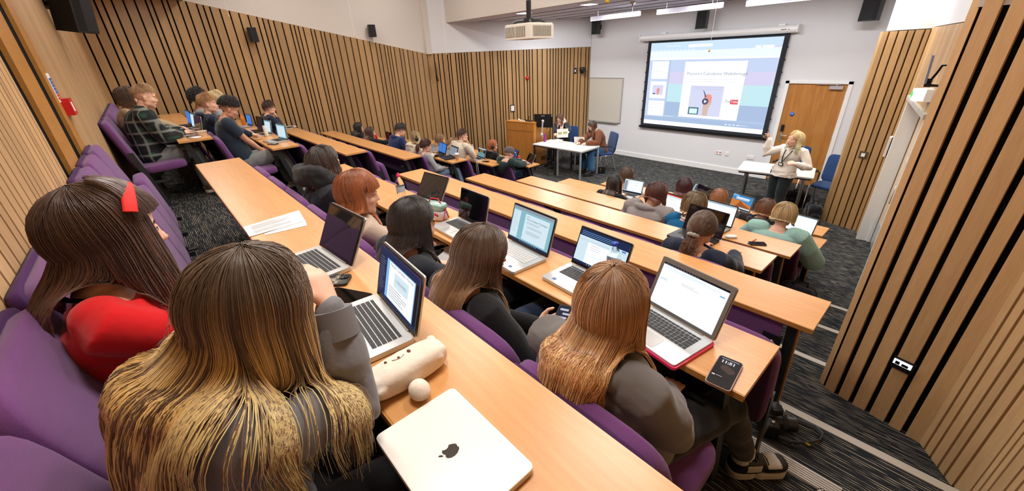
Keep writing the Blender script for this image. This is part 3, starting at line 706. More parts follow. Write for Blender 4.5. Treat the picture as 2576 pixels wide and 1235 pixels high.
# fixtures on the diagonal wall
def onw(p, a, b, off=.035):
    r = ray(p); a = Vector((a[0], a[1])); b = Vector((b[0], b[1])); d = b - a; nn = Vector((-d.y, d.x)); tt = (nn @ a) / (nn.x * r[0] + nn.y * r[1])
    w = Vector((r[0] * tt, r[1] * tt, CAMZ + r[2] * tt)); n2_ = Vector((dv.y, -dv.x, 0)); return w + n2_ * off
nd = Vector((dv.y, -dv.x, 0)); td = Vector((dv.x, dv.y, 0)); RW = R3(td, -nd, Vector((0, 0, 1)))   # local x along wall, -y into room
q = onw((1326, 196), AW, BW, .05); t = thing('fire_sounder', 'round red fire alarm sounder on the slatted wall', 'alarm', q)
m_ = MB(); m_.lathe([(0, 0), (.055, 0), (.055, .03), (.04, .07), (.02, .085), (0, .085)], q - nd * .04, 0, 20, R=R3(td, Vector((0, 0, 1)), nd)); m_.build('dome', 'red_plastic', t)
m_ = MB(); m_.cbox((0, 0, 0), (.12, .02, .12), 0, _m(q - nd * .045, RW)); m_.build('base', 'slat_backing', t)
q = onw((1462, 178), AW, BW, .12); t = thing('tracking_camera', 'black dome camera on the slatted wall near the corner', 'camera', q)
m_ = MB(); m_.ball(q, (.075, .075, .075)); m_.lathe([(0, .07), (.08, .07), (.085, .0), (.07, -.04), (0, -.05)], q + Vector((0, 0, .03)), 0, 18); m_.build('head', 'black_plastic', t)
m_ = MB(); m_.cbox((0, .04, .07), (.12, .2, .02), 0, _m(q, RW)); m_.build('bracket', 'black_plastic', t)
m_ = MB(); m_.lathe([(0, 0), (.03, 0), (.03, .03), (0, .03)], q + nd * .06, 0, 14, R=R3(td, Vector((0, 0, 1)), nd)); m_.build('lens', 'glossy_black', t)
q = onw((1446, 178), AW, BW, .03); t = thing('camera_plate', 'small black switch plate beside the dome camera', 'switch', q)
m_ = MB(); m_.cbox((0, 0, 0), (.09, .02, .16), 0, _m(q, RW)); m_.build('plate', 'black_plastic', t); m_ = MB(); m_.cbox((0, -.012, 0), (.035, .008, .06), 0, _m(q, RW)); m_.build('button', 'gloss_white', t)
q = onw((1289, 272), AW, BW, .04); t = thing('wall_panel', 'small white notice in black frame above the lectern', 'panel', q)
m_ = MB(); m_.cbox((0, 0, 0), (.13, .02, .20), 0, _m(q, RW)); m_.build('frame', 'black_plastic', t); m_ = MB(); m_.cbox((0, -.012, 0), (.10, .006, .15), 0, _m(q, RW)); m_.build('face', 'gloss_white', t)
# antenna-like panel near the column
q = onw((1099, 178), AW, BW, .12); t = thing('wall_antenna', 'small dark diamond-shaped panel on a stalk by the corner', 'antenna', q)
TQ = Matrix.Translation(q) @ R3(nd, td, Vector((0, 0, 1))).to_4x4()
m_ = MB(); m_.add([TQ @ Vector(v) for v in ((0, 0, .22), (.10, .01, .06), (.10, .01, -.12), (0, 0, -.18), (-.05, -.01, 0), (0, -.02, .22), (.10, -.015, .06), (.10, -.015, -.12), (0, -.02, -.18), (-.05, -.03, 0))],
    [(0, 1, 2, 3, 4), (9, 8, 7, 6, 5), (0, 5, 6, 1), (1, 6, 7, 2), (2, 7, 8, 3), (3, 8, 9, 4), (4, 9, 5, 0)]); m_.build('panel', mat('bronze', (70, 52, 34), .5), t)
m_ = MB(); m_.tube([q + Vector((0, 0, -.16)), q + Vector((0, 0, -.24)), q + Vector((0, 0, -.24)) - nd * .12], .012, 0, 8); m_.ball(q + Vector((0, 0, -.24)), .03); m_.build('stalk', 'black_plastic', t)
# back wall: red call point, signs
q = ony((172, 268), YB + .04); t = thing('fire_call_point', 'red fire call point box with white label on back wall', 'alarm', q)
m_ = MB(); m_.cbox(q, (.18, .05, .11), 0); m_.build('box', 'red_plastic', t); m_ = MB(); m_.cbox(q + Vector((.045, .027, .0)), (.05, .004, .06), 0); m_.build('label_plate', 'paper', t)
for i, (za, zb2, c) in enumerate(((.30, .36, 'paper'), (.10, .30, 'sign_blue'), (-.04, .1, 'red_plastic'))): pass
a = ony((124, 192), YB + .03); b = ony((150, 250), YB + .03)
t = thing('wall_notices', 'strip of small blue and red safety notices on back wall', 'sign', b)
m_ = MB(); zt_, zb_ = a.z + .02, b.z - .02
m_.box((a.x - .06, YB + .02, zb_), (a.x + .06, YB + .026, zt_), 0)
for i in range(7): z1_ = zt_ - .03 - i * (zt_ - zb_ - .04) / 7; m_.box((a.x - .045, YB + .026, z1_ - .7 * (zt_ - zb_) / 8), (a.x + .045, YB + .029, z1_), 1 if i < 5 else 2); m_.box((a.x - .02, YB + .029, z1_ - .4 * (zt_ - zb_) / 8), (a.x + .02, YB + .031, z1_ - .01), 0)
m_.build('notices', ['paper', 'sign_blue', 'red_plastic'], t)
# pier switch, exit light and mirror arm over the side door
def onseg(p, a, b):
    r = ray(p); a = Vector(a); b = Vector(b); d = b - a; nn = Vector((-d.y, d.x)); tt = (nn @ a) / (nn.x * r[0] + nn.y * r[1]); return Vector((r[0] * tt, r[1] * tt, CAMZ + r[2] * tt))
npn = Vector((*inward(PA, PB), 0)); tpn = Vector((PB[0] - PA[0], PB[1] - PA[1], 0)).normalized()
q = onseg((2175, 389), PA, PB) + npn * .035; t = thing('light_switch', 'metal light switch on the far right slatted pier', 'switch', q)
TQ = _m(q, R3(tpn, -npn, Vector((0, 0, 1))))
m_ = MB(); m_.cbox((0, 0, 0), (.11, .01, .11), 0, TQ); m_.build('plate', mat('bronze_plate', (120, 104, 80), .35, metal=.7), t); m_ = MB(); m_.cbox((0, -.008, 0), (.05, .01, .05), 0, TQ); m_.build('rocker', 'gloss_white', t)
q = onseg((2234, 360), (sw(8), 8.0), (sw(7), 7.0)) ; q = Vector((sw(8.0) - .03, 8.03, 1.47)); 
t = thing('door_notice', 'narrow printed notice on wall beside the side door', 'sign', q)
m_ = MB(); m_.box((-.67, 7.98, 1.28), (-.64, 8.12, 1.56), 0); m_.box((-.672, 7.99, 1.3), (-.638, 8.11, 1.36), 1); m_.box((-.672, 7.99, 1.4), (-.638, 8.11, 1.5), 2); m_.build('notice', ['paper', 'red_plastic', 'sign_blue'], t)
ex = ony((2303, 238), 7.35); ex = onseg((2310, 238), (sw(7.94) - .12, 7.94), (sw(5.7) - .12, 5.7))
t = thing('exit_light', 'glowing green and white exit light above the side door', 'light', ex)
Te = _m(ex, R3(u2, n2, Vector((0, 0, 1))))
m_ = MB(); m_.rbox((.24, .09), .04, -.055, .055, 0, Te); m_.build('diffuser', emis('exit_glow', (236, 255, 226), 2.5), t)
m_ = MB(); m_.box((-.09, .046, -.035), (-.03, .049, .035), 0, Te); m_.box((-.124, -.03, -.035), (-.121, .03, .035), 0, Te); m_.prism([(.0, -.025), (.04, 0), (0, .025)], .046, .049, 0, Te @ Matrix.Rotation(-pi / 2, 4, 'X')); m_.build('sign_face', emis('exit_green', (30, 190, 90), 2), t)
m_ = MB(); m_.box((-.13, -.12, -.06), (.13, -.04, .06), 0, Te); m_.build('base', 'gloss_white', t)
yb_ = 5.4; A_, B_, C_, D_ = ony((2349, 138), yb_), ony((2328, 208), yb_), ony((2399, 163), yb_ - .1), ony((2378, 217), yb_ - .1)
t = thing('wall_bracket_panel', 'thin blue-grey panel on a black curved arm over the side door', 'bracket', B_)
fv = Vector((B_.x, B_.y, 0)).normalized(); sd = Vector((fv.y, -fv.x, 0))
m_ = MB(); vv = [A_ - fv * .12, B_ - fv * .12, B_ + fv * .16, A_ + fv * .05]; e_ = sd * .008
m_.add([v - e_ for v in vv] + [v + e_ for v in vv], [(0, 1, 2, 3), (7, 6, 5, 4), (0, 4, 5, 1), (1, 5, 6, 2), (2, 6, 7, 3), (3, 7, 4, 0)]); m_.build('panel', mat('panel_blue', (120, 136, 168), .4), t)
m_ = MB(); m_.tube([B_ + sd * .02, B_ + sd * .05 + Vector((0, 0, .08)), (B_ + C_) / 2 + Vector((0, 0, .07)), C_], .009, 0, 8); m_.tube([B_ - Vector((0, 0, .02)), D_], .011, 0, 8); m_.cbox(B_ + sd * .02, (.04, .05, .07)); m_.build('arm', 'black_plastic', t)
# recessed control box in the near pier
q = onseg((2278, 914), NA, NB); nn_ = Vector((*inward(NA, NB), 0)); tn_ = Vector((NB[0] - NA[0], NB[1] - NA[1], 0)).normalized(); TQ = _m(q + nn_ * .012, R3(tn_, -nn_, Vector((0, 0, 1))))
t = thing('floor_camera', 'small black box with bright screen set in near right slats', 'control panel', q)
m_ = MB(); m_.cbox((0, 0, 0), (.10, .06, .075), 0, TQ); m_.build('case', 'black_plastic', t); m_ = MB(); m_.cbox((-.003, -.031, .012), (.085, .003, .036), 0, TQ); m_.cbox((0.01, -.034, .006), (.03, .003, .016), 1, TQ); m_.cbox((-.025, -.034, .008), (.02, .003, .02), 1, TQ); m_.build('display', [emis('box_glow', (235, 235, 250), 1.2), 'black_plastic'], t)
t['label'] = 'small black box with bright screen set into the near right slats'

# ------------------------------------------------------------------ lectern, tables and chairs at the front
m_ = MB()
lx0, lx1, ly0, ly1 = -9.0, -8.02, 7.75, 8.65
pf = [onz((1267, 305), 1.18), onz((1340, 310), 1.15)]
t = thing('lectern', 'tall wooden lectern cabinet with sloping side by the slatted wall', 'lectern', (-8.5, 8.0, 0))
la = Vector((-8.56, 7.42)); lb = Vector((-7.66, 7.60)); ln = Vector((-(lb - la).y, (lb - la).x)).normalized()
ux = (lb - la).normalized(); TL = Matrix.Translation((la.x, la.y, 0)) @ R3(Vector((ux.x, ux.y, 0)), Vector((ln.x, ln.y, 0)), Vector((0, 0, 1))).to_4x4(); LW = (lb - la).length
sideT = TL @ R3(Vector((0, 1, 0)), Vector((0, 0, 1)), Vector((1, 0, 0))).to_4x4()
prof = [(0, .02), (.80, .02), (.80, .88), (.66, .94), (.25, 1.20), (0, 1.20)]
m_.prism(prof, 0, .025, 0, sideT); m_.build('side_panel', 'lectern_wood', t); m_ = MB(); m_.prism(prof, LW - .025, LW, 0, sideT); m_.build('side_panel', 'lectern_wood', t)
m_ = MB(); m_.box((.02, .01, .02), (LW - .02, .03, .98), 0, TL); m_.box((.02, 0, .985), (LW - .02, .028, 1.20), 0, TL)
for xx in (.06, LW - .06): m_.lathe([(0, 0), (.01, 0), (.01, .005), (0, .006)], TL @ Vector((xx, .01, .80)), 1, 10, R=RXf)
m_.build('front_panel', ['lectern_wood', 'dark_metal'], t)
m_ = MB(); m_.box((-.01, -.01, 1.20), (LW + .01, .27, 1.225), 0, TL); m_.prism([(.26, 1.20), (.66, .945), (.66, .92), (.26, 1.17)], .02, LW - .02, 0, sideT); m_.box((.02, .66, .90), (LW - .02, .80, .92), 0, TL); m_.build('top', 'lectern_wood', t)
m_ = MB()
for i in range(4): m_.box((LW - .001, .35, .14 + i * .03), (LW + .003, .65, .15 + i * .03), 0, TL)
m_.build('vent_slots', 'black_matt', t)
def atL(x, y, z): return TL @ Vector((x, y, z))
# lectern items: monitor on arm, desk microphone, white reading lamp
q = ony((1367, 304), 7.85); t = thing('monitor', 'black computer monitor seen from behind on the lectern', 'monitor', (q.x, q.y, 1.0))
TQ = _m((q.x, q.y, q.z + .0), None, radians(27))
m_ = MB(); m_.box((-.26, -.01, -.17), (.26, .03, .17), 0, TQ); m_.box((-.2, -.04, -.13), (.2, -.005, .12), 0, TQ); m_.build('case', 'black_plastic', t)
m_ = MB(); m_.box((-.25, .031, -.155), (.25, .034, .16), 0, TQ); m_.build('display', emis('mon_glow', (180, 200, 230), .8), t)
m_ = MB(); m_.box((-.05, -.044, .125), (.05, -.041, .14), 0, TQ); m_.box((.22, -.012, .11), (.245, -.009, .16), 0, TQ); m_.build('sticker', 'silver', t)
m_ = MB(); m_.tube([TQ @ Vector((0, -.06, 0)), TQ @ Vector((0, -.10, -.12)), TQ @ Vector((-.03, -.07, -.34)), TQ @ Vector((-.02, -.02, -.42))], .022, 0, 10); m_.ball(TQ @ Vector((0, -.06, .0)), .04); m_.ball(TQ @ Vector((-.03, -.07, -.34)), .045); m_.build('arm', 'silver', t)
t = thing('visualiser_arm', 'white desk lamp arm lying on the lectern top', 'lamp', atL(.45, .15, 1.225)); m_ = MB(); m_.tube([atL(.5, .15, 1.16), atL(.42, .15, 1.22), atL(.32, .13, 1.27)], [.02, .02, .015], 0, 8); m_.build('arm', 'gloss_white', t); m_ = MB(); m_.rbox((.16, .12), .02, 0, .02, 0, _m(atL(.5, .15, 1.225))); m_.build('base', 'gloss_white', t)
t = thing('microphone', 'thin black gooseneck microphone on the lectern', 'microphone', atL(.62, .2, 1.225)); m_ = MB(); m_.tube([atL(.6, .2, 1.225), atL(.62, .2, 1.25), atL(.66, .18, 1.36)], [.006, .006, .01], 0, 8); m_.build('stem', 'black_plastic', t); m_ = MB(); m_.rbox((.34, .14), .02, 0, .02, 0, _m(atL(.62, .17, 1.225))); m_.build('base', 'black_plastic', t)
def on_table(lo, hi, z=.72): pass
mat('table_white', (226, 224, 216), .35)
def table(c, yaw, w, d, legs, label, steel='silver', hgt=.72):
    t = thing('table', label, 'table', (c[0], c[1], 0), yaw)
    m_ = MB(); m_.rbox((w, d), .015, hgt - .025, hgt, 0); lbuild(m_, 'tabletop', 'table_white', t)
    m_ = MB(); m_.box((-w / 2 + .03, -d / 2 + .03, hgt - .06), (w / 2 - .03, -d / 2 + .05, hgt - .025), 0); m_.box((-w / 2 + .03, d / 2 - .05, hgt - .06), (w / 2 - .03, d / 2 - .03, hgt - .025), 0)
    for sx in (-1, 1): m_.box((sx * (w / 2 - .04) - .01, -d / 2 + .04, hgt - .06), (sx * (w / 2 - .04) + .01, d / 2 - .04, hgt - .025), 0)
    lbuild(m_, 'frame', steel, t)
    for sx in (-1, 1):
        for sy_ in (-1, 1):
            m_ = MB(); x, y = sx * (w / 2 - .035), sy_ * (d / 2 - .035)
            if legs == 'round': x -= sx * .1; y -= sy_ * (d * .5 - .12); m_.tube([(x, y, 0), (x, y, hgt - .03)], .032, 0, 14)
            else: m_.cbox((x, y, (hgt - .03) / 2), (.035, .035, hgt - .03), 0)
            lbuild(m_, 'leg', steel, t)
    return t
# two joined tables: corners unprojected give the left pair
p1, p2, p3, p4 = onz((1502, 366), .72), onz((1462, 381), .72), onz((1378, 377), .72), onz((1340, 366), .72)
ta = radians(14)
table((-6.33, 7.84), radians(3), .77, .80, 'sq', 'right-hand white table of the joined pair below the whiteboard', 'silver')
table((-7.13, 7.79), radians(2.5), .78, .76, 'sq', 'left-hand white table of the joined pair beside the lectern', 'dark_metal')
table((-2.13, 8.57), radians(11), 1.20, .76, 'round', 'white rectangular table beside the standing teacher', 'chrome')
def chair(loc, yaw, label):
    t = thing('office_chair', label, 'chair', loc, yaw, 'blue meeting chairs')
    m_ = MB(); m_.pillow((.47, .46, .07), .4, 0, Matrix.Translation((0, 0, .45))); lbuild(m_, 'seat', 'blue_fabric', t)
    m_ = MB(); m_.pillow((.46, .05, .50), .3, 0, Matrix.Translation((0, -.25, .72)) @ Matrix.Rotation(radians(10), 4, 'X')); lbuild(m_, 'backrest', 'blue_fabric', t)
    for sx in (-1, 1):
        m_ = MB(); m_.tube([(sx * .24, .22, 0), (sx * .25, .16, .43), (sx * .25, -.14, .43), (sx * .25, -.26, 0)], .012, 0, 8); lbuild(m_, 'leg', 'chrome', t)
        m_ = MB(); m_.tube([(sx * .25, -.14, .43), (sx * .27, -.22, .6), (sx * .27, -.05, .67)], .011, 0, 8); m_.box((sx * .27 - .02, -.08, .66), (sx * .27 + .02, .16, .685), 0); lbuild(m_, 'armrest', 'dark_metal', t)
    m_ = MB(); m_.tube([(-.25, -.14, .43), (-.23, -.2, .47), (.23, -.2, .47), (.25, -.14, .43)], .011, 0, 8); lbuild(m_, 'frame', 'chrome', t)
    return t
c0 = chair((-6.12, 8.62, 0), radians(150), 'blue chair under the woman in the brown coat')
dup(c0, (-7.45, 8.72, 0), radians(195), 'blue chair under the woman in the pink check scarf')
dup(c0, (-1.33, 8.98, 0), radians(172), 'empty blue chair next to the far right slatted pier')
dup(c0, (-2.12, 9.45, 0), radians(180), 'blue chair mostly hidden behind the standing teacher')
# ------------------------------------------------------------------ people
HAIRM = M['hair']
def V(*a): return Vector(a)
def orth(up, f):
    up = up.normalized(); f = (f - up * f.dot(up)).normalized(); return f.cross(up), f, up      # right, fwd, up
def two_bone(a, b, la, lb, pole):
    d = b - a; L = d.length
    if L > (la + lb) * .995: d = d * ((la + lb) * .995 / L); L = d.length
    x = (la * la - lb * lb + L * L) / (2 * L); h = sqrt(max(1e-6, la * la - x * x)); u = d.normalized()
    p = pole - u * pole.dot(u); p.normalize()
    return a + u * x + p * h, a + d
def remesh(mb, vox, name, mats, parent, classify=None, smooth=3, disp=None):
    me = bpy.data.meshes.new('tmp'); me.from_pydata(mb.v, [], mb.f); me.update()
    o = bpy.data.objects.new('tmp', me); C.objects.link(o)
    r = o.modifiers.new('r', 'REMESH'); r.mode = 'VOXEL'; r.voxel_size = vox
    if smooth: s = o.modifiers.new('s', 'SMOOTH'); s.factor = .5; s.iterations = smooth
    dg = bpy.context.evaluated_depsgraph_get(); ev = o.evaluated_get(dg)
    out = bpy.data.meshes.new_from_object(ev); bpy.data.objects.remove(o); bpy.data.meshes.remove(me)
    n = len(out.vertices); co = np.empty(n * 3, np.float32); out.vertices.foreach_get('co', co); co = co.reshape(-1, 3)
    if disp is not None:
        co = disp(co, out); out.vertices.foreach_set('co', co.ravel())
    out.materials.clear()
    for x in mats: out.materials.append(M[x] if isinstance(x, str) else x)
    out.polygons.foreach_set('use_smooth', [True] * len(out.polygons))
    if classify is not None:
        pc = np.empty(len(out.polygons) * 3, np.float32); out.polygons.foreach_get('center', pc)
        out.polygons.foreach_set('material_index', classify(pc.reshape(-1, 3)).astype(np.int32))
    out.update(); o = bpy.data.objects.new(name, out); C.objects.link(o)
    if parent is not None:
        W = wmat(parent); out.transform(W.inverted()); o.parent = parent
    return o
def folds(amp, seed, freq=11.0):
    r = np.random.RandomState(seed); K = r.normal(size=(7, 3)) * freq * np.array([1, 1, .8]); ph = r.rand(7) * 6.28
    freq_ = freq
    def f(co, me):
        n = len(me.vertices); no = np.empty(n * 3, np.float32); me.vertices.foreach_get('normal', no); no = no.reshape(-1, 3)
        w = np.sin(co @ np.array([7., 5., 6.]) + 1.3 * np.sin(co @ np.array([3., 8., -5.])))[:, None] * 1.2
        h = np.zeros(n)
        for i in range(7):
            h += np.sin(co @ K[i] * 1.6 + ph[i] + w[:, 0] * 2.2)
        h = h / 7
        return co + no * ((np.abs(h) ** .8 * np.sign(h)) * amp * 1.6)[:, None]
    return f
def loft(mb, rings, mi=0, n=24):
    """rings: (centre, right vec*halfwidth, fwd vec*halfdepth)"""
    vs = []; fs = []
    for c, r, f in rings:
        for k in range(n):
            t = 2 * pi * k / n; g = lambda x: math.copysign(abs(x) ** .85, x)
            vs.append(c + r * g(cos(t)) + f * g(sin(t)))
    m = len(rings)
    for i in range(m - 1):
        for k in range(n):
            l = (k + 1) % n; fs.append((i * n + k, i * n + l, (i + 1) * n + l, (i + 1) * n + k))
    fs.append(tuple(range(n - 1, -1, -1))); fs.append(tuple(range((m - 1) * n, m * n)))
    mb.add(vs, fs, mi, True)
# ---- hair
def interp(cs, t):
    """piecewise-linear colour ramp; cs list of rgb 0-255, t in 0..1 array"""
    lin = np.minimum(np.array([srgb(c)[:3] for c in cs]) * np.array([1.9, 1.6, 1.45, 1.35])[:len(cs), None], .9); x = np.clip(t, 0, 1) * (len(cs) - 1); i = np.minimum(x.astype(int), len(cs) - 2); f = (x - i)[..., None]
    return lin[i] * (1 - f) + lin[i + 1] * f
def strand_mesh(Pt, rad, col, extra=None):
    """Pt (N,S,3), rad (N,S), col (N,S,3) -> verts, faces, colours for 3-sided tubes"""
    N, S, _ = Pt.shape
    d = np.empty_like(Pt); d[:, 1:-1] = Pt[:, 2:] - Pt[:, :-2]; d[:, 0] = Pt[:, 1] - Pt[:, 0]; d[:, -1] = Pt[:, -1] - Pt[:, -2]
    d /= np.linalg.norm(d, axis=2, keepdims=True) + 1e-9
    ref = np.tile(np.array([.3, .8, .52]), (N, S, 1)); a = np.cross(d, ref); a /= np.linalg.norm(a, axis=2, keepdims=True) + 1e-9; b = np.cross(d, a)
    vs = np.empty((N, S, 3, 3))
    for k in range(3):
        t = 2 * pi * k / 3; vs[:, :, k] = Pt + (a * cos(t) + b * sin(t)) * rad[..., None]
    idx = np.arange(N * S * 3).reshape(N, S, 3); fs = []
    for k in range(3):
        l = (k + 1) % 3; fs.append(np.stack([idx[:, :-1, k], idx[:, :-1, l], idx[:, 1:, l], idx[:, 1:, k]], -1).reshape(-1, 4))
    fs = np.concatenate(fs); cc = np.repeat(col[:, :, None, :], 3, 2)
    return vs.reshape(-1, 3), fs, cc.reshape(-1, 3)
def grid_faces(N, S, closed=False):
    idx = np.arange(N * S).reshape(N, S); nx = np.roll(idx, -1, 0) if closed else idx
    a = idx if closed else idx[:-1]; b = nx if closed else idx[1:]
    return np.stack([a[:, :-1], b[:, :-1], b[:, 1:], a[:, 1:]], -1).reshape(-1, 4)
def mk_mesh(name, parts, parent, mats):
    vs = []; fs = []; cs = []; o = 0
    for v, f, c in parts: vs.append(v); fs.append(f + o); cs.append(c); o += len(v)
    v = np.concatenate(vs).astype(np.float32); f = np.concatenate(fs).astype(np.int32); c = np.concatenate(cs).astype(np.float32)
    if parent is not None:
        W = np.array(wmat(parent).inverted()); v = (v @ W[:3, :3].T + W[:3, 3]).astype(np.float32)
    me = bpy.data.meshes.new(name); me.vertices.add(len(v)); me.vertices.foreach_set('co', v.ravel())
    me.loops.add(len(f) * 4); me.loops.foreach_set('vertex_index', f.ravel()); me.polygons.add(len(f))
    me.polygons.foreach_set('loop_start', np.arange(0, len(f) * 4, 4, dtype=np.int32)); me.polygons.foreach_set('use_smooth', np.ones(len(f), bool))
    at = me.color_attributes.new('Col', 'FLOAT_COLOR', 'POINT'); at.data.foreach_set('color', np.concatenate([c, np.ones((len(c), 1), np.float32)], 1).ravel())
    me.update(calc_edges=True)
    for m in mats: me.materials.append(m)
    ob = bpy.data.objects.new(name, me); C.objects.link(ob); ob.parent = parent; return ob
def smooth01(x): x = np.clip(x, 0, 1); return x * x * (3 - 2 * x)
def hair(P, style='long', n=900, L=.35, cols=((60, 40, 28), (80, 55, 38)), hi=None, hp=.0, th=.02, wave=.006, wf=3.0, tilt=18, face=62, rad=.0016, clump=.5, tie=None, hl=(60, 100, 125), scale=1.0, flare=.12, curl=0, fringe=False, seed=1, part=0, side=1.0, tailw=.03, fade=False):
    r = np.random.RandomState(seed + 17); n = max(60, int(n * Q))
    c = np.array(P['head']); R = np.array(P['hR']).reshape(3, 3)            # columns right,fwd,up
    rad3 = np.array([.081, .100, .108]) * P['hs'] * scale; c0 = c + R @ (np.array([0, -.012, .022]) * P['hs'])
    ta = radians(tilt)
    def hlf(thu): t = np.abs(thu) / pi; return np.radians(np.interp(t, [0, .5, 1], hl))
    # roots
    dirs = []
    while len(dirs) < n:
        v = r.normal(size=(n * 3, 3)); v /= np.linalg.norm(v, axis=1, keepdims=True)
        ph = np.arccos(np.clip(v[:, 2], -1, 1)); thu = np.arctan2(v[:, 0], v[:, 1]); ok = ph < hlf(thu); dirs.extend(v[ok][:n - len(dirs)])
    d0 = np.array(dirs[:n]); phu = np.arccos(np.clip(d0[:, 2], -1, 1)); thu = np.arctan2(d0[:, 0], d0[:, 1])
    lay = 1 - phu / hlf(thu)                                                 # 1 at crown .. 0 hairline
    Rt = np.array([[1, 0, 0], [0, cos(ta), -sin(ta)], [0, sin(ta), cos(ta)]])   # tips the pole backwards
    dt = d0 @ Rt                                                             # into tilted coords
    ph = np.arccos(np.clip(dt[:, 2], -1, 1)); thh = np.arctan2(dt[:, 0] - part * .15, dt[:, 1])
    def surf(ph, th, off):
        v = np.stack([np.sin(ph) * np.sin(th), np.sin(ph) * np.cos(th), np.cos(ph)], -1) @ Rt.T
        q = v * rad3; q = q + v * off[..., None]; return c0 + q @ R.T, v @ R.T
    rnd1 = r.rand(n); rnd2 = r.rand(n); rr = r.rand(n)
    if P.get('bvh') is not None: P['mgr'] = .005 + .010 * rnd1 * (.4 + .6 * lay)
    def cols_of(N, S, base, hsel, jit):
        t = np.tile(np.linspace(0, 1, S), (N, 1)); cc = interp(base, t)
        if hi is not None and hsel is not None:
            hc = interp(hi, t); w = hsel[:, None, None] * smooth01((t - .08) / .25)[..., None]; cc = cc * (1 - w) + hc * w
        return cc * jit[:, None, None]
    parts = []
    if style == 'short':
        S = 6; adv = L / .1; tt = np.linspace(0, 1, S)[None]
        php = ph[:, None] + adv * tt * (.7 + .5 * rnd1[:, None]); 
        off = .002 + th * (.35 + .65 * lay[:, None]) * np.sin(tt * pi * .55 + .15) * (.7 + .6 * rnd2[:, None])
        thp = thh[:, None] + np.zeros_like(php) + (r.rand(n, 1) - .5) * .5 * tt + side * .25 * tt * (1 if side != 1 else 0)
        if curl:
            k1 = r.rand(n, 1) * 6.28; thp = thp + curl * np.cos(tt * 9 + k1) * 6; php = ph[:, None] + adv * tt * .5 + curl * np.sin(tt * 9 + k1) * 6; off = off + curl * np.abs(np.sin(tt * 7 + k1)) * .8
        Pt, _ = surf(php, thp, off); rd = np.full((n, S), rad) * (1.15 - .8 * tt ** 2)
        hs = (rr < hp).astype(float); parts.append(strand_mesh(Pt, rd, cols_of(n, S, cols, hs, .7 + .6 * r.rand(n))))
        # scalp cover
        G, H = 40, 9; th_ = np.linspace(-pi, pi, G, endpoint=False); u = np.linspace(0.02, 1, H)
        thg = np.repeat(th_[:, None], H, 1); phg = u[None] * np.interp(np.abs(th_) / pi, [0, .5, 1], np.radians(hl))[:, None]
        v = np.stack([np.sin(phg) * np.sin(thg), np.sin(phg) * np.cos(thg), np.cos(phg)], -1); off = th * .5 * (1 - u ** 3)[None, :, None] * (.75 + .5 * r.rand(G, H, 1)) - .003 * (u[None, :, None] > .95)
        q = c0 + (v * rad3 + v * off) @ R.T; cc = np.tile(np.array(srgb(cols[0])[:3]), (G * H, 1))
        parts.append((q.reshape(-1, 3), grid_faces(G, H, True), cc))
        if fade:
            ns = 500; vv_ = r.normal(size=(ns * 4, 3)); vv_ /= np.linalg.norm(vv_, axis=1, keepdims=True); p_ = np.arccos(vv_[:, 2]); t_ = np.arctan2(vv_[:, 0], vv_[:, 1]); lo_ = np.radians(np.interp(np.abs(t_) / pi, [0, .35, .5, 1], [30, 60, 96, 122])); vv_ = vv_[(p_ < lo_) & (np.abs(t_) > .9)]
            A0 = c0 + (vv_ * (rad3 + .0008)) @ R.T; A1 = c0 + (vv_ * (rad3 + .004) + np.array([0, -.2, -1.0]) * .009) @ R.T; Pq = np.stack([A0, (A0 + A1) / 2, A1], 1)
            parts.append(strand_mesh(Pq, np.full((len(vv_), 3), .0011), cols_of(len(vv_), 3, [cols[0], cols[0]], None, .8 + .4 * r.rand(len(vv_)))))
        return mk_mesh('hair', parts, P['obj'], [HAIRM])
    if style == 'pony':
        tie = np.array(tie if tie is not None else (0, -.8, .25)); tie = tie / np.linalg.norm(tie); S = 9; tt = np.linspace(0, 1, S)
        om = np.arccos(np.clip(d0 @ tie, -1, 1))[:, None]; sl = (np.sin((1 - tt[None]) * om)[..., None] * d0[:, None] + np.sin(tt[None] * om)[..., None] * tie) / (np.sin(om)[..., None] + 1e-6)
        off = th * (.3 + .7 * rnd1[:, None]) * (1 - .6 * tt[None] ** 3); vA = sl; PA_ = c0 + (vA * rad3 + vA * off[..., None]) @ R.T
        tp = c0 + (tie * rad3 + tie * (.018)) @ R.T; S2 = 12; F = r.normal(size=(n, 3)) * tailw * .45
        s2 = np.linspace(0, 1, S2 + 1)[1:]; od = (tie @ R.T); prof = np.sin(np.clip(s2 * 3.0, 0, pi * .62)) * 1.0
        dn = np.array([0, 0, -1.0]); outw = od * .05
        PB_ = tp + (outw * np.minimum(s2 * 3, 1)[:, None])[None] * (1 + 0 * rnd1[:, None, None]) + dn * (L * s2)[None, :, None] * (.75 + .35 * rnd2[:, None, None]) + F[:, None] * (prof[None, :, None])
        PB_ += wave * np.sin(s2[None, :, None] * wf * 6 + rnd1[:, None, None] * 6) * F[:, None] / (tailw * .45 + 1e-6) * .5
        PB_ = push(PB_, P)
        Pt = np.concatenate([PA_, PB_], 1); SS = S + S2; tq = np.linspace(0, 1, SS)[None]
        rd = np.full((n, SS), rad) * (1.1 - .6 * tq ** 3); hs = (rr < hp).astype(float)
        parts.append(strand_mesh(Pt, rd, cols_of(n, SS, cols, hs, .72 + .56 * r.rand(n))))
        G, H = 40, 9; th_ = np.linspace(-pi, pi, G, endpoint=False); u = np.linspace(0.02, 1, H); thg = np.repeat(th_[:, None], H, 1); phg = u[None] * np.interp(np.abs(th_) / pi, [0, .5, 1], np.radians(hl))[:, None]
        v = np.stack([np.sin(phg) * np.sin(thg), np.sin(phg) * np.cos(thg), np.cos(phg)], -1); q = c0 + (v * rad3 + v * th * .25) @ R.T
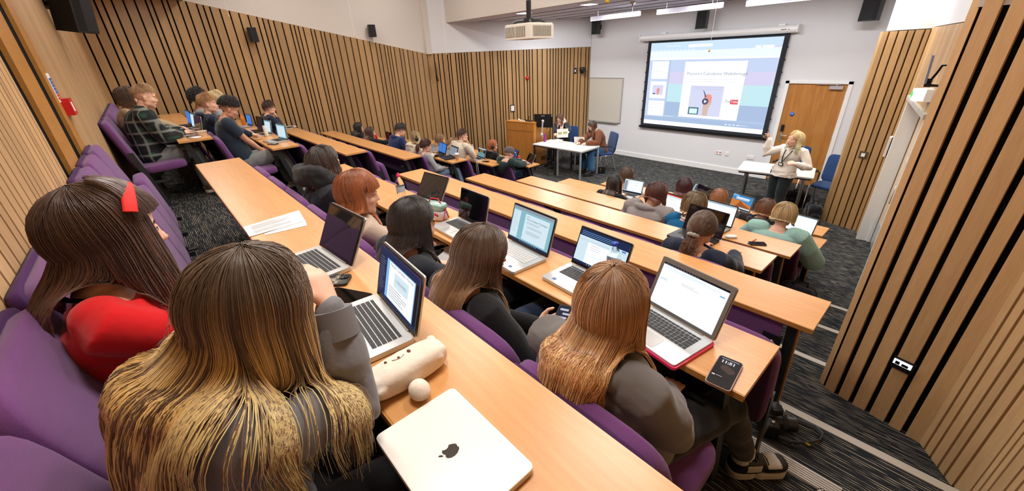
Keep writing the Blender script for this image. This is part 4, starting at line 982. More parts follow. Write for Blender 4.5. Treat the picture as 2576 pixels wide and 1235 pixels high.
        parts.append((q.reshape(-1, 3), grid_faces(G, H, True), np.tile(np.array(srgb(cols[0])[:3]), (G * H, 1))))
        P['tie'] = Vector(tp + od * .012); P['tie_dir'] = Vector(od)
        return mk_mesh('hair', parts, P['obj'], [HAIRM])
    # long / bob
    nA, nB = 8, (20 if P.get('bvh') is not None else 14); phe = radians(102)
    fa = radians(face)
    def flow(ph, th, lay, rn, rn2, L, jitter=1.0, sub=0.0):
        N = len(ph); tA = np.linspace(0, 1, nA)[None]; pe = np.maximum(phe, ph + .12)
        php = ph[:, None] + (pe - ph)[:, None] * tA
        sgn = np.where(th >= 0, 1, -1); tgt = np.where(np.abs(th) < fa, sgn * (fa + .25 * (np.abs(th) / fa) + .2 * rn), th)
        mv = smooth01(tA * 1.35)
        thp = th[:, None] + (tgt - th)[:, None] * mv
        off = th_arr(lay, rn, jitter)[:, None] * (.45 + .55 * smooth01(tA * 2)) - sub
        A, nrm = surf(php, thp, off)
        oh = nrm[:, -1].copy(); oh[:, 2] = 0; oh /= np.linalg.norm(oh, axis=1, keepdims=True) + 1e-9
        ds = L / nB; p = A[:, -1].copy(); vel = (A[:, -1] - A[:, -2]); vel /= np.linalg.norm(vel, axis=1, keepdims=True) + 1e-9
        tanv = np.stack([-oh[:, 1], oh[:, 0], np.zeros(N)], -1); B = []; base = []
        ln = (.86 + .28 * rn2) if jitter else np.ones(N)
        cf = np.array(P['F']); inw = -tanv * (tanv @ np.array(P['Rt']) * 0)[:, None] - (oh @ np.array(P['Rt']))[:, None] * np.array(P['Rt'])[None] * ((oh @ cf) < .3)[:, None]
        for j in range(nB):
            s = (j + 1) / nB
            want = np.array([0, 0, -1.0]) + oh * (flare * (1 - 1.6 * s) if s < .5 else -.10)
            
            vel = vel * .45 + want * .55; vel /= np.linalg.norm(vel, axis=1, keepdims=True)
            p_ = p; st = (ds * ln)[:, None]
            q = push((p + vel * st)[:, None], P, sub)[:, 0]; mv_ = q - p_; lm = np.linalg.norm(mv_, axis=1, keepdims=True)
            hit = (lm[:, 0] < .8 * st[:, 0]) | (np.linalg.norm(q - (p + vel * st), axis=1) > .002)
            if hit.any() and P.get('bvh') is not None:
                Rv_ = np.array(P['Rt']); sp_ = P.get('drape', 0); mv2 = mv_ - (mv_ @ Rv_)[:, None] * Rv_[None] * (.8 if not sp_ else .4); td_ = mv2 * .7 + (-np.array(P['F']) * (.75 - sp_ * .6) + np.array([0, 0, -.15])) * st + oh * sp_ * st; td_ /= np.linalg.norm(td_, axis=1, keepdims=True) + 1e-9
                q2 = push((p_ + td_ * st)[hit][:, None], P, sub)[:, 0]; q[hit] = q2; vel[hit] = (q2 - p_[hit]) / st[hit]
            p = q
            B.append(p.copy())
        B = np.stack(B, 1); s = np.linspace(1 / nB, 1, nB)
        return A, B, oh, tanv, s
    def th_arr(lay, rn, j): return th * (.25 + .75 * np.clip(lay * 1.25, 0, 1)) + .006 * j * rn
    A, B, oh, tanv, s = flow(ph, thh, lay, rnd1, rnd2, L)
    # clumping
    ncl = max(12, n // 14); lead = r.randint(0, n, ncl); key = np.stack([np.cos(thh), np.sin(thh), lay], -1)
    near = np.argmin(((key[:, None] - key[lead][None]) ** 2).sum(-1), 1); ld = lead[near]
    wgt = (clump * s ** 1.4)[None, :, None]
    cph = r.rand(ncl)[near] * 6.28
    B = B * (1 - wgt) + (B[ld] + (B - B[ld]) * .12) * wgt if clump > 0 else B
    phs = (cph + rnd1 * 1.2)[:, None]
    aw = wave * smooth01(s * 1.6)[None]
    B = B + (tanv[:, None] * (aw * np.sin(s[None] * wf * 6.28 * (L / .35) + phs))[..., None] + oh[:, None] * (aw * .8 * np.cos(s[None] * wf * 6.28 * (L / .35) + phs))[..., None])
    for _ in range(8 if P.get('bvh') is not None else 3):
        Z = np.concatenate([A[:, -2:], B], 1); Z[:, 2:-1] = Z[:, 2:-1] * .5 + (Z[:, 1:-2] + Z[:, 3:]) * .25; B = Z[:, 2:]
    B = push(B, P)
    far_ = np.linalg.norm(B[:, :, :2] - c0[None, None, :2], axis=2).max(1) < P.get('lim', .38)
    if far_.sum() > 50: A, B, rnd2, rr, lay = A[far_], B[far_], rnd2[far_], rr[far_], lay[far_]; near = near[far_]; n = int(far_.sum())
    Pt = np.concatenate([A, B], 1); SS = nA + nB; tq = np.linspace(0, 1, SS)[None]
    rd = np.full((n, SS), rad) * (.8 + .4 * np.sin(tq * pi)) * (1 - .55 * smooth01((tq - .75) * 4)) * (.7 + .6 * rnd2[:, None])
    hs = np.where(r.rand(ncl)[near] < hp * 1.1, 1.0, 0.0) * (.6 + .4 * rr) + (rr < hp * .3) * .5; hs = np.clip(hs, 0, 1)
    jit = (.78 + .3 * r.rand(ncl)[near] + .2 * (r.rand(n) - .5))
    parts.append(strand_mesh(Pt, rd, cols_of(n, SS, cols, hs, jit)))
    # under-body of the hair (so no scalp shows through)
    G = 56; thg = np.linspace(-pi, pi, G, endpoint=False); phg = np.full(G, .04); 
    A2, B2, _, _, _ = flow(phg, thg, np.ones(G) * .35, np.zeros(G) + .5, np.zeros(G) + .3, L * (.28 if P.get('bvh') is not None else .8), 0, .006)
    Sg = np.concatenate([A2, B2], 1)
    # drop the sheet in front of the face: leave a gap between the two front edges
    hc = cols_of(G, nA + nB, cols, None, np.full(G, .95))
    k0 = int(np.argmin(np.abs(thg - 0.0)))
    order = np.concatenate([np.arange(k0, G), np.arange(0, k0)])
    Sg = Sg[order]; hc = hc[order]
    inner = Sg.copy(); cen = c0[None, None]; dv_ = inner - cen; dv_[..., 2] *= .2; inner = inner - dv_ / (np.linalg.norm(dv_, axis=2, keepdims=True) + 1e-9) * .006
    parts.append((Sg.reshape(-1, 3), grid_faces(G, nA + nB), hc.reshape(-1, 3)))
    parts.append((inner.reshape(-1, 3), grid_faces(G, nA + nB)[:, ::-1], hc.reshape(-1, 3)))
    if fringe:
        nf = max(60, n // 9); tf = (r.rand(nf) - .5) * 1.5; S = 9; tt = np.linspace(0, 1, S)[None]
        p0 = .35 + .4 * r.rand(nf); pe = radians(fringe if fringe is not True else 96) + .1 * r.rand(nf)
        php = p0[:, None] + (pe - p0)[:, None] * tt; off = .012 + .008 * r.rand(nf)[:, None] + .006 * tt
        Pf, _ = surf(php, tf[:, None] * (1 + .1 * tt) + .15 * side * tt, off); parts.append(strand_mesh(Pf, np.full((nf, S), rad * 1.1) * (1.1 - .7 * tt), cols_of(nf, S, [cols[0], cols[min(1, len(cols) - 1)]], None, .75 + .5 * r.rand(nf))))
    return mk_mesh('hair', parts, P['obj'], [HAIRM])
def push(B, P, sub=0.0):
    B = push0(B, P, sub)
    bv = P.get('bvh')
    if bv is None: return B
    sh = B.shape; Q_ = B.reshape(-1, 3).copy(); mgv = P.get('mgr'); per = sh[1] if len(sh) == 3 else 1; use = sub == 0 and mgv is not None and len(mgv) == sh[0]; mg = .001 if sub else .006; zt = P['bz']; idx = np.nonzero(Q_[:, 2] < zt)[0]
    for i in idx:
        loc, no, _, d = bv.find_nearest(Q_[i], .16)
        if loc is None: continue
        p = Vector(Q_[i]); s_ = (p - loc).dot(no)
        if use: mg = mgv[i // per]
        if s_ < mg and (d < mg or s_ < 0): Q_[i] = loc + no * mg
    return Q_.reshape(sh)
def push0(B, P, sub=0.0):
    """keep hair outside neck, shoulders and back (list of capsules)"""
    for (a, b, r_) in P['col']:
        a = np.array(a); b = np.array(b); ab = b - a; L2 = max(ab @ ab, 1e-9)
        t = np.clip(((B - a) @ ab) / L2, 0, 1); q = a + t[..., None] * ab; d = B - q; l = np.linalg.norm(d, axis=-1, keepdims=True); rr_ = r_ - sub
        B = np.where(l < rr_, q + d / (l + 1e-9) * rr_, B)
    return B
# ---- bodies
def hand(mb, W, f, nrm, curl=.3, side=1, sc=1.0, spread=.16, finger=None):
    """W wrist, f pointing direction, nrm palm normal; side +1 right hand"""
    f = f.normalized(); nrm = (nrm - f * nrm.dot(f)).normalized(); x = f.cross(nrm) * side      # x towards little finger? thumb at -x
    x = -x
    K = W + f * .085 * sc
    loft(mb, [(W - f * .01, x * .025 * sc, nrm * .019 * sc), (W + f * .03 * sc, x * .034 * sc, nrm * .017 * sc), (K - f * .01 * sc, x * .040 * sc, nrm * .015 * sc), (K + f * .006 * sc, x * .036 * sc, nrm * .011 * sc)], 0, 14)
    for i, (off, ln) in enumerate(((-.030, .072), (-.010, .080), (.011, .074), (.030, .058))):
        cu = curl if finger is None else finger[i]
        o = K + x * off * sc - f * (.004 + .006 * (i == 3)) * sc; dirn = (f + x * (off / .03) * spread).normalized(); pts = [o - dirn * .02]; a = cu * .6; cur = o; pts.append(cur)
        for sfr in (.45, .30, .25):
            dd = (dirn * cos(a) + nrm * sin(a)); cur = cur + dd * ln * sfr * sc; pts.append(cur); a += cu * .9
        mb.chain(pts, [.0085 * sc, .0088 * sc, .0082 * sc, .0076 * sc, .0066 * sc], 0, 8)
    tdir = (f * .75 - x * .75 + nrm * .25).normalized(); o = W + f * .022 * sc - x * .022 * sc
    p1 = o + tdir * .034 * sc; p2 = p1 + (tdir * .9 + f * .5 + nrm * .25 * (1 + curl)).normalized() * .030 * sc; p3 = p2 + (f + nrm * .35 * (1 + curl)).normalized() * .024 * sc
    mb.chain([o, p1, p2, p3], [.013 * sc, .0115 * sc, .0098 * sc, .0082 * sc], 0, 8)
def make_person(label, head, hip, yaw=0, hyaw=0, hpitch=10, hroll=0, female=True, sc=1.0, skin='skin_light', vox=.009, hands=None, hdir=None, hcurl=.35,
                knees=None, feet=None, top='top_grey', sleeve='long', topfat=.012, hood=False, trousers='cloth_black', shoes='shoe_black', seed=1, hairs=None, glasses=False,
                neckline=.0, tfold=.004, legs=True, stand=False, tvox=None, collar=False, puff=0, sole=None, bias=None, hnrm=None, elbow=None, shirt_len=.02, thigh=None, bvh=False, hoodr=1.0, drape=0, eyes=True):
    head = Vector(head); hip = Vector(hip); obj = thing('person', label, 'person', (hip.x, hip.y, hip.z), 0)
    Rz = Matrix.Rotation(radians(yaw), 3, 'Z'); F = Rz @ V(0, 1, 0); Rt_ = Rz @ V(1, 0, 0); U = V(0, 0, 1)
    Rh = Matrix.Rotation(radians(yaw + hyaw), 3, 'Z') @ Matrix.Rotation(radians(-hpitch), 3, 'X') @ Matrix.Rotation(radians(hroll), 3, 'Y')
    hs = 1 + (sc - 1) * .3; P = {'head': head, 'hR': Rh, 'hs': hs, 'obj': obj}
    H = lambda x, y, z: head + Rh @ V(x * hs, y * hs, z * hs)
    neckb = H(0, -.035, -.085) + (V(0, 0, -.040) - F * .02) * sc; dirT = (neckb - hip)
    tr = dirT.normalized(); back = -F
    mid = hip.lerp(neckb, .5) + back * (.02 if stand else .045)
    sw_ = (.172 if female else .200) * sc
    tf = (F - tr * F.dot(tr)).normalized()
    def cen(t): return hip * (1 - t) ** 2 + mid * 2 * t * (1 - t) + neckb * t * t if True else hip
    mid2 = mid * 2 - (hip + neckb) * .5
    def cen(t): return hip * (1 - t) ** 2 + mid2 * 2 * t * (1 - t) + neckb * t * t
    if female: W_ = [(-.10, .165, .115), (0, .18, .125), (.2, .15, .108), (.4, .132, .100), (.62, .152, .118), (.80, .170, .105), (.91, .162, .086), (.97, .105, .066), (1.0, .058, .054)]
    else: W_ = [(-.10, .155, .115), (0, .168, .125), (.2, .156, .115), (.4, .155, .115), (.62, .178, .125), (.80, .197, .115), (.91, .185, .092), (.97, .115, .070), (1.0, .064, .060)]
    def rings(infl, t1=1.01, t0=-.2):
        out = []
        for t, w, d in W_:
            if t > t1 or t < t0: continue
            fv = tf if t > .3 else (F * (1 - t / .3) + tf * t / .3).normalized()
            if stand: fv = F
            out.append((cen(t), Rt_ * (w * sc + infl), fv * (d * sc + infl)))
        return out
    Sh = {1: cen(.91) + Rt_ * sw_, -1: cen(.91) - Rt_ * sw_}
    dfl = {}
    if hands is None: hands = {}
    arms = {}
    for s in (1, -1):
        w = hands.get(s)
        if w is None: w = hip + F * .33 + Rt_ * s * .10 + V(0, 0, .06)
        w = Vector(w); pole = (V(0, 0, -1) + Rt_ * s * .95 - F * .35)
        if elbow and s in elbow: pole = Vector(elbow[s])
        e, w2 = two_bone(Sh[s], w, .275 * sc, .245 * sc, pole); arms[s] = (Sh[s], e, w2)
    b = MB()
    # head
    R_ = Rh
    def hb(c, r, R=None): b.ball(H(*c), tuple(x * hs for x in r), 0, 20, 14, R_ if R is None else R_ @ R)
    hb((0, -.014, .030), (.076, .096, .086)); hb((0, .020, -.02), (.066, .072, .085)); hb((0, .035, -.06), (.054, .050, .05)); hb((0, .062, -.093), (.024, .024, .022)); hb((0, .05, -.085), (.036, .036, .024))
    for s in (1, -1):
        hb((.034 * s, .060, -.022), (.026, .026, .026)); hb((.026 * s, .078, .028), (.026, .012, .009)); hb((.048 * s, .012, -.06), (.018, .034, .03))
        hb((.079 * s, -.006, -.008), (.009, .018, .030), Matrix.Rotation(radians(-20 * s), 3, 'Z')); hb((.084 * s, -.013, .008), (.006, .014, .016)); hb((.010 * s, .092, -.028), (.008, .009, .0065))
        hb((.029 * s, .079, .006), (.014, .010, .009))
    hb((0, .040, .045), (.055, .050, .045))
    b.chain([H(0, .084, .016), H(0, .093, -.008), H(0, .101, -.025)], [.0075 * hs, .0085 * hs, .0105 * hs], 0, 10)
    hb((0, .0895, -.0525), (.022, .009, .0052)); hb((0, .0885, -.0635), (.018, .010, .0062)); hb((0, .076, -.057), (.032, .014, .02))
    nk = .86 if female else 1.0
    loft(b, [(H(0, -.02, -.04), Rt_ * .05 * sc * nk, tf * .052 * sc * nk), (H(0, -.03, -.09), Rt_ * .047 * sc * nk, tf * .050 * sc * nk), (neckb + tr * .01, Rt_ * .056 * sc, tf * .055 * sc), (neckb - tr * .06, Rt_ * .09 * sc, tf * .06 * sc)], 0, 18)
    loft(b, rings(-.006))
    for s in (1, -1):
        S, e, w = arms[s]; k = sc * (.92 if female else 1.08)
        b.chain([S - Rt_ * s * .03, S, S.lerp(e, .5), e, e.lerp(w, .35), w], [.05 * k, .048 * k, .042 * k, .036 * k, .037 * k, .024 * k], 0, 14)
        fd = (w - e).normalized(); hd = Vector(hdir[s]) if hdir and s in hdir else (fd * .5 + F * .6 + V(0, 0, -.05)); nm = Vector(hnrm[s]) if hnrm and s in hnrm else V(0, 0, -1)
        hand(b, w, hd, nm, hcurl[s] if isinstance(hcurl, dict) else hcurl, s, sc * (.93 if female else 1.03))
    lg = {}
    if legs:
        for s in (1, -1):
            hj = hip + Rt_ * s * .085 * sc - V(0, 0, .02)
            kn = Vector(knees[s]) if knees and s in knees else (hj + F * .42 * sc + Rt_ * s * .05 + V(0, 0, .03) if not stand else hj + V(0, 0, -.43 * sc) + F * .03)
            ft = Vector(feet[s]) if feet and s in feet else (kn + V(0, 0, -.42 * sc) + F * .04 if not stand else hj + V(0, 0, -.85 * sc))
            lg[s] = (hj, kn, ft)
            b.chain([hj, hj.lerp(kn, .5), kn, kn.lerp(ft, .35), ft], [.078 * sc, .066 * sc, .050 * sc, .048 * sc, .034 * sc], 0, 12)
            b.chain([ft, ft + F * .10 - V(0, 0, .045)], [.036 * sc, .03 * sc], 0, 10)
    hc_ = np.array(head); RT = np.array(Rh).T
    def cls(pc):
        q = (pc - hc_) @ RT.T / hs; m = np.zeros(len(pc), int)
        lip = (np.abs(q[:, 2] + .058) < .0105) & (np.abs(q[:, 0]) < .021) & (q[:, 1] > .082); m[lip] = 1
        br = (np.abs(q[:, 2] - .030 + .12 * (np.abs(q[:, 0]) - .028) ** 2 * 60) < .0026) & (np.abs(np.abs(q[:, 0]) - .031) < .015) & (q[:, 1] > .07); m[br] = 2 if eyes else 0
        return m
    browm = mat('brow_' + ('dark' if not hairs or sum(hairs.get('cols', ((60, 40, 30),))[0]) < 260 else 'fair'), (58, 42, 32) if not hairs or sum(hairs.get('cols', ((60, 40, 30),))[0]) < 260 else (150, 116, 80), .8)
    remesh(b, vox, 'body', [skin, 'lips', browm], obj, cls, 2)
    # eyes
    if vox < .0095 and eyes:
        m = MB()
        for s in (1, -1):
            m.ball(H(.029 * s, .0835, .0065), (.0105 * hs, .0065 * hs, .0048 * hs), 0, 12, 8, R_); m.ball(H(.029 * s, .0885, .0062), (.0042 * hs, .003 * hs, .0042 * hs), 1, 10, 6, R_)
            m.tube([H(.018 * s, .0855, .008), H(.029 * s, .0905, .0118), H(.040 * s, .084, .008)], .0011 * hs, 1, 5)
        m.build('eyes', ['eye_white', 'eye_dark'], obj)
    # top
    m = MB(); k = topfat; rg = rings(k, .985 if neckline == 0 else .985 - neckline, -.2 + shirt_len); loft(m, rg)
    for s in (1, -1):
        S, e, w = arms[s]; q = (.92 if female else 1.08) * sc; se = w.lerp(e, .04) if sleeve == 'long' else (S.lerp(e, .62) if sleeve == 'short' else e)
        if sleeve == 'long':
            ra = [.052 * q + k, .054 * q + k, .048 * q + k * (1.2 + puff), .043 * q + k * (1.3 + puff), .042 * q + k * (1.3 + puff * 1.5), .030 * q + k * .9]
            m.chain([S - Rt_ * s * .05, S - Rt_ * s * .005, S.lerp(e, .5), e, e.lerp(w, .45), se], ra, 0, 16); m.tube([w.lerp(e, .12), w.lerp(e, .0)], .027 * q + k * .8, 0, 14)
        elif sleeve == 'short':
            m.chain([S - Rt_ * s * .05, S - Rt_ * s * .005], [.052 * q + k, .054 * q + k], 0, 16); m.tube([S, S.lerp(e, .3), se], [.053 * q + k, .05 * q + k * 1.3, .047 * q + k * 1.8], 0, 16)
    if hood:
        nb = cen(.93); N_ = []
        for i in range(13):
            a = radians(-40 + 260 * i / 12); N_.append(nb + Rt_ * cos(a) * .105 * sc - F * (sin(a) * .085 + .015) * sc + tr * (.022 + .025 * sin(a)) * sc)
        m.chain(N_, [(.020 + .013 * sin(pi * i / 12)) * hoodr for i in range(13)], 0, 12)
        m.ball(nb - F * .095 - tr * .035, (.11, .038, .08), 0, 18, 12, R3(Rt_, F, tr)); m.ball(nb - F * .100 - tr * .085, (.065, .034, .05), 0, 16, 10, R3(Rt_, F, tr))
    if collar:
        nb = cen(.985); m.tube([nb - tr * .03, nb + tr * .02, nb + tr * .045], [.075, .068, .066], 0, 18)
    to_ = remesh(m, tvox or max(vox, .008), 'hoodie' if hood else 'top', [top], obj, None, 3, folds(tfold, seed))
    if legs:
        m = MB(); loft(m, rings(min(.016, topfat - .007), .25)[:3])
        for s in (1, -1):
            hj, kn, ft = lg[s]; fl_ = thigh or 0
            end = ft.lerp(kn, .12)
            m.chain([hj, hj.lerp(kn, .5), kn, kn.lerp(ft, .4), end], [.098 * sc + fl_, .085 * sc + fl_, .066 * sc + fl_, .060 * sc + fl_ * 1.3, .048 * sc + fl_ * 1.3], 0, 16)
        remesh(m, max(vox, .01), 'trousers', [trousers], obj, None, 3, folds(.004, seed + 5))
        for s in (1, -1):
            if shoes == 'hightop':
                hj, kn, ft = lg[s]; m = MB(); yw = radians(-42 if s == 1 else -10); Fs = Matrix.Rotation(yw, 3, 'Z') @ V(0, 1, 0); Rs = V(Fs.y, -Fs.x, 0); TS = Matrix.Translation(ft - V(0, 0, .10)) @ R3(Rs, Fs, V(0, 0, 1)).to_4x4()
                up = MB(); up.pillow((.092, .17, .085), .62, 0, TS @ Matrix.Translation((0, .02, .058))); up.pillow((.088, .15, .060), .62, 0, TS @ Matrix.Translation((0, .135, .048))); up.tube([TS @ V(0, -.012, .07), TS @ V(0, -.018, .135)], [(.043, .050), (.040, .050)], 0, 18)
                TI = np.array(TS.inverted())
                def shc(pc, TI=TI):
                    q = pc @ TI[:3, :3].T + TI[:3, 3]; o_ = np.zeros(len(q), int); o_[(q[:, 1] > .10) & (q[:, 1] < .165) & (q[:, 2] > .062)] = 1; o_[(np.abs(q[:, 1] - .035) < .035) & (q[:, 2] < .085) & (q[:, 2] > .045)] = 1; o_[(q[:, 2] > .095) & (q[:, 1] < -.0)] = 1; o_[(q[:, 2] > .125)] = 0; return o_
                remesh(up, .004, 'shoe', ['shoe_black', 'shoe_white'], obj, shc, 2)
                m.rbox((.096, .135), .045, 0, .030, 0, TS @ Matrix.Translation((0, -.0, 0))); m.rbox((.100, .18), .048, 0, .028, 0, TS @ Matrix.Translation((0, .12, 0))); m.build('sole', 'sole_white', obj)
                m = MB()
                for j in range(6): m.tube([TS @ V(-.030, .025 + .016 * j, .105 - .006 * j), TS @ V(0, .03 + .016 * j, .116 - .0075 * j), TS @ V(.030, .025 + .016 * j, .105 - .006 * j)], .0028, 0, 6)
                m.build('laces', 'black_matt', obj)
                m = MB(); m.tube([ft + V(0, 0, .025), ft + V(0, 0, .06)], [.040, .036], 0, 16); m.build('sock', 'top_white', obj); continue
            hj, kn, ft = lg[s]; m = MB(); g = ft - V(0, 0, .075); TT_ = R3(Rt_, F, V(0, 0, 1))
            m.ball(g + F * .03 + V(0, 0, .045), (.043, .075, .05), 0, 16, 10, TT_); m.ball(g + F * .125 + V(0, 0, .03), (.044, .075, .036), 0, 16, 10, TT_); m.tube([g + V(0, 0, .05), g + V(0, 0, .11)], .046, 0, 14)
            TS = Matrix.Translation(g + F * .075) @ TT_.to_4x4(); m.rbox((.092, .285), .044, -.008, .022, 1, TS)
            m.build('shoe', [shoes, sole or 'sole_dark'], obj)
    if glasses:
        m = MB()
        for s in (1, -1):
            m.tube([H(.030 * s + .021 * cos(a), .101 - .004 * abs(cos(a)), .004 + .016 * sin(a)) for a in [2 * pi * i / 14 for i in range(15)]], .0016, 0, 5)
            m.tube([H(.051 * s, .098, .008), H(.078 * s, .05, .010), H(.084 * s, -.005, .006)], .0018, 0, 5)
        m.tube([H(-.009, .102, .008), H(.009, .102, .008)], .0016, 0, 5); m.build('glasses', 'black_plastic', obj)
    # collision capsules for hair
    ext = k + .016; P['drape'] = drape
    if bvh:
        from mathutils.bvhtree import BVHTree
        w_ = wmat(obj); P['bvh'] = BVHTree.FromPolygons([w_ @ v.co for v in to_.data.vertices], [tuple(p.vertices) for p in to_.data.polygons]); P['bz'] = max((w_ @ v.co).z for v in to_.data.vertices) + .02
    n2b = cen(.97)
    P['col'] = [(tuple(Sh[1] * .92 + Sh[-1] * .08), tuple(Sh[-1] * .92 + Sh[1] * .08), .055 * sc + ext), (tuple(cen(.86)), tuple(cen(.25)), (.105 if female else .125) * sc + ext),
                (tuple(cen(.72) + Rt_ * .07), tuple(cen(.4) + Rt_ * .05), .09 * sc + ext), (tuple(cen(.72) - Rt_ * .07), tuple(cen(.4) - Rt_ * .05), .09 * sc + ext),
                (tuple(neckb), tuple(H(0, -.03, -.05)), .062 * sc)] + [(tuple(arms[s][0]), tuple(arms[s][1]), .045 * sc + ext) for s in (1, -1)]
    if hood: P['col'] += [(tuple(cen(.93) - F * .075 + Rt_ * .05), tuple(cen(.93) - F * .075 - Rt_ * .05), .055), (tuple(cen(.93) + Rt_ * .09), tuple(cen(.93) - F * .09), .05), (tuple(cen(.93) - Rt_ * .09), tuple(cen(.93) - F * .09), .05)]
    P.update(H=H, F=F, Rt=Rt_, tr=tr, arms=arms, cen=cen, Rh=Rh, neckb=neckb, legs=lg)
    if hairs: hair(P, seed=seed, **hairs)
    return P
for nm, c in (('top_grey', (124, 124, 128)), ('top_redtop', (206, 24, 30)), ('top_black', (26, 26, 29)), ('top_charcoal', (40, 44, 52)), ('top_beige', (206, 184, 166)), ('top_navy', (36, 44, 62)), ('top_teal', (142, 180, 172)),
              ('top_blue', (16, 94, 140)), ('top_heather', (140, 134, 132)), ('top_cream', (206, 196, 176)), ('top_tan', (168, 146, 112)), ('top_green', (36, 56, 54)), ('top_brown', (112, 66, 42)), ('top_white', (232, 224, 212)),
              ('top_knit', (214, 196, 168)), ('top_lgrey', (150, 150, 152)), ('top_tee', (44, 56, 68)), ('cloth_black', (20, 20, 22)), ('cloth_jeans', (70, 98, 130)), ('cloth_ljeans', (112, 138, 162)), ('cloth_grey', (126, 128, 128)), ('cloth_djeans', (28, 44, 68)),
              ('cloth_navyhood', (38, 52, 92)), ('top_dkgrey', (52, 54, 58)), ('scarf_dark', (42, 44, 46))):
    cloth(nm, c)
mat('shoe_black', (22, 22, 24), .5); mat('sole_dark', (40, 38, 36), .7); mat('shoe_white', (205, 200, 190), .5); mat('sole_white', (214, 208, 192), .6); mat('shoe_brown', (92, 76, 62), .6)
BR = ((46, 32, 24), (66, 44, 30), (84, 56, 36)); DK = ((26, 20, 18), (36, 27, 23), (48, 35, 28)); BLD = ((122, 92, 60), (176, 140, 92), (206, 172, 120)); GNG = ((120, 66, 34), (158, 88, 44), (176, 104, 58))
def seated(label, px, k, h, sx=None, dy=None, **kw):
    """px: head centre in the photo frame; the point lies h above the row's tier"""
    z = T(k) + h
    hd = onz(px, z) if sx is None else onx(px, sx)
    hy = (Y(k) - .27) if k > 0 else (Y(0) - .22)
    hipx = kw.pop('hipx', hd.x); lean = kw.pop('hipdy', 0)
    hip = Vector((hipx, hy + lean, T(k) + .545))
    if 'chin' in kw:
        kw.pop('chin'); Fh = Matrix.Rotation(radians(kw.get('yaw', 0) + kw.get('hyaw', 0)), 3, 'Z') @ V(0, 1, 0); kw['hands'][1] = hd + Fh * .075 + V(.05, 0, -.20)
    if kw.pop('lap', False): kw['hands'] = {s_: Vector((hd.x + s_ * .08, hy + .24, T(k) + .64)) for s_ in (1, -1)}
    if 'hands' not in kw:
        sp = kw.pop('spread', .13); hh = {s: Vector((hd.x + s * sp, Y(k) + .03, D(k) + .045)) for s in (1, -1)}; kw['hands'] = hh
    f = {s: Vector((hipx + s * .12, hy + .42, T(k) + .085)) for s in (1, -1)}
    kn = {s: Vector((hipx + s * .12, hy + .42, T(k) + .52)) for s in (1, -1)}
    kw.setdefault('knees', kn); kw.setdefault('feet', f)
    P = make_person(label, hd, hip, **kw); P['k'] = k; return P
# ------------------------------------------------------------------ the people
def band(P, y0, z0, r, w, th_, m, name, a0=-88, a1=88, tilt=0):
    """flat hair band / headphone bow over the head"""
    mb = MB(); pts = []
    for i in range(21):
        a = radians(a0 + (a1 - a0) * i / 20); pts.append(P['H'](r * sin(a), y0 - tilt * cos(a), z0 + r * 1.06 * cos(a)))
    mb.tube(pts, [(th_, w)] * 21, 0, 10, upv=P['Rh'] @ V(-1, 0, 0)); return mb.build(name, m, P['obj'])
def scarf(P, m, r=.05, R=.105, up=.03, turns=2, name='scarf'):
    mb = MB(); pts = []; N_ = 16 * turns
    for i in range(N_ + 1):
        a = 2 * pi * i / 16; pts.append(P['neckb'] + P['Rt'] * cos(a) * R * (1 + .06 * sin(3 * a)) + P['F'] * (sin(a) * R * .95) + V(0, 0, up + .045 * (i / 16) - .03 * sin(a)))
    mb.chain(pts, [r * (1 + .15 * sin(i * 1.7)) for i in range(N_ + 1)], 0, 10)
    return remesh(mb, .01, name, [m], P['obj'], None, 2, folds(.006, 3, 30))
def headphones(P, r=.105):
    band(P, -.015, .005, r, .012, .007, 'black_plastic', 'headphones')
    mb = MB()
    for s in (1, -1): mb.ball(P['H'](s * .097, -.012, -.012), (.022, .036, .042), 0, 16, 10, P['Rh'])
    mb.build('ear_cushion', 'black_plastic', P['obj'])
# row 6 (top)
P = seated('person in red top with a red headband over long dark brown hair', (275, 592), 6, 1.13, hyaw=6, hpitch=8, top='top_redtop', sc=.94, topfat=.014, tfold=.001, vox=.006, neckline=.02, bvh=True, seed=5, hipdy=-.02,
           elbow={1: V(.1, -.3, -1), -1: V(-.1, -.3, -1)}, hands={1: V(-1.34, .30, 1.95), -1: V(-1.50, .30, 1.95)}, hairs=dict(n=8500, L=.42, cols=((56, 35, 25), (62, 38, 27), (86, 50, 34)), hi=((60, 38, 28), (128, 76, 50)), hp=.2, rad=.0009, wave=.012, wf=1.6, th=.010, face=36, fringe=84, clump=.5))
band(P, .034, .014, .1065, .014, .003, mat('headband_red', (226, 38, 30), .7), 'headband', -70, 58, tilt=-.02)
mb = MB(); mb.tube([P['neckb'] + P['Rt'] * cos(a) * .075 + P['F'] * sin(a) * .07 + V(0, 0, -.008 - .02 * sin(a)) for a in [radians(-100 + 30 * i) for i in range(13)]], .006, 0, 6); mb.build('lace_trim', 'black_matt', P['obj'])
REDP = P
P = seated('person in grey hoodie leaning head on hand, long brown hair with blonde streaks', (640, 782), 6, 1.075, hyaw=-4, hpitch=26, top='top_grey', hood=True, vox=.006, seed=8, tvox=.006, tfold=.010, topfat=.012, sc=.95, bvh=True, drape=.42, eyes=False,
           hands={1: V(-.795, .165, 2.40), -1: V(-.98, .20, 1.96)}, elbow={1: V(.15, .3, -1), -1: V(-.6, 0, -1)}, hdir={1: V(-.7, .0, .7)}, hnrm={1: V(-.6, -.6, -.5)}, hcurl={1: .5, -1: .3},
           hairs=dict(n=13500, L=.40, cols=((66, 50, 36), (92, 68, 46), (134, 98, 62)), hi=((104, 80, 56), (204, 166, 108), (232, 198, 138)), hp=.6, rad=.0009, wave=.007, wf=1.6, th=.012, scale=.97, clump=.22, flare=.02, face=30))
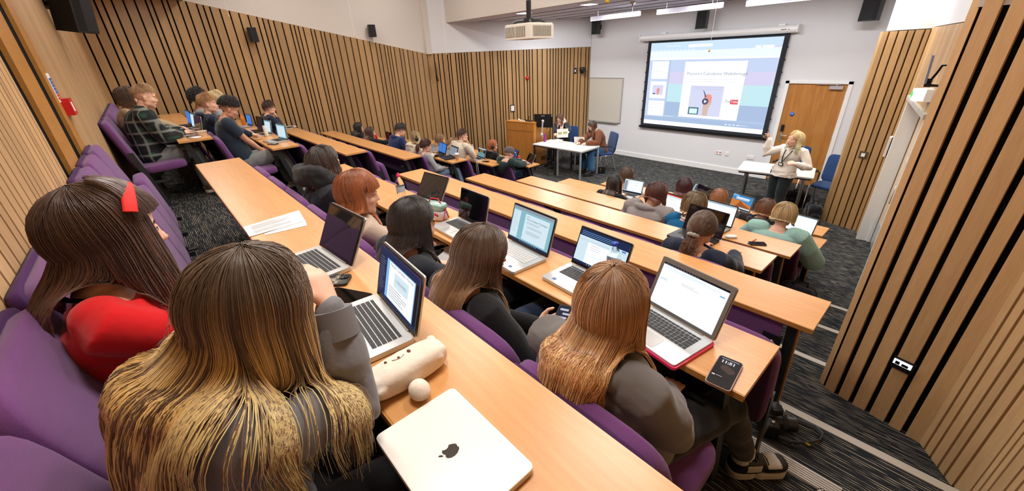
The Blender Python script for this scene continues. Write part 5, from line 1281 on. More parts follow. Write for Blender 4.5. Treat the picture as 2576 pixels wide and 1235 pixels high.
mb = MB(); w_ = P['arms'][1][2]; e_ = P['arms'][1][1]; mb.tube([w_.lerp(e_, .30), w_.lerp(e_, .03)], [.047, .043], 0, 18); mb.build('cuff', mat('rib_grey', (120, 120, 124), .9), P['obj'])
P = seated('person in dark green plaid overshirt typing at the end seat, fair cropped hair', (366, 245), 6, 1.2, sx=-6.62, female=False, sc=1.1, hyaw=-4, hpitch=14, top='plaid_cloth', topfat=.03, collar=True, trousers='cloth_grey', shoes='shoe_brown', sole='sole_white', thigh=.012, vox=.0065, seed=4, hipdy=.02,
           hands={1: V(-6.62, .27, 2.14), -1: V(-6.85, .30, 2.14)}, hcurl=.25, hairs=dict(style='short', n=2600, L=.036, cols=((110, 84, 60), (150, 118, 82), (176, 142, 100)), th=.024, hl=(50, 56, 74), tilt=30, rad=.0013, fade=True))
P = seated('person in tan jacket typing beside the plaid overshirt, brown curls', (324, 247), 6, 1.18, sx=-7.2, female=True, hpitch=12, top='top_tan', vox=.009, seed=6, hands={1: V(-7.12, .32, 2.14), -1: V(-7.3, .32, 2.14)},
           hairs=dict(n=700, L=.13, cols=((60, 40, 28), (92, 62, 40), (120, 84, 54)), wave=.014, wf=5, rad=.002, th=.028))
# row 5 left block
P = seated('person in dark blue-grey T-shirt with curly black hair looking down', (577, 275), 5, 1.22, sx=-6.66, female=False, sc=1.06, hpitch=30, hyaw=-6, top='top_tee', sleeve='short', topfat=.016, skin='skin_mid', trousers='cloth_grey', thigh=.016, shoes='shoe_white', sole='sole_white', vox=.0065, seed=12,
           hands={1: V(-6.62, 1.12, 1.74), -1: V(-6.75, 1.15, 1.72)}, hdir={1: V(0, 1, 0), -1: V(0, 1, 0)}, knees={1: V(-6.52, 1.32, 1.72), -1: V(-6.80, 1.30, 1.70)}, feet={1: V(-6.42, 1.42, 1.225), -1: V(-6.82, 1.38, 1.225)},
           hairs=dict(style='short', n=2400, L=.026, curl=.016, cols=((22, 17, 15), (34, 26, 22)), th=.040, hl=(54, 72, 92), tilt=10, rad=.0017, fade=True))
P = seated('person in navy hoodie with tousled ginger-blond hair looking right', (524, 262), 5, 1.22, sx=-7.35, female=False, hpitch=4, hyaw=-12, top='top_navy', hood=True, vox=.008, seed=13, hairs=dict(style='short', n=1500, L=.038, cols=((130, 92, 58), (176, 134, 88)), th=.034, hl=(52, 70, 92), tilt=25, rad=.0016, fade=True))
P = seated('person with black afro hair behind the navy hoodie', (502, 250), 5, 1.22, sx=-7.85, female=False, hpitch=4, top='top_lgrey', skin='skin_tan', vox=.01, seed=14, hairs=dict(style='short', n=1400, L=.03, curl=.012, cols=((16, 13, 12), (28, 22, 20)), th=.05, hl=(60, 90, 120), rad=.0024))
P = seated('person with bleached fair hair partly hidden behind the ginger-blond person', (546, 252), 5, 1.25, sx=-8.2, female=False, top='top_lgrey', vox=.01, seed=15, hairs=dict(style='short', n=800, L=.05, cols=((170, 140, 100), (212, 186, 142)), th=.03, rad=.002))
P = seated('person in navy jumper resting chin on hand near the left wall', (678, 272), 4, 1.2, sx=-9.55, female=False, sc=1.05, hyaw=-25, hpitch=8, top='top_navy', vox=.008, seed=16, chin=1, hands={-1: V(-9.75, 2.0, 1.66)}, hdir={1: V(-.3, -.1, 1)}, hnrm={1: V(0, -1, 0)}, hcurl={1: .9, -1: .3},
           hairs=dict(style='short', n=1000, L=.055, cols=((44, 30, 24), (76, 50, 36)), th=.03, hl=(50, 84, 112), tilt=25, rad=.0018))
# row 2 left block
P = seated('person with long dark hair and glasses, far left of the third lowest row', (903, 322), 2, 1.04, female=True, hyaw=-20, top='top_black', glasses=True, vox=.009, seed=21, hairs=dict(n=500, L=.32, cols=DK, rad=.002))
P = seated('person with long mid-brown hair beside the dark-haired one with glasses', (932, 334), 2, 1.03, female=True, hyaw=-15, top='top_black', vox=.01, seed=22, hands={1: V(-8.7, 4.1, 1.2), -1: V(-9.4, 4.0, 1.13)}, hairs=dict(n=500, L=.30, cols=((60, 40, 30), (92, 60, 42), (120, 78, 54)), rad=.002))
P = seated('person in blue hoodie and glasses with short dark hair looking down', (1008, 328), 2, 1.16, female=False, sc=1.04, hyaw=-15, hpitch=22, top='cloth_navyhood', hood=True, glasses=True, vox=.008, seed=23, hairs=dict(style='short', n=1000, L=.045, cols=((34, 25, 21), (54, 40, 32)), th=.032, hl=(54, 76, 108), tilt=25, rad=.0018))
P = seated('person with black headphones over blonde-streaked hair, beige hooded top', (1045, 347), 2, 1.12, hyaw=-8, top='top_cream', hood=True, vox=.01, seed=24, hairs=dict(n=600, L=.20, cols=((120, 92, 62), (190, 160, 116)), hi=((200, 170, 128), (226, 200, 156)), hp=.5, rad=.002)); headphones(P)
P = seated('person with red-brown ponytail and light grey sweater, aisle seat', (1072, 368), 2, 1.02, hyaw=-12, hpitch=10, top='top_lgrey', trousers='cloth_ljeans', glasses=True, vox=.008, seed=25, hands={1: V(-6.38, 3.92, .98), -1: V(-6.52, 3.95, .96)}, hipx=-6.55, knees={1: V(-6.36, 4.20, .88), -1: V(-6.66, 4.18, .88)}, feet={1: V(-6.34, 4.28, .46), -1: V(-6.6, 4.22, .46)}, shoes='shoe_white',
           hairs=dict(style='pony', n=900, L=.20, cols=((52, 26, 24), (84, 36, 32), (104, 50, 40)), tie=(0, -1, .15), rad=.0018, wave=.006))
# row 1 left block
P = seated('person with light brown hair between the wall and a blonde neighbour', (1108, 352), 1, 1.08, hyaw=-25, top='top_lgrey', vox=.01, seed=31, hairs=dict(n=400, L=.22, cols=((110, 80, 52), (160, 122, 82)), rad=.0022))
P = seated('person with wavy dark-blonde hair behind the pale laptop screens', (1139, 361), 1, 1.05, top='top_lgrey', vox=.011, seed=32, hairs=dict(n=400, L=.22, cols=((120, 88, 56), (176, 138, 92)), wave=.01, rad=.0022))
P = seated('bearded person in cream jacket and glasses with hand at mouth', (1164, 341), 1, 1.2, sx=-7.02, female=False, sc=1.08, hyaw=-25, hpitch=2, top='top_cream', collar=True, glasses=True, vox=.008, seed=33, chin=1, hands={-1: V(-7.3, 4.9, .95)}, hdir={1: V(-.2, -.2, 1)}, hnrm={1: V(0, -1, 0)}, hcurl={1: .8, -1: .3},
           hairs=dict(style='short', n=1000, L=.04, cols=((60, 38, 28), (90, 58, 40)), th=.026, hl=(50, 78, 108), tilt=25, rad=.0018))
# row 0 left block
P = seated('person with ginger hair, black hoodie and over-ear headphones', (1240, 367), 0, 1.09, hyaw=-35, hpitch=14, top='top_black', hood=True, vox=.008, seed=41, hairs=dict(n=700, L=.05, cols=((150, 84, 44), (186, 112, 62)), rad=.002, flare=0)); headphones(P)
P = seated('person in grey cap and dark green jacket typing by the aisle', (1281, 386), 0, 1.06, female=False, sc=1.04, hyaw=-18, hpitch=16, top='top_green', topfat=.018, trousers='cloth_djeans', vox=.0075, seed=42, hands={1: V(-6.02, 5.72, .77), -1: V(-6.16, 5.86, .77)}, hcurl=.25, hipx=-6.32, knees={1: V(-6.1, 5.86, .53), -1: V(-6.4, 5.84, .53)},
           hairs=dict(style='short', n=500, L=.015, cols=((120, 90, 64), (150, 116, 84)), th=.004, hl=(50, 80, 105), rad=.0016))
mb = MB(); H_ = P['H']; Rh_ = P['Rh']
prof = [(.001, .135), (.04, .130), (.075, .105), (.097, .06), (.101, .03)]
mb.lathe([(r_, z_) for r_, z_ in prof], H_(0, -.008, 0), 0, 24, R=Rh_ @ Matrix.Diagonal((1.0, 1.2, 1.06)))
mb.tube([H_(.07 * cos(a), .06 + .075 * sin(a), .036 - .012 * sin(a)) for a in [pi * i / 10 for i in range(11)]], [(.003, .02 + .02 * sin(pi * i / 10)) for i in range(11)], 0, 8, upv=(0, 0, 1))
mb.add([H_(x, y, z) for x, y, z in ((-.075, .06, .04), (.075, .06, .04), (.06, .14, .024), (0, .165, .018), (-.06, .14, .024), (-.075, .06, .034), (.075, .06, .034), (.06, .14, .018), (0, .165, .012), (-.06, .14, .018))], [(0, 1, 2, 3, 4), (9, 8, 7, 6, 5), (1, 6, 7, 2), (2, 7, 8, 3), (3, 8, 9, 4), (4, 9, 5, 0)], 0, True)
mb.build('cap', cloth('cap_grey', (92, 84, 82)), P['obj'])
# row 5 centre block
P = seated('person wrapped in a thick charcoal scarf, dark shoulder-length hair', (820, 415), 5, 1.07, hyaw=6, hpitch=6, top='top_charcoal', topfat=.025, lap=True, vox=.007, seed=51, hairs=dict(n=3000, L=.085, cols=((40, 30, 24), (66, 48, 38), (112, 84, 64)), hi=((70, 52, 40), (140, 106, 80)), hp=.2, rad=.0014, flare=.5, th=.028, wave=.008)); scarf(P, 'scarf_dark', .058, .115, -.005, 2)
P = seated('person with wavy ginger hair past the shoulders and pale beige top', (905, 488), 5, 1.06, hyaw=-30, hpitch=8, top='top_beige', lap=True, bvh=True, vox=.006, seed=52, hairs=dict(n=7500, L=.33, cols=((118, 64, 30), (156, 88, 44), (184, 114, 64)), hi=((150, 88, 44), (206, 142, 88)), hp=.35, rad=.0011, wave=.020, wf=2.4, th=.026, clump=.8, fringe=92, face=66))
P = seated('person with straight very dark brown hair and black T-shirt', (1042, 565), 5, 1.05, hyaw=-4, hpitch=14, top='top_charcoal', sleeve='short', lap=True, bvh=True, vox=.007, seed=53, hairs=dict(n=7000, L=.38, cols=((30, 22, 19), (42, 30, 25), (60, 42, 34)), rad=.0009, wave=.003, th=.012, clump=.2, flare=.02, face=66))
# phone holder
hx_ = onz((1405, 812), 1.80)
P = seated('person in black top texting on a phone, long straight brown hair', (1208, 650), 5, 1.05, hyaw=-10, hpitch=30, top='top_black', vox=.0055, tvox=.007, bvh=True, seed=54, trousers='cloth_djeans',
           hands={-1: onz((1370, 815), 1.79) + V(-.02, -.03, 0), 1: onz((1445, 850), 1.79) + V(.01, -.06, 0)}, hdir={-1: V(.55, .75, .1), 1: V(-.45, .8, .1)}, hnrm={-1: V(.6, -.3, .75), 1: V(-.6, -.3, .75)}, hcurl=.45, sleeve='long',
           hairs=dict(n=11000, L=.48, cols=((66, 46, 32), (100, 70, 46), (138, 98, 62)), hi=((96, 70, 48), (186, 142, 94)), hp=.22, rad=.0009, wave=.005, th=.012, clump=.25, flare=.02, face=64))
PHONEP = P
mb = MB()
for s in (1, -1):
    w_ = P['arms'][s][2]; e_ = P['arms'][s][1]; d_ = (w_ - e_).normalized(); a_, b_, c_ = d_.orthogonal().normalized(), None, None; b_ = d_.cross(a_)
    mb.tube([w_ - d_ * .005 + (a_ * cos(t) + b_ * sin(t)) * .028 for t in [2 * pi * i / 16 for i in range(17)]], .0022, 0, 6)
mb.build('bracelet', mat('gold', (214, 180, 120), .3, metal=.9), P['obj'])
kn_ = onz((1790, 985), 1.66)
P = seated('person in washed grey hoodie with long straight blonde hair, nearest the aisle', (1538, 775), 5, 1.08, hyaw=-3, hpitch=16, top='top_heather_dk', hood=True, vox=.0065, tvox=.007, bvh=True, tfold=.009, topfat=.018, seed=55, trousers='cloth_black', shoes='hightop', hipx=-.50,
           hands={1: V(-.42, 1.08, 1.75), -1: V(-.60, 1.06, 1.77)}, knees={1: V(-.285, 1.34, 1.60), -1: V(-.54, 1.26, 1.66)}, feet={1: V(-.225, 1.60, 1.105), -1: V(-.48, 1.36, 1.235)}, hipdy=.04,
           hairs=dict(n=12000, L=.54, cols=((126, 92, 62), (160, 114, 74), (180, 124, 72), (206, 164, 112)), hi=((150, 114, 78), (204, 160, 110), (234, 208, 164)), hp=.4, rad=.0009, wave=.004, th=.014, clump=.25, flare=.02, face=60)) if cloth('top_heather_dk', (112, 108, 106)) else None
BLP = P
# centre block, rows 3 to 0
P = seated('person in navy jacket with low brown ponytail in a grey scrunchie', (1766, 578), 3, 1.06, hpitch=14, top='top_navy', topfat=.022, tfold=.009, vox=.0075, seed=61, hairs=dict(style='pony', n=2600, L=.17, cols=((66, 48, 36), (96, 70, 50), (120, 88, 62)), tie=(0, -.92, -.38), rad=.0014, tailw=.034, th=.016, wave=.01))
mb = MB(); tp = P['tie']; td_ = P['tie_dir']; a_ = V(0, 0, 1).cross(td_).normalized(); b_ = V(0, 0, 1) * .5 + td_ * .6; b_.normalize(); pts = [tp + (a_ * cos(t) + b_ * sin(t)) * .028 for t in [2 * pi * i / 20 for i in range(21)]]
mb.tube(pts, [.013 + .003 * sin(i * 2.3) for i in range(21)], 0, 10); mb.build('scrunchie', cloth('scrunchie_grey', (158, 152, 148)), P['obj'])
P = seated('person in heather grey hoodie and glasses with auburn hair', (1652, 490), 2, 1.06, hyaw=-22, hpitch=22, sc=1.16, top='top_heather', hood=True, topfat=.04, tfold=.010, glasses=True, vox=.0085, seed=62, hairs=dict(n=2200, L=.20, cols=((64, 34, 26), (96, 50, 36), (118, 66, 46)), rad=.0016, wave=.006, th=.022))
P = seated('person in teal-blue jumper with white collar and dark-blonde waves', (1746, 518), 2, 1.05, hpitch=12, top='top_blue', topfat=.022, vox=.0085, seed=63, hairs=dict(n=2200, L=.06, cols=((96, 76, 54), (136, 110, 76), (172, 142, 100)), hi=((130, 104, 72), (196, 166, 122)), hp=.35, wave=.016, wf=4, rad=.0016, th=.034, flare=.2, clump=.8))
mb = MB(); mb.tube([P['neckb'] + P['Rt'] * cos(t) * .07 + P['F'] * sin(t) * .066 + V(0, 0, .012) for t in [2 * pi * i / 20 for i in range(21)]], [(.014, .008)] * 21, 0, 8); mb.build('shirt_collar', 'top_white', P['obj'])
P = seated('person in black top with long black hair parted at the crown', (1546, 465), 1, 1.03, hyaw=-5, hpitch=16, top='top_black', vox=.009, seed=64, hairs=dict(n=1800, L=.24, cols=((26, 20, 19), (38, 28, 25), (54, 40, 32)), hi=((60, 44, 34), (150, 116, 82)), hp=.10, rad=.0016))
P = seated('person in pale teal jumper with shoulder-length blonde hair', (1972, 543), 1, 1.07, hpitch=16, sc=1.22, top='top_teal', topfat=.04, vox=.0085, seed=65, tfold=.003, hands={1: V(-.82, 4.95, .90), -1: V(-1.2, 4.95, .90)}, hairs=dict(n=2800, L=.09, cols=((140, 116, 78), (186, 158, 112), (206, 180, 136)), hi=((170, 142, 98), (232, 210, 168)), hp=.4, rad=.0016, th=.026, flare=-.1, wave=.008))
P = seated('person in cream knit with brown bob, leftmost in the front centre row', (1576, 442), 0, 1.07, hpitch=10, top='top_knit', topfat=.02, vox=.01, seed=66, hairs=dict(n=1300, L=.06, cols=((70, 50, 36), (104, 76, 52), (132, 98, 66)), rad=.0018, th=.022))
P = seated('person in oatmeal knit with burgundy hair', (1722, 472), 0, 1.06, hyaw=-10, hpitch=12, top='top_knit', topfat=.02, vox=.0095, seed=67, hairs=dict(n=1500, L=.12, cols=((50, 22, 26), (78, 34, 38), (92, 46, 44)), rad=.0018, th=.024))
P = seated('person with strawberry-blond hair and dark top behind an open laptop', (1808, 500), 0, 1.03, hpitch=12, top='top_black', vox=.01, seed=68, hairs=dict(n=1300, L=.10, cols=((126, 84, 54), (168, 118, 76), (190, 142, 98)), rad=.0018, th=.022))
P = seated('person in black coat with coppery brown bob, front row right', (1925, 527), 0, 1.0, hyaw=-20, hpitch=16, top='top_black', topfat=.03, hood=True, vox=.0095, seed=69, hairs=dict(n=1800, L=.08, cols=((86, 54, 34), (124, 80, 50), (148, 100, 64)), hi=((120, 82, 52), (178, 130, 86)), hp=.25, rad=.0018, th=.024))
# the two at the side tables
hd = ony((1408, 300), 8.52)
P = make_person('person in pink check scarf and glasses holding a white laptop lid', hd, V(-7.5, 8.70, .52), yaw=197, hyaw=-4, hpitch=22, top='top_black', topfat=.022, glasses=True, vox=.0075, seed=71, knees={1: V(-7.7, 8.28, .56), -1: V(-7.45, 8.25, .56)}, feet={1: V(-7.6, 8.1, .11), -1: V(-7.3, 8.0, .11)}, hands={1: ony((1398, 342), 8.1), -1: ony((1432, 338), 8.15)},
                hairs=dict(n=1500, L=.16, cols=((76, 54, 38), (112, 82, 56), (140, 106, 74)), wave=.01, rad=.0018, th=.02, face=56))
scarf(P, mat('scarf_pink', (226, 184, 176), .9, var=.35, vscale=22), .05, .10, .01, 1)
mb = MB()
for s in (1, -1): mb.tube([P['neckb'] + P['Rt'] * s * .06 + P['F'] * .07, P['neckb'] + P['Rt'] * s * .075 + P['F'] * .13 + V(0, 0, -.12), P['neckb'] + P['Rt'] * s * .07 + P['F'] * .16 + V(0, 0, -.26)], [(.02, .05)] * 3, 0, 10)
mb.build('scarf_ends', 'scarf_pink', P['obj'])
hd = ony((1490, 318), 8.36)
P = make_person('person in brown teddy coat typing, long brown hair with copper ends', hd, V(-6.18, 8.60, .52), yaw=152, hyaw=8, hpitch=30, top='top_brown', topfat=.034, tfold=.007, trousers='cloth_djeans2', vox=.0075, seed=72, knees={1: V(-6.5, 8.2, .55), -1: V(-6.15, 8.12, .55)}, feet={1: V(-6.3, 8.1, .11), -1: V(-6.0, 8.0, .11)}, thigh=.03, hands={1: onz((1455, 358), .78) + V(.02, .05, 0), -1: onz((1470, 360), .78) + V(.05, .05, 0)}, hcurl=.25,
                hairs=dict(n=2000, L=.27, cols=((50, 36, 28), (96, 62, 44), (160, 100, 66)), rad=.0017, th=.018, face=52, clump=.6, wave=.006)) if cloth('cloth_djeans2', (44, 84, 120)) else None
mb = MB(); mb.tube([P['neckb'] + V(0, 0, -.03), P['neckb'] + V(0, 0, .03)], [.068, .06], 0, 16); mb.build('roll_neck', 'top_white', P['obj'])
# teacher
hd = ony((1999, 352), 7.78); hp_ = ony((1972, 428), 7.85)
P = make_person('person standing in white blouse pointing back at the screen with a remote', hd, V(hp_.x - .01, 7.86, .90), yaw=158, hyaw=-14, hpitch=-4, hroll=-6, stand=True, sc=1.03, top='top_white', puff=.35, topfat=.012, tfold=.005, trousers='cloth_trouser', thigh=.012, vox=.0065, seed=81,
                hands={1: ony((1937, 350), 7.85), -1: ony((2002, 412), 7.55)}, hdir={1: V(-.8, .1, .5), -1: V(-.8, -.3, .05)}, hnrm={1: V(.2, -.9, -.2), -1: V(0, .6, -.6)}, hcurl={1: .8, -1: .8}, elbow={1: V(0, 0, -1), -1: V(.7, .2, -1)},
                feet={1: V(hp_.x - .18, 7.72, .10), -1: V(hp_.x + .12, 7.75, .10)}, hairs=dict(n=3500, L=.18, cols=((176, 146, 100), (214, 186, 140), (232, 208, 164)), hi=((206, 180, 136), (244, 228, 192)), hp=.4, rad=.0015, wave=.014, wf=2.6, th=.03, face=74, clump=.6, flare=.35)) if cloth('cloth_trouser', (34, 42, 44)) else None
mb = MB(); cc_ = P['cen']; f_ = P['F']
for s in (1, -1): mb.tube([P['neckb'] + P['Rt'] * s * .05 - f_ * .02, cc_(.9) + P['Rt'] * s * .055 + f_ * .115, cc_(.62) + P['Rt'] * s * .03 + f_ * .155, cc_(.38) + f_ * .155], [(.002, .008)] * 4, 0, 6, upv=tuple(f_))
mb.build('lanyard', 'black_matt', P['obj'])
mb = MB(); mb.cbox((0, 0, 0), (.085, .006, .055), 0, Matrix.Translation(cc_(.31) + f_ * .16) @ R3(P['Rt'], f_, V(0, 0, 1)).to_4x4()); mb.cbox((0, .004, .0), (.06, .002, .03), 1, Matrix.Translation(cc_(.31) + f_ * .16) @ R3(P['Rt'], f_, V(0, 0, 1)).to_4x4()); mb.build('id_badge', ['black_plastic', 'paper'], P['obj'])
mb = MB(); rg = []
for i in range(5):
    t = i / 4; rg.append((cc_(.12) - V(0, 0, .14 * t), P['Rt'] * (.175 + .035 * t), P['F'] * (.125 + .035 * t)))
mb2 = MB(); loft(mb2, rg, 0, 40); remesh(mb2, .009, 'peplum', ['top_white'], P['obj'], None, 2, folds(.008, 9, 40))
TEACH = P
# ------------------------------------------------------------------ laptops
E_ = {'w': emis('lap_white', (244, 248, 252), 1.12), 'b': emis('lap_pale', (206, 226, 236), 1.06), 'c': emis('lap_cyan', (140, 190, 204), 0.95), 'n': emis('lap_navy', (28, 44, 84), 0.90), 'k': emis('lap_black', (24, 26, 34), 0.67), 'g': emis('lap_grey', (150, 160, 172), 0.90),
      'r': emis('lap_red', (214, 60, 44), 1.01), 'bl': emis('lap_blue', (58, 120, 206), 1.01), 'o': emis('lap_sand', (206, 124, 62), 1.01), 'o2': emis('lap_sand2', (150, 84, 44), 1.01), 'sk': emis('lap_sky', (70, 140, 196), 1.01), 't': emis('lap_text', (70, 80, 96), 0.78), 'y': emis('lap_gold', (196, 160, 60), 0.90), 'pur': emis('lap_purple', (120, 86, 190), 1.01), 'grn': emis('lap_green', (96, 190, 130), 1.01), 'lb': emis('lap_lblue', (128, 180, 226), 1.06)}
EK = list(E_); EI = {k: i for i, k in enumerate(EK)}; EM = [E_[k] for k in EK]
class Scr:
    """draws on a display lying in local x,z (w by h), facing -y"""
    def __init__(s, w, h, T): s.w, s.h, s.T = w, h, T; s.m = MB(); s.d = 0
    def r(s, u0, v0, u1, v1, c, d=1):
        w, h = s.w, s.h; y = -.0004 - d * .00025; s.m.add([(-w / 2 + u0 * w, y, v0 * h), (-w / 2 + u1 * w, y, v0 * h), (-w / 2 + u1 * w, y, v1 * h), (-w / 2 + u0 * w, y, v1 * h)], [(0, 1, 2, 3)], EI[c], False, s.T)
    def p(s, pts, c, d=2):
        y = -.0004 - d * .00025; s.m.add([(-s.w / 2 + u * s.w, y, v * s.h) for u, v in pts], [tuple(range(len(pts)))], EI[c], False, s.T)
    def t(s, st, u, v, size, c, d=3): text(s.m, st, size, s.T @ Matrix.Translation((-s.w / 2 + u * s.w, -.0004 - d * .00025, v * s.h)) @ Matrix.Rotation(pi / 2, 4, 'X'), EI[c])
    def lines(s, u0, u1, v, n, dv, c='t', d=3, seed=1, th=.006):
        r = random.Random(seed)
        for i in range(n): s.r(u0, v - i * dv, u0 + (u1 - u0) * (.6 + .4 * r.random()), v - i * dv + th, c, d)
def content(s, kind, seed=1):
    if kind == 'doc':
        s.r(0, 0, 1, 1, 'w', 0); s.r(0, .955, 1, 1, 'k'); s.lines(.03, .97, .90, 2, .03, 'b', 2, seed, .012); s.r(.0, .84, 1, .845, 'b'); s.r(.02, .60, .14, .64, 'b'); s.lines(.36, .66, .70, 2, .035, 'g', 2, seed); s.lines(.40, .52, .42, 1, .03, 'b', 2, seed); s.r(0, 0, 1, .012, 'b')
        for i in range(12): s.r(.04 + i * .045, .972, .065 + i * .045, .98, 'g', 2)
        s.r(.9, .80, .97, .83, 'lb', 2)
    elif kind == 'form':
        s.r(0, 0, 1, 1, 'b', 0); s.r(0, .80, 1, 1, 'n'); s.r(0, 0, 1, .07, 'n'); s.lines(.03, .95, .93, 3, .045, 'lb', 2, seed, .01); s.r(.02, .70, .98, .705, 'g'); s.r(.22, .07, .80, .66, 'w', 2); s.lines(.28, .55, .60, 3, .06, 't', 3, seed)
        for i in range(5): s.r(.27, .12 + i * .055, .75, .123 + i * .055, 'g', 3)
        for i in range(4): s.r(.27 + i * .16, .12, .272 + i * .16, .34, 'g', 3)
        s.r(.88, .74, .96, .78, 'bl', 2)
        for i in range(9): s.r(.3 + i * .05, .022, .32 + i * .05, .048, 'lb' if i % 3 else 'y', 2)
    elif kind == 'technique':
        s.r(0, 0, 1, 1, 'c', 0); s.r(0, .92, 1, 1, 'pur' if 0 else 'g'); s.r(0, 0, 1, .055, 'n'); s.r(.02, .08, .20, .88, 'b', 1); s.lines(.04, .18, .84, 12, .055, 'g', 2, seed); s.r(.33, .10, .92, .86, 'b', 1); s.t('The Correlation Technique', .37, .70, .0155, 'n'); s.t('SUMMARY', .37, .79, .006, 'n'); s.lines(.38, .86, .64, 2, .035, 't', 3, seed); s.lines(.41, .84, .52, 2, .035, 't', 3, seed + 1); s.lines(.41, .80, .38, 3, .035, 't', 3, seed + 2)
        for i in range(10): s.r(.3 + i * .045, .018, .32 + i * .045, .036, 'lb', 2)
    elif kind == 'formula':
        s.r(0, 0, 1, 1, 'lb', 0); s.r(0, .86, 1, 1, 'n'); s.r(0, 0, 1, .07, 'n'); s.r(0, .07, .20, .86, 'n'); s.lines(.02, .18, .80, 14, .05, 'g', 2, seed); s.r(.27, .08, .90, .84, 'w', 1); s.t("Pearson's Correlation - Formula", .30, .77, .0135, 'k'); s.r(.42, .42, .78, .70, 'b', 2); s.t('r = n(Zxy)-(Zx)(Zy)', .45, .56, .0105, 't', 4); s.r(.45, .54, .74, .544, 't', 4); s.lines(.30, .80, .36, 5, .05, 't', 3, seed, .010); s.r(.92, .07, 1, .86, 'k', 1)
    elif kind == 'blank_doc':
        s.r(0, 0, 1, 1, 'w', 0); s.r(0, .90, 1, 1, 'b'); s.r(0, .93, 1, 1, 'g', 1); s.lines(.2, .9, .85, 2, .03, 'b', 2, seed); s.r(.3, .1, .75, .6, 'b', 2); s.t('Research Methods Workshop', .33, .5, .009, 't'); s.lines(.33, .68, .45, 3, .04, 'g', 3, seed)
    elif kind == 'slide':
        s.r(0, 0, 1, 1, 'b', 0); s.r(0, 0, 1, .06, 'n'); s.r(.02, .1, .17, .9, 'g'); s.r(.25, .1, .95, .92, 'w', 1); s.t("Pearson's Correlation - Formula", .33, .78, .0095, 'k'); s.t('r = Zxy', .5, .55, .02, 't'); s.lines(.3, .85, .3, 3, .06, 't', 3, seed)
    elif kind == 'ppt':
        s.r(0, 0, 1, 1, 'w', 0); s.r(0, .92, 1, 1, 'r'); s.r(0, .80, 1, .92, 'b'); s.r(.25, .15, .95, .75, 'w', 1); s.t('Correlation Formula', .32, .66, .010, 't'); s.lines(.32, .8, .5, 5, .06, 'g', 3, seed); s.r(0, 0, 1, .04, 'n')
    elif kind == 'dunes':
        s.r(0, 0, 1, 1, 'sk', 0); s.r(0, 0, 1, .10, 'b', 3); s.p([(0, .1), (1, .1), (1, .36), (.7, .48), (.42, .62), (.2, .58), (0, .68)], 'o', 1); s.p([(.25, .1), (1, .1), (.9, .22), (.62, .38), (.42, .60), (.40, .42)], 'o2', 2); s.r(.2, .76, .84, .84, 'w', 3)
        for i in range(9): s.r(.21 + i * .07, .66, .25 + i * .07, .74, 'w', 3)
        s.r(0, .88, .3, 1, 'lb', 2)
    elif kind == 'blue2': s.r(0, 0, 1, 1, 'bl', 0); s.r(0, 0, 1, .06, 'n'); s.r(.48, .06, .5, 1, 'n', 1); s.lines(.05, .45, .85, 12, .06, 'lb', 2, seed); s.lines(.53, .95, .85, 12, .06, 'lb', 2, seed + 3)
    elif kind == 'grey': s.r(0, 0, 1, 1, 'g', 0); s.r(0, .9, 1, 1, 't'); s.lines(.1, .9, .8, 12, .055, 't', 2, seed)
    elif kind == 'tiles':
        s.r(0, 0, 1, 1, 'n', 0); s.r(0, .92, 1, 1, 'w'); s.r(.3, .55, .7, .85, 'y', 1); s.r(.4, .62, .6, .78, 'k', 2)
        for i in range(6):
            for j in range(3): s.r(.04 + i * .16, .06 + j * .16, .17 + i * .16, .19 + j * .16, ['grn', 'c', 'lb', 'g'][(i * 2 + j) % 4], 1)
    elif kind == 'apps':
        s.r(0, 0, 1, 1, 'n', 0); s.r(0, .94, 1, 1, 'bl')
        for i in range(5):
            for j in range(3): s.p([(.13 + i * .18 + .05 * cos(a * pi / 5), .22 + j * .25 + .08 * sin(a * pi / 5)) for a in range(10)], ['bl', 'lb', 'b', 'pur', 'r'][(i + j * 2) % 5], 1)
    elif kind == 'white': s.r(0, 0, 1, 1, 'w', 0); s.r(0, .93, 1, 1, 'b'); s.lines(.1, .9, .8, 6, .1, 'b', 2, seed)
    elif kind == 'cyan': s.r(0, 0, 1, 1, 'c', 0); s.r(.1, .1, .9, .9, 'b', 1); s.lines(.15, .85, .85, 14, .05, 'c', 2, seed)
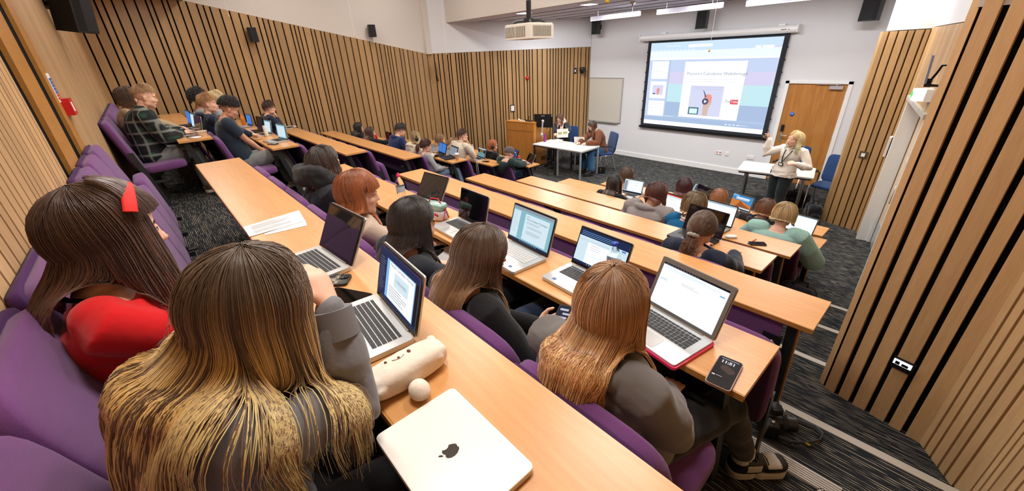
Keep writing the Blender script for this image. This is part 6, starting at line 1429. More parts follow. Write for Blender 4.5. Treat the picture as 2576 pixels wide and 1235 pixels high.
def laptop(loc, yaw, label, w=.31, d=.215, ang=108, body='silver', keys='key_black', kind='doc', bez='bezel', cover=None, th=.016, mark=None, group='open laptops', lidback=None, seed=1, bzw=.008):
    t = thing('laptop', label, 'laptop', loc, yaw, group)
    m = MB(); m.rbox((w, d), .012, 0, th * .8, 0, Matrix.Translation((0, -d / 2, .001))); m.rbox((w - .002, d - .002), .012, th * .8, th, 0, Matrix.Translation((0, -d / 2, .001))); 
    m.box((-w * .36, -.004, th * .6), (w * .36, .006, th + .003), 1); bs = lbuild(m, 'base', [body, 'space_grey' if body != 'black_plastic' else 'black_plastic'], t)
    m = MB(); kx, ky = w * .80, d * .46; z = th + .0012; ro = 6
    m.box((-kx / 2 - .003, -.022 - ky, th), (kx / 2 + .003, -.018, th + .0014), 1)
    for j in range(ro):
        y = -.022 - ky * (j + .5) / ro; n = 14; xs = -kx / 2; cells = [1] * 14
        if j == 5: cells = [1, 1, 1, 1.2, 5, 1.2, 1, 1, 1, .8]
        elif j in (2, 3, 4): cells = [1.4] + [1] * 11 + [1.6]
        tot = sum(cells); hh = ky / ro * (.62 if j == 0 else .84) / 2
        for c in cells:
            cw = kx * c / tot; m.box((xs + .0012, y - hh, th + .001), (xs + cw - .0012, y + hh, th + .0026), 0); xs += cw
    lbuild(m, 'keyboard', [keys, body], t)
    m = MB(); m.rbox((w * .34, d * .32), .005, th, th + .0012, 0, Matrix.Translation((0, -d + .012 + d * .16, .0006))); lbuild(m, 'trackpad', mat('pad_' + body, (190, 190, 190) if body != 'black_plastic' else (30, 30, 32), .25, metal=.3), t)
    if mark == 'tag': m = MB(); m.cbox((-w * .30 if kind != 'technique' else w * .32, -d + .03, th + .0022), (.018, .014, .0006), 0); text(m, 'intel', .007, Matrix.Translation((-w * .30 - .007 if kind != 'technique' else w * .32 - .007, -d + .028, th + .0027)), 1); lbuild(m, 'sticker', ['sign_blue', 'paper'], t)
    a = radians(ang); up = Vector((0, -cos(a), sin(a))); nrm = Vector((0, -sin(a), -cos(a)))          # nrm faces the user
    TLd = Matrix.Translation((0, .002, th)) @ R3(V(1, 0, 0), -nrm, up).to_4x4(); hL = d * .97
    m = MB(); RL = Matrix.Rotation(pi / 2, 4, 'X'); m.rbox((w, hL), .010, -.006, 0, 0, TLd @ Matrix.Translation((0, .0062, hL / 2)) @ RL.inverted() @ Matrix.Rotation(pi, 4, 'X')) ; ld = lbuild(m, 'lid', [lidback or body], t)
    dw, dh = w - 2 * bzw, hL - bzw - .020
    m = MB(); m.box((-w / 2 + .0015, -.0008, .002), (w / 2 - .0015, .0, hL - .002), 0, TLd)
    if mark and mark != 'tag': text(m, mark, .011, TLd @ Matrix.Translation((-.018, -.0012, .006)) @ Matrix.Rotation(pi / 2, 4, 'X'), 1)
    m.build('screen_surround', [bez, 'space_grey'], None).parent = ld
    if kind in ('off', 'mirror'): m = MB(); m.box((-dw / 2, -.0014, .017), (dw / 2, -.0009, .017 + dh), 0, TLd); lbuild(m, 'display', 'glossy_black' if kind == 'off' else 'glossy_screen', ld)
    else:
        s = Scr(dw, dh, TLd @ Matrix.Translation((0, -.0008, .017))); content(s, kind, seed); lbuild(s.m, 'display', EM, ld)
    if cover: m = MB(); m.rbox((w + .012, d + .012), .014, -.002, th * .55, 0, Matrix.Translation((0, -d / 2, .001))); lbuild(m, 'sleeve_case', cover, t)
    return t
def dz(k): return D(k) + .002
def hinge(px, k): v = onz(px, D(k) + .005); v.z = dz(k); return v
laptop(V(-.545, 1.345, dz(5)), radians(-10), 'aluminium laptop in pink case showing a white document, by the aisle', .325, .227, 112, 'silver', 'key_black', 'doc', 'space_grey', cover='pink_plastic', bzw=.017)
laptop(V(-1.02, 1.42, dz(5)), radians(-3), 'silver laptop showing a form, behind the blue-capped bottle', .315, .212, 112, 'silver', 'key_black', 'form', mark='tag', seed=3)
laptop(V(-1.475, 1.385, dz(5)), radians(-4), 'large silver laptop with white keys showing a heading The Correlation Technique', .355, .232, 108, 'silver', 'key_silver', 'technique', mark='tag', seed=4)
laptop(V(-2.02, 1.395, dz(5)), radians(-2), 'silver laptop with dark reflecting screen on the second highest desk', .31, .215, 104, 'silver', 'key_black', 'off')
laptop(V(-2.66, 1.45, dz(5)), radians(6), 'laptop behind the pink-topped bottle, its glossy screen mirroring the desk', .31, .215, 122, 'silver', 'key_black', 'mirror')
laptop(V(-1.66, .415, dz(6)), radians(4), 'grey laptop with wide-open mirror-like screen beside the printed sheets', .32, .215, 118, 'silver', 'key_black', 'mirror')
laptop(V(-1.07, .40, dz(6)), radians(-5), 'silver laptop showing a formula page, next to the plush pencil case', .325, .205, 106, 'silver', 'key_black', 'formula', mark='ASUS')
# centre rows
laptop(V(-3.12, 5.20, dz(1)), radians(4), 'silver laptop showing a formula slide, before the black-haired person', .32, .22, 108, 'silver', 'key_black', 'slide')
laptop(V(-2.02, 4.27, dz(2)), radians(-12), 'dark laptop with red-topped slide editor by the auburn-haired person', .32, .21, 108, 'black_plastic', 'key_black', 'ppt')
laptop(V(-1.50, 4.25, dz(2)), radians(-6), 'big grey laptop showing a near-blank page before the teal-blue jumper', .36, .245, 105, 'space_grey', 'key_black', 'blank_doc')
laptop(V(-1.28, 3.34, dz(3)), radians(-6), 'black laptop with screen off in front of the ponytailed person', .36, .24, 108, 'black_plastic', 'key_black', 'off')
laptop(V(-1.80, 5.90, dz(0)), radians(-14), 'silver laptop with a desert dune wallpaper in the front row', .32, .22, 105, 'silver', 'key_black', 'dunes')
laptop(V(-.93, 5.0 + .21, dz(1)), radians(-10), 'silver laptop half hidden right of the pale teal jumper', .31, .215, 108, 'silver', 'key_black', 'white')
laptop(V(-2.38, 6.0, dz(0)), radians(-25), 'black laptop seen from behind the burgundy-haired person', .31, .21, 100, 'black_plastic', 'key_black', 'off')
# left block
laptop(V(-6.12, 5.90, dz(0)), radians(-20), 'laptop with dark screen under the hands of the capped person', .31, .21, 118, 'silver', 'key_black', 'off')
laptop(V(-6.66, 5.92, dz(0)), radians(-12), 'black laptop with blue app icons beside the red drink can', .34, .22, 108, 'black_plastic', 'key_black', 'apps')
laptop(V(-6.86, 5.17, dz(1)), radians(-8), 'silver laptop with green tile page and cable hanging from it', .31, .215, 104, 'silver', 'key_black', 'tiles')
laptop(V(-7.50, 5.20, dz(1)), radians(-6), 'black laptop with tile page behind the pale pink flask', .31, .215, 104, 'black_plastic', 'key_black', 'tiles', seed=5)
laptop(V(-6.95, 4.25, dz(2)), radians(-8), 'black laptop with two blue text columns, left of the grey-screened one', .34, .22, 106, 'black_plastic', 'key_black', 'blue2')
laptop(V(-6.55, 4.24, dz(2)), radians(-10), 'black laptop with grey page next to the paper coffee cup', .32, .21, 110, 'black_plastic', 'key_black', 'grey')
laptop(V(-9.2, 4.2, dz(2)), radians(0), 'laptop with olive lid near the pink drink can, far left', .30, .21, 96, 'space_grey', 'key_black', 'off')
laptop(V(-6.78, 1.43, dz(5)), radians(8), 'silver laptop with pale green page facing the curly-haired person', .33, .225, 94, 'silver', 'key_black', 'cyan')
laptop(V(-7.62, 1.42, dz(5)), radians(5), 'silver laptop with blue page beside a white drink can, upper left', .31, .215, 100, 'silver', 'key_black', 'cyan', seed=6)
laptop(V(-8.15, 1.42, dz(5)), radians(5), 'black laptop left of the blue-page laptop in the upper left', .34, .23, 98, 'black_plastic', 'key_black', 'off')
laptop(V(-9.0, 1.42, dz(5)), radians(5), 'laptop with purple-pink display near the orange bottle', .30, .21, 95, 'space_grey', 'key_silver', 'blue2', seed=8)
laptop(V(-6.72, .46, dz(6)), radians(8), 'laptop under the hands of the person in plaid overshirt', .30, .21, 102, 'silver', 'key_black', 'off')
laptop(V(-7.25, .47, dz(6)), radians(4), 'laptop under the hands of the person in tan jacket', .30, .21, 98, 'space_grey', 'key_black', 'cyan', seed=9)
laptop(V(-7.8, .47, dz(6)), radians(4), 'thin dark laptop beyond the tan-jacketed person', .30, .21, 96, 'black_plastic', 'key_black', 'blue2', seed=3)
laptop(V(-10.0, 2.38, dz(4)), radians(-14), 'laptop with dark screen at the wall end behind an open notebook', .31, .215, 102, 'silver', 'key_black', 'off')
q = onz((1462, 362), .722); laptop(V(q.x - .05, q.y + .0, .722), radians(206), 'white laptop on the right-hand side table below the whiteboard', .27, .19, 112, 'silver', 'key_silver', 'grey', lidback='gloss_white')
# lid held up, with pale stripes
q = ony((1415, 335), 8.02); t = thing('tablet', 'white-backed tablet held upright by the person in the scarf', 'tablet', q)
Tt = _m(q, None, radians(15)) @ Matrix.Rotation(radians(-12), 4, 'X') @ Matrix.Rotation(radians(-6), 4, 'Y')
m_ = MB(); m_.box((-.16, -.005, -.11), (.16, .005, .11), 0, Tt); m_.build('case', 'gloss_white', t); m_ = MB(); m_.box((-.13, -.007, -.03), (-.015, -.0052, .03), 0, Tt); m_.box((.02, -.007, -.02), (.14, -.0052, .035), 0, Tt); m_.build('print', mat('print_green', (176, 180, 120), .6), t)
# closed laptop with emblem
A1, A2, A3 = onz((941, 1098), D(6) + .016), onz((1140, 974), D(6) + .016), onz((1348, 1175), D(6) + .016)
ux = (A3 - A2).normalized(); uy = V(-ux.y, ux.x, 0); cw, cdp = (A3 - A2).length, (A2 - A1).length
cen_ = (A1 + A3) / 2; t = thing('closed_laptop', 'closed pale silver laptop with dark fruit-shaped emblem on the nearest desk', 'laptop', (cen_.x, cen_.y, D(6) + .001)); TC = Matrix.Translation((cen_.x, cen_.y, D(6) + .001)) @ R3(ux, uy, V(0, 0, 1)).to_4x4()
mat('starlight', (226, 220, 212), .38, metal=.25)
m_ = MB(); m_.rbox((cw, cdp), .014, .001, .0085, 0, TC, 8); m_.build('base', 'starlight', t)
m_ = MB(); m_.rbox((cw, cdp), .014, .0095, .0155, 0, TC, 8); m_.rbox((cw - .002, cdp - .002), .013, .0155, .0163, 0, TC, 8); ld_ = m_.build('lid', 'starlight', t)
m_ = MB(); m_.rbox((cw - .004, cdp - .004), .013, .008, .010, 0, TC); m_.build('seam', 'space_grey', t)
def apple(m, T, s):
    pts = [(0, .34), (.10, .40), (.22, .40), (.32, .33), (.26, .24), (.235, .12), (.27, 0), (.36, -.09), (.30, -.24), (.20, -.38), (.10, -.42), (.0, -.385), (-.10, -.42), (-.20, -.37), (-.32, -.20), (-.37, .0), (-.34, .20), (-.24, .35), (-.12, .39)]
    m.prism([(x * s, y * s) for x, y in pts], 0, .0003, 0, T); m.prism([(x * s, y * s) for x, y in [(.0, .44), (.02, .54), (.10, .63), (.18, .66), (.17, .56), (.10, .47)]], 0, .0003, 0, T)
m_ = MB(); apple(m_, TC @ Matrix.Translation((0, 0, .0164)) @ Matrix.Rotation(pi, 4, 'Z'), .042); m_.build('emblem', mat('emblem_dark', (70, 62, 56), .25, metal=.4), None).parent = ld_
bpy.data.objects[ld_.children[0].name].matrix_parent_inverse = Matrix.Identity(4)
_e = ld_.children[0]; _e.data.transform(wmat(t).inverted())
# ------------------------------------------------------------------ phones, paper, bottles and other small things
def phone(loc, yaw, label, w=.078, l=.163, case='black_plastic', face='glossy_black', clock=False, T_=None):
    t = thing('phone', label, 'phone', loc, yaw)
    W_ = Matrix.Identity(4) if T_ is None else T_
    m = MB(); m.rbox((w, l), .012, 0, .010, 0, W_, 6); lbuild(m, 'case', case, t)
    m = MB(); m.rbox((w - .006, l - .006), .010, .010, .0108, 0, W_, 6); lbuild(m, 'display', face, t)
    return t
c_ = [(1811, 894), (1870, 914), (1836, 989), (1772, 959)]; pc_ = [onz(p, D(5) + .008) for p in c_]; ctr = sum(pc_, V(0, 0, 0)) / 4; ax = (pc_[0] - pc_[3]); yw = atan2(-ax.x, ax.y)
t = phone((ctr.x, ctr.y, D(5) + .001), yw, 'phone in bronze case reading 11:51 on the aisle corner of a desk', .080, .166, mat('case_bronze', (150, 112, 88), .3), emis('ph_dark', (40, 30, 30), .5))
m_ = MB(); text(m_, '11:51', .021, Matrix.Translation((-.026, .045, .0112)), 0, .0008); m_.box((-.028, .069, .0109), (.028, .0705, .0112), 0); m_.box((-.032, -.035, .0109), (-.022, -.029, .0112), 0); m_.box((-.019, -.031, .0109), (.0, -.0295, .0112), 0); lbuild(m_, 'clock', emis('ph_white', (225, 225, 235), .9), t)
m_ = MB(); m_.rbox((.05, .03), .014, .0109, .0111, 0, Matrix.Translation((.005, .015, 0)) @ Matrix.Rotation(-.5, 4, 'Z')); lbuild(m_, 'wallpaper', emis('ph_mid', (92, 66, 60), .6), t)
t = phone(((-1.475), .325, D(6) + .001), radians(-38), 'phone face down in black and cream lace-pattern case', .078, .163, 'black_plastic', 'black_plastic')
m_ = MB(); r_ = random.Random(5)
for i in range(46): x, y = r_.uniform(-.032, .032), r_.uniform(-.074, .05); a0 = r_.uniform(0, 6); rr_ = r_.uniform(.004, .008); m_.tube([(x + rr_ * cos(a0 + j * .7) * (1 - j * .07), y + rr_ * sin(a0 + j * .7) * (1 - j * .07), .0112) for j in range(7)], .0009, 0, 4)
lbuild(m_, 'lace_pattern', mat('lace_cream', (214, 204, 184), .6), t)
m_ = MB(); m_.rbox((.032, .034), .008, .0108, .014, 0, Matrix.Translation((-.016, .058, 0)));
for x, y in ((-.024, .066), (-.008, .066), (-.024, .05)): m_.lathe([(0, .014), (.006, .014), (.006, .0155), (0, .0155)], (x, y, 0), 1, 12)
lbuild(m_, 'camera_block', ['black_plastic', 'glossy_black'], t)
t = phone((-1.305, .335, D(6) + .001), radians(-62), 'black phone lying flat beside the formula laptop', .082, .17)
t = phone((-1.005, 4.06, D(2) + .001), radians(-52), 'black phone on the third lowest desk beside an orange pencil', .076, .15)
t = phone((-6.55, 1.24, D(5) + .001), radians(-60), 'black phone by the silver laptop of the curly-haired person', .076, .15)
t = phone((-6.45, .36, D(6) + .001), radians(-70), 'dark phone beside the white tray near the plaid overshirt', .072, .14)
t = phone((-6.55, 5.06, D(1) + .001), radians(-65), 'dark phone near the aisle end beside the silver tile-page laptop', .074, .15)
# texting phone held between two hands
PH = PHONEP; a1, a2 = PH['arms'][-1][2], PH['arms'][1][2]; pcn = onz((1412, 808), 1.83)
Tp = Matrix.Translation(pcn) @ R3(V(.93, .28, .1).normalized(), V(-.25, .85, .45).normalized(), V(.93, .28, .1).normalized().cross(V(-.25, .85, .45).normalized())).to_4x4()
t = thing('phone', 'phone with lit chat screen held by the person in black', 'phone', pcn); m_ = MB(); m_.rbox((.076, .158), .011, -.005, .004, 0, Tp); m_.build('case', 'black_plastic', t)
m_ = MB(); m_.rbox((.070, .150), .009, .004, .0045, 0, Tp); m_.build('display', emis('chat_dark', (32, 34, 60), .7), t)
m_ = MB()
for i, (u, v, w_, h_, c) in enumerate(((-.006, .055, .04, .010, 0), (.01, .035, .036, .009, 0), (-.004, .015, .044, .010, 0), (.008, -.003, .03, .008, 0), (-.01, -.022, .035, .008, 1), (0, -.05, .06, .035, 1))): m_.rbox((w_, h_), .003, .0046, .0049, c, Tp @ Matrix.Translation((u, v, 0)))
m_.build('messages', [emis('chat_pale', (206, 206, 226), .9), emis('chat_blue', (70, 120, 180), .8)], t)
# printed sheets
def sheet(c4, z, label, lines=18, bend=0, logo=None, z2=0):
    p = [Vector((q.x, q.y, z)) for q in c4]; t = thing('printed_sheet', label, 'paper', p[0])
    m = MB(); n = 8; vs = []
    for j in (0, 1):
        for i in range(n + 1):
            a = p[0].lerp(p[1], i / n); b = p[3].lerp(p[2], i / n)
            for k in range(n + 1): q = a.lerp(b, k / n); vs.append((q.x, q.y, z + bend * sin(pi * k / n) ** 2 * (i / n) ** 2 - j * .0006))
    f = []; N1 = (n + 1) ** 2; idx = lambda i, k: i * (n + 1) + k
    for i in range(n):
        for k in range(n): f.append((idx(i, k), idx(i + 1, k), idx(i + 1, k + 1), idx(i, k + 1))); f.append(tuple(N1 + q for q in (idx(i, k), idx(i, k + 1), idx(i + 1, k + 1), idx(i + 1, k))))
    m.add(vs, f, 0, True); m.build('sheet', 'paper', t)
    m = MB(); r = random.Random(4); ex = (p[1] - p[0]); ey = (p[3] - p[0])
    for i in range(lines):
        s = .1 + .8 * i / lines; l = .5 + .35 * r.random(); zz = z + .0007
        if r.random() < .15: continue
        a = p[0] + ex * s + ey * .1; b = a + ey * (.8 * l); wv_ = ex * (.35 / lines)
        zf = lambda k: bend * sin(pi * k) ** 2 * s * s
        m.add([(a.x, a.y, zz + zf(.1)), (b.x, b.y, zz + zf(.5)), ((b + wv_).x, (b + wv_).y, zz + zf(.5)), ((a + wv_).x, (a + wv_).y, zz + zf(.1))], [(0, 1, 2, 3)], 0)
    m.build('print', mat('faint_ink', (176, 176, 180), .8), t)
z6 = D(6)
sheet([onz(p, z6) for p in ((612, 572), (628, 597), (768, 556), (752, 530))], z6 + .003, 'white printed handout across the top desk, upper sheet', 10, .0)
sheet([onz(p, z6) for p in ((665, 588), (668, 592), (772, 568), (768, 553))], z6 + .0015, 'second printed handout showing beneath the upper one', 2, .0)
q = onz((738, 318), D(4)); sheet([V(q.x - .15, q.y - .12, 0), V(q.x + .1, q.y - .13, 0), V(q.x + .12, q.y + .05, 0), V(q.x - .12, q.y + .06, 0)], D(4) + .004, 'open notebook at the wall end of the third highest desk', 6)
q = onz((1395, 350), .72)
sheet([onz(p, .72) for p in ((1362, 362), (1384, 366), (1418, 352), (1400, 349))], .7225, 'loose papers spread on the left-hand side table', 8)
sheet([onz(p, .72) for p in ((1352, 361), (1376, 367), (1390, 358), (1372, 354))], .7242, 'paper sheets nearest the lectern on the side table', 8)
# notebook and folder on the knees of the dark-haired person
q = onz((1115, 640), 1.72); t = thing('folder', 'open notepad with green-edged folder on the lap of the black T-shirt', 'notebook', q)
Tn = Matrix.Translation(q + V(.02, .02, 0)) @ Matrix.Rotation(radians(-25), 4, 'Z') @ Matrix.Rotation(radians(12), 4, 'X')
m_ = MB(); m_.box((-.11, -.15, -.012), (.11, .15, -.006), 0, Tn); m_.box((-.105, -.148, -.006), (.105, .148, -.004), 1, Tn); m_.build('cover', ['black_plastic', mat('edge_green', (70, 170, 90), .5)], t); m_ = MB(); m_.box((-.10, -.145, -.004), (.10, .14, .006), 0, Tn); m_.build('pages', 'paper', t)
# bottles
def bottle(loc, label, h, r, cap, body='clear_plastic', capm='pink_plastic', sports=False, water=.5):
    t = thing('bottle', label, 'bottle', loc)
    m = MB(); m.lathe([(r * .85, 0), (r, .01), (r, h * .25), (r * .94, h * .28), (r, h * .31), (r, h * .62), (r * .85, h * .72), (r * .45, h * .84), (.012, h * .88), (.012, h * .93)], (0, 0, 0), 0, 24); lbuild(m, 'body', body, t)
    m = MB(); m.lathe([(.016, h * .90), (.017, h * .91), (.016, h * .96), (.0, h * .97)] if not sports else [(.016, h * .88), (.017, h * .89), (.015, h * .95), (.008, h * .96), (.008, h * .99), (.010, h), (0, h)], (0, 0, 0), 0, 20); lbuild(m, 'cap', capm, t)
    if body == 'clear_plastic': m = MB(); m.lathe([(r * 1.004, h * .38), (r * 1.006, h * .39), (r * 1.006, h * .55), (r * 1.004, h * .56)], (0, 0, 0), 0, 24); lbuild(m, 'label_band', mat('label_film', (190, 205, 225), .3, alpha=1), t)
    return t
q = onz((1013, 508), D(5)); bottle((q.x, q.y, D(5) + .001), 'clear water bottle with bright pink sports cap', .235, .034, 1, sports=True)
q = onz((1553, 700), D(5)); bottle((q.x, min(q.y, 1.44), D(5) + .001), 'clear water bottle with blue cap by the form-showing laptop', .22, .034, 1, capm=mat('cap_blue', (28, 62, 170), .35))
q = onz((1190, 392), D(1)); bottle((q.x, 5.22, D(1) + .001), 'tall pale pink flask on the second lowest left desk', .26, .036, 1, mat('flask_pink', (232, 196, 184), .4), 'flask_pink')
q = onz((1377, 353), .72); bottle((-7.42, 7.78, .721), 'purple metal flask on the side table near the lectern', .25, .034, 1, mat('flask_purple', (140, 40, 130), .35), mat('flask_cap', (70, 62, 62), .4))
bottle((-9.2, 1.36, D(5) + .001), 'small orange drink bottle near the left wall', .22, .034, 1, mat('drink_orange', (240, 140, 30), .3), 'drink_orange')
def can(loc, label, m1, h=.115, r=.032):
    t = thing('drink_can', label, 'can', loc); m = MB(); m.lathe([(r * .8, 0), (r, .008), (r, h - .012), (r * .82, h - .002)], (0, 0, 0), 0, 24); lbuild(m, 'body', m1, t)
    m = MB(); m.lathe([(r * .82, h - .003), (r * .84, h), (r * .7, h - .004), (0, h - .004)], (0, 0, 0), 0, 24); m.box((-.008, -.012, h - .003), (.008, .012, h - .0015), 0); lbuild(m, 'lid', 'aluminium', t)
    m = MB(); m.lathe([(r * 1.003, h * .35), (r * 1.006, h * .36), (r * 1.006, h * .6), (r * 1.003, h * .61)], (0, 0, 0), 0, 24); lbuild(m, 'label_band', 'paper' if 'red' in label else 'red_plastic', t)
q = onz((1317, 402), .72); can((q.x, 5.90, .721), 'red drink can beside the capped person in the front row', 'red_plastic')
q = onz((667, 343), D(5)); can((q.x + .02, 1.36, D(5) + .001), 'tall white drink can with red mark near the upper left laptops', 'gloss_white', .165, .028)
q = onz((957, 350), D(2)); can((-9.55, 4.05, D(2) + .001), 'tall pink drink can at the far left of the third lowest desk', 'pink_plastic', .165, .028)
can((-9.0, 4.03, D(2) + .001), 'short dark pink can by the olive-lidded laptop', mat('can_mauve', (140, 50, 80), .35), .10, .03)
q = onz((1155, 402), D(2)); t = thing('coffee_cup', 'paper coffee cup with white lid on the left block desk', 'cup', (q.x, 4.16, D(2) + .001))
m_ = MB(); m_.lathe([(.028, 0), (.029, .004), (.040, .115), (.041, .118)], (0, 0, 0), 0, 24); lbuild(m_, 'cup', mat('cup_kraft', (196, 156, 116), .7), t); m_ = MB(); m_.lathe([(.043, .112), (.043, .122), (.038, .126), (.037, .136), (0, .134)], (0, 0, 0), 0, 24); lbuild(m_, 'lid', 'gloss_white', t)
# food tub and tray by the plaid person
q = onz((492, 318), D(6)); t = thing('food_tub', 'clear plastic tub on the top left desk', 'tub', (-6.45, .47, D(6) + .001)); m_ = MB(); m_.lathe([(.05, 0), (.052, .004), (.062, .055), (.066, .058), (.064, .06)], (0, 0, 0), 0, 24); lbuild(m_, 'tub', mat('tub_milky', (224, 204, 180), .3), t)
t = thing('tray_lid', 'white oval lid lying near the clear tub', 'lid', (-6.34, .38, D(6) + .001)); m_ = MB(); m_.lathe([(.07, 0), (.085, .006), (.085, .010), (.0, .012)], (0, 0, 0), 0, 28, R=Matrix.Diagonal((1.2, .8, 1))); lbuild(m_, 'lid', 'gloss_white', t)
# plush pencil case
q = V(-.80, .315, D(6)); t = thing('pencil_case', 'cream plush cat-like pencil case lying by the formula laptop', 'pencil case', q)
pf_ = cloth('plush_cream', (236, 222, 206), .12, 60); a_ = V(.16, .98, 0).normalized() if 0 else (onz((1095, 885), D(6) + .03) - onz((940, 975), D(6) + .03)).normalized(); b_ = V(-a_.y, a_.x, 0)
m_ = MB(); TPc = Matrix.Translation((onz((1095, 885), D(6) + .03) + onz((940, 975), D(6) + .03)) / 2 + V(0, 0, 0)) @ R3(a_, b_, V(0, 0, 1)).to_4x4(); 
m_.pillow((.235, .095, .074), .62, 0, TPc @ Matrix.Translation((0, -.005, .007)), 32, 18); m_.pillow((.10, .03, .03), .8, 0, TPc @ Matrix.Translation((-.06, -.026, .014)) @ Matrix.Rotation(.5, 4, 'Z')); m_.pillow((.09, .03, .03), .8, 0, TPc @ Matrix.Translation((.05, -.028, .014)) @ Matrix.Rotation(-.4, 4, 'Z'))
m_.ball(TPc @ V(.10, .03, .02), .014); m_.ball(TPc @ V(-.10, .032, .018), .014)
remesh(m_, .0035, 'body', [pf_], t, None, 3, folds(.0006, 3, 60))
m_ = MB(); m_.ball(TPc @ V(.02, .008, .043), (.007, .005, .004)); m_.ball(TPc @ V(-.045, .012, .043), (.005, .004, .003)); m_.ball(TPc @ V(-.012, .004, .0435), (.005, .004, .003)); m_.tube([TPc @ V(-.03, .006, .0435), TPc @ V(-.012, -.003, .044), TPc @ V(.004, .005, .0435)], .0012, 0, 5); m_.build('face', mat('stitch_brown', (110, 66, 48), .7), t)
m_ = MB(); m_.tube([TPc @ V(-.10, .026, .030), TPc @ V(0, .03, .038), TPc @ V(.10, .026, .030)], .0028, 0, 6); m_.build('zip', mat('zip_cream', (206, 186, 168), .6), t)
m_ = MB(); pq = onz((1056, 985), D(6) + .02); m_.ball(pq + V(0, 0, .006), (.031, .027, .025)); m_.tube([pq, pq.lerp(TPc @ V(.02, -.03, 0), .8)], .004, 0, 6); pq and remesh(m_, .003, 'pompom', [pf_], t, None, 2, folds(.0005, 4, 80))
def stick(a, b, r, label, m1, name='pencil', tip=None):
    t = thing(name, label, name, a); m = MB(); a = Vector(a); b = Vector(b); m.tube([a, a.lerp(b, .88)], r, 0, 8); m.build('barrel', m1, t); m = MB(); m.tube([a.lerp(b, .88), b], [r, r * .3], 0, 8); m.build('tip', tip or 'ink', t); m = MB(); m.tube([a, a.lerp(b, -.04)], r * 1.05, 0, 8); m.build('end_cap', tip or 'red_plastic', t)
stick(onz((849, 713), D(6) + .006), onz((812, 730), D(6) + .006), .004, 'pencil with pink rubber end beside the lace-pattern phone', mat('pencil_tan', (170, 120, 90), .5))
stick(onz((1901, 602), D(2) + .006), onz((1880, 613), D(2) + .006), .005, 'orange pencil with blue end on the third lowest desk', mat('pencil_orange', (236, 130, 60), .5), tip='cap_blue')
q = onz((1839, 598), D(2)); t = thing('computer_mouse', 'white wireless mouse on the third lowest desk', 'mouse', (q.x, q.y, D(2) + .001), radians(-50)); m_ = MB(); m_.pillow((.058, .112, .03), .75, 0, Matrix.Translation((0, 0, .013))); lbuild(m_, 'shell', 'gloss_white', t); m_ = MB(); m_.box((-.027, -.05, -.0005), (.027, .05, .003), 0); lbuild(m_, 'underside', 'silver', t)
# cherry pouch
q = onz((1100, 553), D(5)); t = thing('pouch', 'clear and white pouch with red cherries and red handle', 'pouch', (q.x - .02, 1.30, D(5) + .001), radians(20))
m_ = MB(); m_.pillow((.17, .09, .075), .4, 0, Matrix.Translation((0, 0, .038))); lbuild(m_, 'body', mat('pouch_white', (224, 214, 222), .35), t)
m_ = MB(); m_.pillow((.165, .088, .05), .4, 0, Matrix.Translation((0, 0, .096))); lbuild(m_, 'top_window', mat('pouch_clear', (150, 190, 180), .1, spec=.8, var=.4, vscale=40), t)
m_ = MB()
for x, z in ((-.05, .03), (-.035, .032), (.03, .05), (.045, .045), (.01, .02)): m_.ball((x, -.044, z), (.010, .004, .010))
lbuild(m_, 'cherry', 'red_plastic', t)
m_ = MB(); m_.tube([(-.08, 0, .075), (0, -.0, .075), (.08, 0, .075)], .004, 0, 6); m_.tube([(-.05, 0, .12), (-.03, 0, .15), (.03, 0, .15), (.05, 0, .12)], .005, 0, 8); m_.tube([(.084, -.03, .01), (.086, 0, .09), (.084, .03, .01)], .004, 0, 6); lbuild(m_, 'piping', 'red_plastic', t)
q = onz((1130, 545), D(5)); t = thing('cable', 'tangled black and silver cable beside the cherry pouch', 'cable', (q.x, q.y, D(5))); m_ = MB(); r_ = random.Random(3)
m_.tube([(-2.14 + .05 * cos(i * 1.1) + .004 * i, 1.40 + .028 * sin(i * 1.7), D(5) + .003 + .002 * (i % 3)) for i in range(16)], .0018, 0, 6); m_.build('cable', 'black_plastic', t)
q = onz((1220, 405), D(1)); t = thing('cable', 'white charging cable hanging over a lower left desk edge', 'cable', (-6.75, 4.9, D(1)))
m_ = MB(); m_.tube([(-6.72, 5.06, D(1) + .004), (-6.70, 4.93, D(1) + .006), (-6.69, 4.905, D(1) - .06), (-6.68, 4.91, D(1) - .32), (-6.64, 4.90, D(1) - .36), (-6.62, 4.91, D(1) - .3), (-6.64, 4.905, D(1) - .02), (-6.66, 4.95, D(1) + .005)], .004, 0, 6); m_.build('cable', 'gloss_white', t)
# animal print bag on the row 2 desk
t = thing('pencil_pouch', 'black and white patterned pouch behind the blue-column laptop', 'pouch', (-7.25, 4.17, D(2) + .001)); m_ = MB(); m_.pillow((.2, .09, .05), .5, 0, Matrix.Translation((0, 0, .024))); lbuild(m_, 'body', mat('animal_print', (130, 124, 118), .7, var=.8, vscale=60), t)
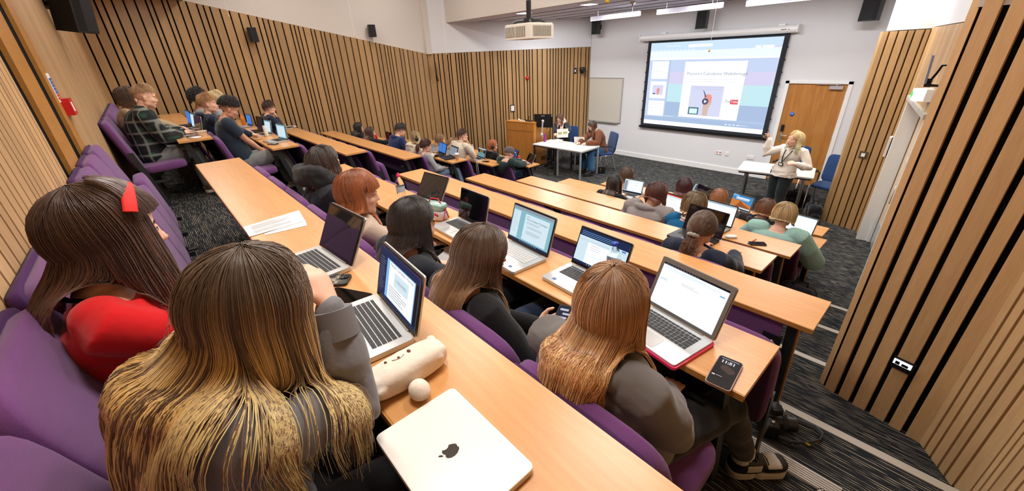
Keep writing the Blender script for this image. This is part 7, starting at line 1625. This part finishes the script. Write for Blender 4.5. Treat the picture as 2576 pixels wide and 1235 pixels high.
# ------------------------------------------------------------------ things on the floor
# camera with strap
cz = T(4); q = onz((1928, 1058), cz + .06); t = thing('camera', 'black camera with flash and grey strap lying on the aisle step', 'camera', (q.x, q.y, cz))
Tc = Matrix.Translation((q.x, q.y, cz)) @ Matrix.Rotation(radians(-55), 4, 'Z')
m_ = MB(); m_.pillow((.145, .065, .10), .35, 0, Tc @ Matrix.Translation((0, 0, .055)), 24, 14); m_.pillow((.045, .075, .105), .5, 0, Tc @ Matrix.Translation((.06, .008, .055))); m_.pillow((.06, .06, .035), .5, 0, Tc @ Matrix.Translation((-.005, .005, .115))); m_.build('body', 'black_plastic', t)
m_ = MB(); m_.tube([Tc @ V(-.01, .03, .055), Tc @ V(-.01, .065, .055), Tc @ V(-.01, .07, .055), Tc @ V(-.01, .15, .05)], [.034, .036, .039, .041], 0, 24); m_.tube([Tc @ V(-.01, .075, .055), Tc @ V(-.01, .10, .054)], .0425, 1, 24); m_.tube([Tc @ V(-.01, .149, .05), Tc @ V(-.01, .152, .05)], .036, 2, 24); m_.build('lens', ['black_plastic', 'grille', 'glossy_black'], t)
m_ = MB(); m_.pillow((.07, .05, .05), .4, 0, Tc @ Matrix.Translation((-.005, .03, .155)) @ Matrix.Rotation(.3, 4, 'X')); m_.cbox((0, .058, .16), (.055, .004, .032), 1, Tc); m_.build('flash', ['black_plastic', 'silver'], t)
m_ = MB()
for x, y, r_ in ((-.045, 0, .012), (.045, .01, .01), (-.03, -.02, .006), (.02, -.02, .006)): m_.lathe([(0, 0), (r_, 0), (r_, .009), (0, .01)], Tc @ V(x, y, .102), 0, 14)
m_.build('dial', 'silver', t)
m_ = MB(); pts = [onz(p, cz + h_) for p, h_ in (((1950, 1040), .08), ((1965, 1048), .05), ((2000, 1055), .03), ((2050, 1075), .024), ((2068, 1092), .022), ((2062, 1108), .022), ((2030, 1115), .02), ((1985, 1112), .02), ((1950, 1095), .02), ((1928, 1078), .04))]
m_.tube(pts, [(.017, .0016)] * len(pts), 0, 6, upv=(0, 0, 1)); m_.build('strap', mat('strap_grey', (84, 86, 90), .7), t)
m_ = MB(); a_ = onz((2030, 1115), cz + .024); m_.cbox((0, 0, 0), (.03, .0015, .012), 0, _m(a_ + V(0, -.003, 0))); m_.build('strap_mark', mat('mark_yellow', (236, 200, 30), .5), t)
# bags
def bag(loc, size, label, m1, e=.55, yaw=0, strap=None, m2=None, name='bag'):
    t = thing(name, label, 'bag', loc, yaw); m = MB(); m.pillow(size, e, 0, Matrix.Translation((0, 0, size[2] / 2)), 28, 18); W_ = wmat(t); mb = MB(); mb.pillow(size, e, 0, W_ @ Matrix.Translation((0, 0, size[2] * .48)), 28, 18)
    mb.pillow((size[0] * .7, size[1] * .5, size[2] * .55), .6, 0, W_ @ Matrix.Translation((0, -size[1] * .42, size[2] * .3)))
    remesh(mb, .009, 'body', [m1], t, None, 2, folds(.010, 7, 26))
    m = MB(); sx = size[0] * .2; m.tube([(-sx, -.02, size[2] * .9), (-sx * .8, -.03, size[2] * 1.12), (sx * .8, -.03, size[2] * 1.12), (sx, -.02, size[2] * .9)], [(.012, .004)] * 4, 0, 8); lbuild(m, 'strap', strap or m1, t); return t
cloth('bag_black', (24, 25, 28)); cloth('bag_pink', (230, 70, 130)); cloth('bag_grey', (70, 72, 76)); cloth('bag_cream', (188, 172, 148))
bag((-.36, 2.58, T(3) + .001) if 0 else (-.40, 2.55, T(3)), (.16, .16, .42), 'bright pink backpack beside the desk leg in the aisle', 'bag_pink', yaw=.3)
bag((-.62, 4.35, T(2)), (.34, .24, .30), 'black rucksack on the floor under the third lowest desk end', 'bag_black', yaw=.4)
bag((-.66, 4.02, T(1)) if 0 else (-.50, 4.10, T(1) + .25), (.10, .20, .22), 'pale shearling-trimmed black jacket bundle beside the rucksack', 'bag_cream', yaw=.2)
bag((-.95, 5.55, 0), (.24, .2, .36), 'black bag under the front row desk end', 'bag_black', yaw=.1)
q = onz((2042, 545), 0); bag((-1.32, 8.18, 0), (.22, .30, .34), 'dark rucksack slumped beside the far right slatted pier', 'bag_black', yaw=.5)
bag((-1.75, 8.95, 0), (.42, .28, .26), 'black holdall under the white table beside the teacher', 'bag_black', yaw=0)
q = onz((1510, 436), 0); t = thing('handbag', 'small black handbag with gold trim on the floor by the side table', 'bag', (q.x, q.y, 0), radians(40)); m_ = MB(); m_.pillow((.24, .09, .2), .3, 0, Matrix.Translation((0, 0, .10))); lbuild(m_, 'body', 'black_plastic', t); m_ = MB(); m_.tube([(-.07, 0, .19), (-.05, 0, .36), (.05, 0, .36), (.07, 0, .19)], .006, 0, 8); lbuild(m_, 'handle', 'black_plastic', t); m_ = MB(); m_.cbox((0, -.047, .12), (.02, .006, .05)); m_.cbox((0, -.047, .06), (.016, .006, .02)); lbuild(m_, 'clasp', 'gold', t)
bag((-7.05, 8.7, 0), (.25, .2, .3), 'dark bag under the side tables beside the chair', 'bag_black')
bag((-7.6, .55 + .1, T(5) + .002), (.3, .2, .2), 'dark bag on the tier below the top left desk', 'bag_black') if 0 else None
# tape rectangle on the stage floor
pts = [onz(p, .004) for p in ((1742, 480), (1752, 463), (1778, 468), (1757, 478))]; m_ = MB()
for i in range(4): m_.tube([pts[i], pts[(i + 1) % 4]], [(.002, .018)] * 2, 0, 6, upv=(0, 0, 1))
tag(m_.build('floor_tape', mat('tape_blue', (120, 160, 168), .7)), 'pale blue tape square marked on the stage carpet', 'tape')
# tan strap and purse by the red-topped person
q = onx((440, 660), -2.2); t = thing('bag_handle', 'tan leather bag strap standing up from a seat by the red top', 'bag', (-2.05, -.02, T(6) + .45)); m_ = MB()
m_.tube([(-2.1, -.10, 1.88), (-2.12, -.08, 2.02), (-2.05, -.03, 2.10), (-1.98, .02, 2.02), (-1.96, .04, 1.88)], [(.004, .012)] * 5, 0, 8); m_.build('strap', mat('tan_leather', (150, 90, 58), .5), t)
m_ = MB(); m_.pillow((.26, .12, .18), .45, 0, Matrix.Translation((-2.03, -.02, 1.80))); m_.build('purse', mat('dark_leather', (48, 30, 24), .5), t)
t['label'] = 'dark leather purse with tan strap on a seat by the red top'; t.name = 'purse'
# remote in the teacher's hand
w_ = TEACH['arms'][1][2]; t = thing('remote', 'small black and teal remote in the raised hand of the standing person', 'remote', w_ + V(-.07, -.02, .05)); m_ = MB(); m_.tube([w_ + V(-.05, -.03, .03), w_ + V(-.12, -.035, .10)], .011, 0, 10); m_.build('body', 'black_plastic', t); m_ = MB(); m_.ball(w_ + V(-.07, -.042, .05), (.012, .006, .012)); m_.build('button', mat('teal_button', (30, 180, 150), .4), t)
# ------------------------------------------------------------------ lights
def area(name, loc, size, power, col=(1, .95, .89), rot=(0, 0, 0)):
    l = bpy.data.lights.new(name, 'AREA'); l.shape = 'RECTANGLE'; l.size, l.size_y = size; l.energy = power; l.color = col
    o = bpy.data.objects.new(name, l); C.objects.link(o); o.location = loc; o.rotation_euler = rot; return o
for i, (x, y) in enumerate(((-9, 2.6), (-6.5, 2.6), (-4, 2.6), (-1.5, 2.6), (-9, 5.2), (-6.5, 5.2), (-4, 5.2), (-1.5, 5.2))):
    area('ceiling_lamp', (x, y, HC - .03), (1.2, .6), {-9: 34, -6.5: 40, -4: 50, -1.5: 60}[x])
for i, x in enumerate((-9.4, -7.4, -5.2, -3.0, -1.0)):
    area('soffit_lamp', (x, .55, 4.05), (.5, .5), [12, 14, 16, 19, 26][i])
for i, x in enumerate((-7.5, -5.5, -3.5, -1.6)):
    area('front_lamp', (x, 8.2, 3.71), (1.0, .3), 62, (.97, .98, 1))
w = bpy.data.worlds.new('world'); bpy.context.scene.world = w; w.use_nodes = True
w.node_tree.nodes['Background'].inputs[0].default_value = (.9, .93, 1, 1); w.node_tree.nodes['Background'].inputs[1].default_value = .1
sc = bpy.context.scene
sc.view_settings.view_transform = 'Standard'; sc.view_settings.look = 'None'; sc.view_settings.gamma = 1; sc.view_settings.exposure = .03
sc.view_settings.use_curve_mapping = False
sc.cycles.max_bounces = 5; sc.cycles.diffuse_bounces = 3; sc.cycles.glossy_bounces = 3; sc.cycles.transmission_bounces = 5; sc.cycles.transparent_max_bounces = 4
sc.cycles.use_denoising = True; sc.cycles.use_adaptive_sampling = True; sc.cycles.adaptive_threshold = .05
sc.cycles.sample_clamp_indirect = 6; sc.cycles.caustics_reflective = False; sc.cycles.caustics_refractive = False
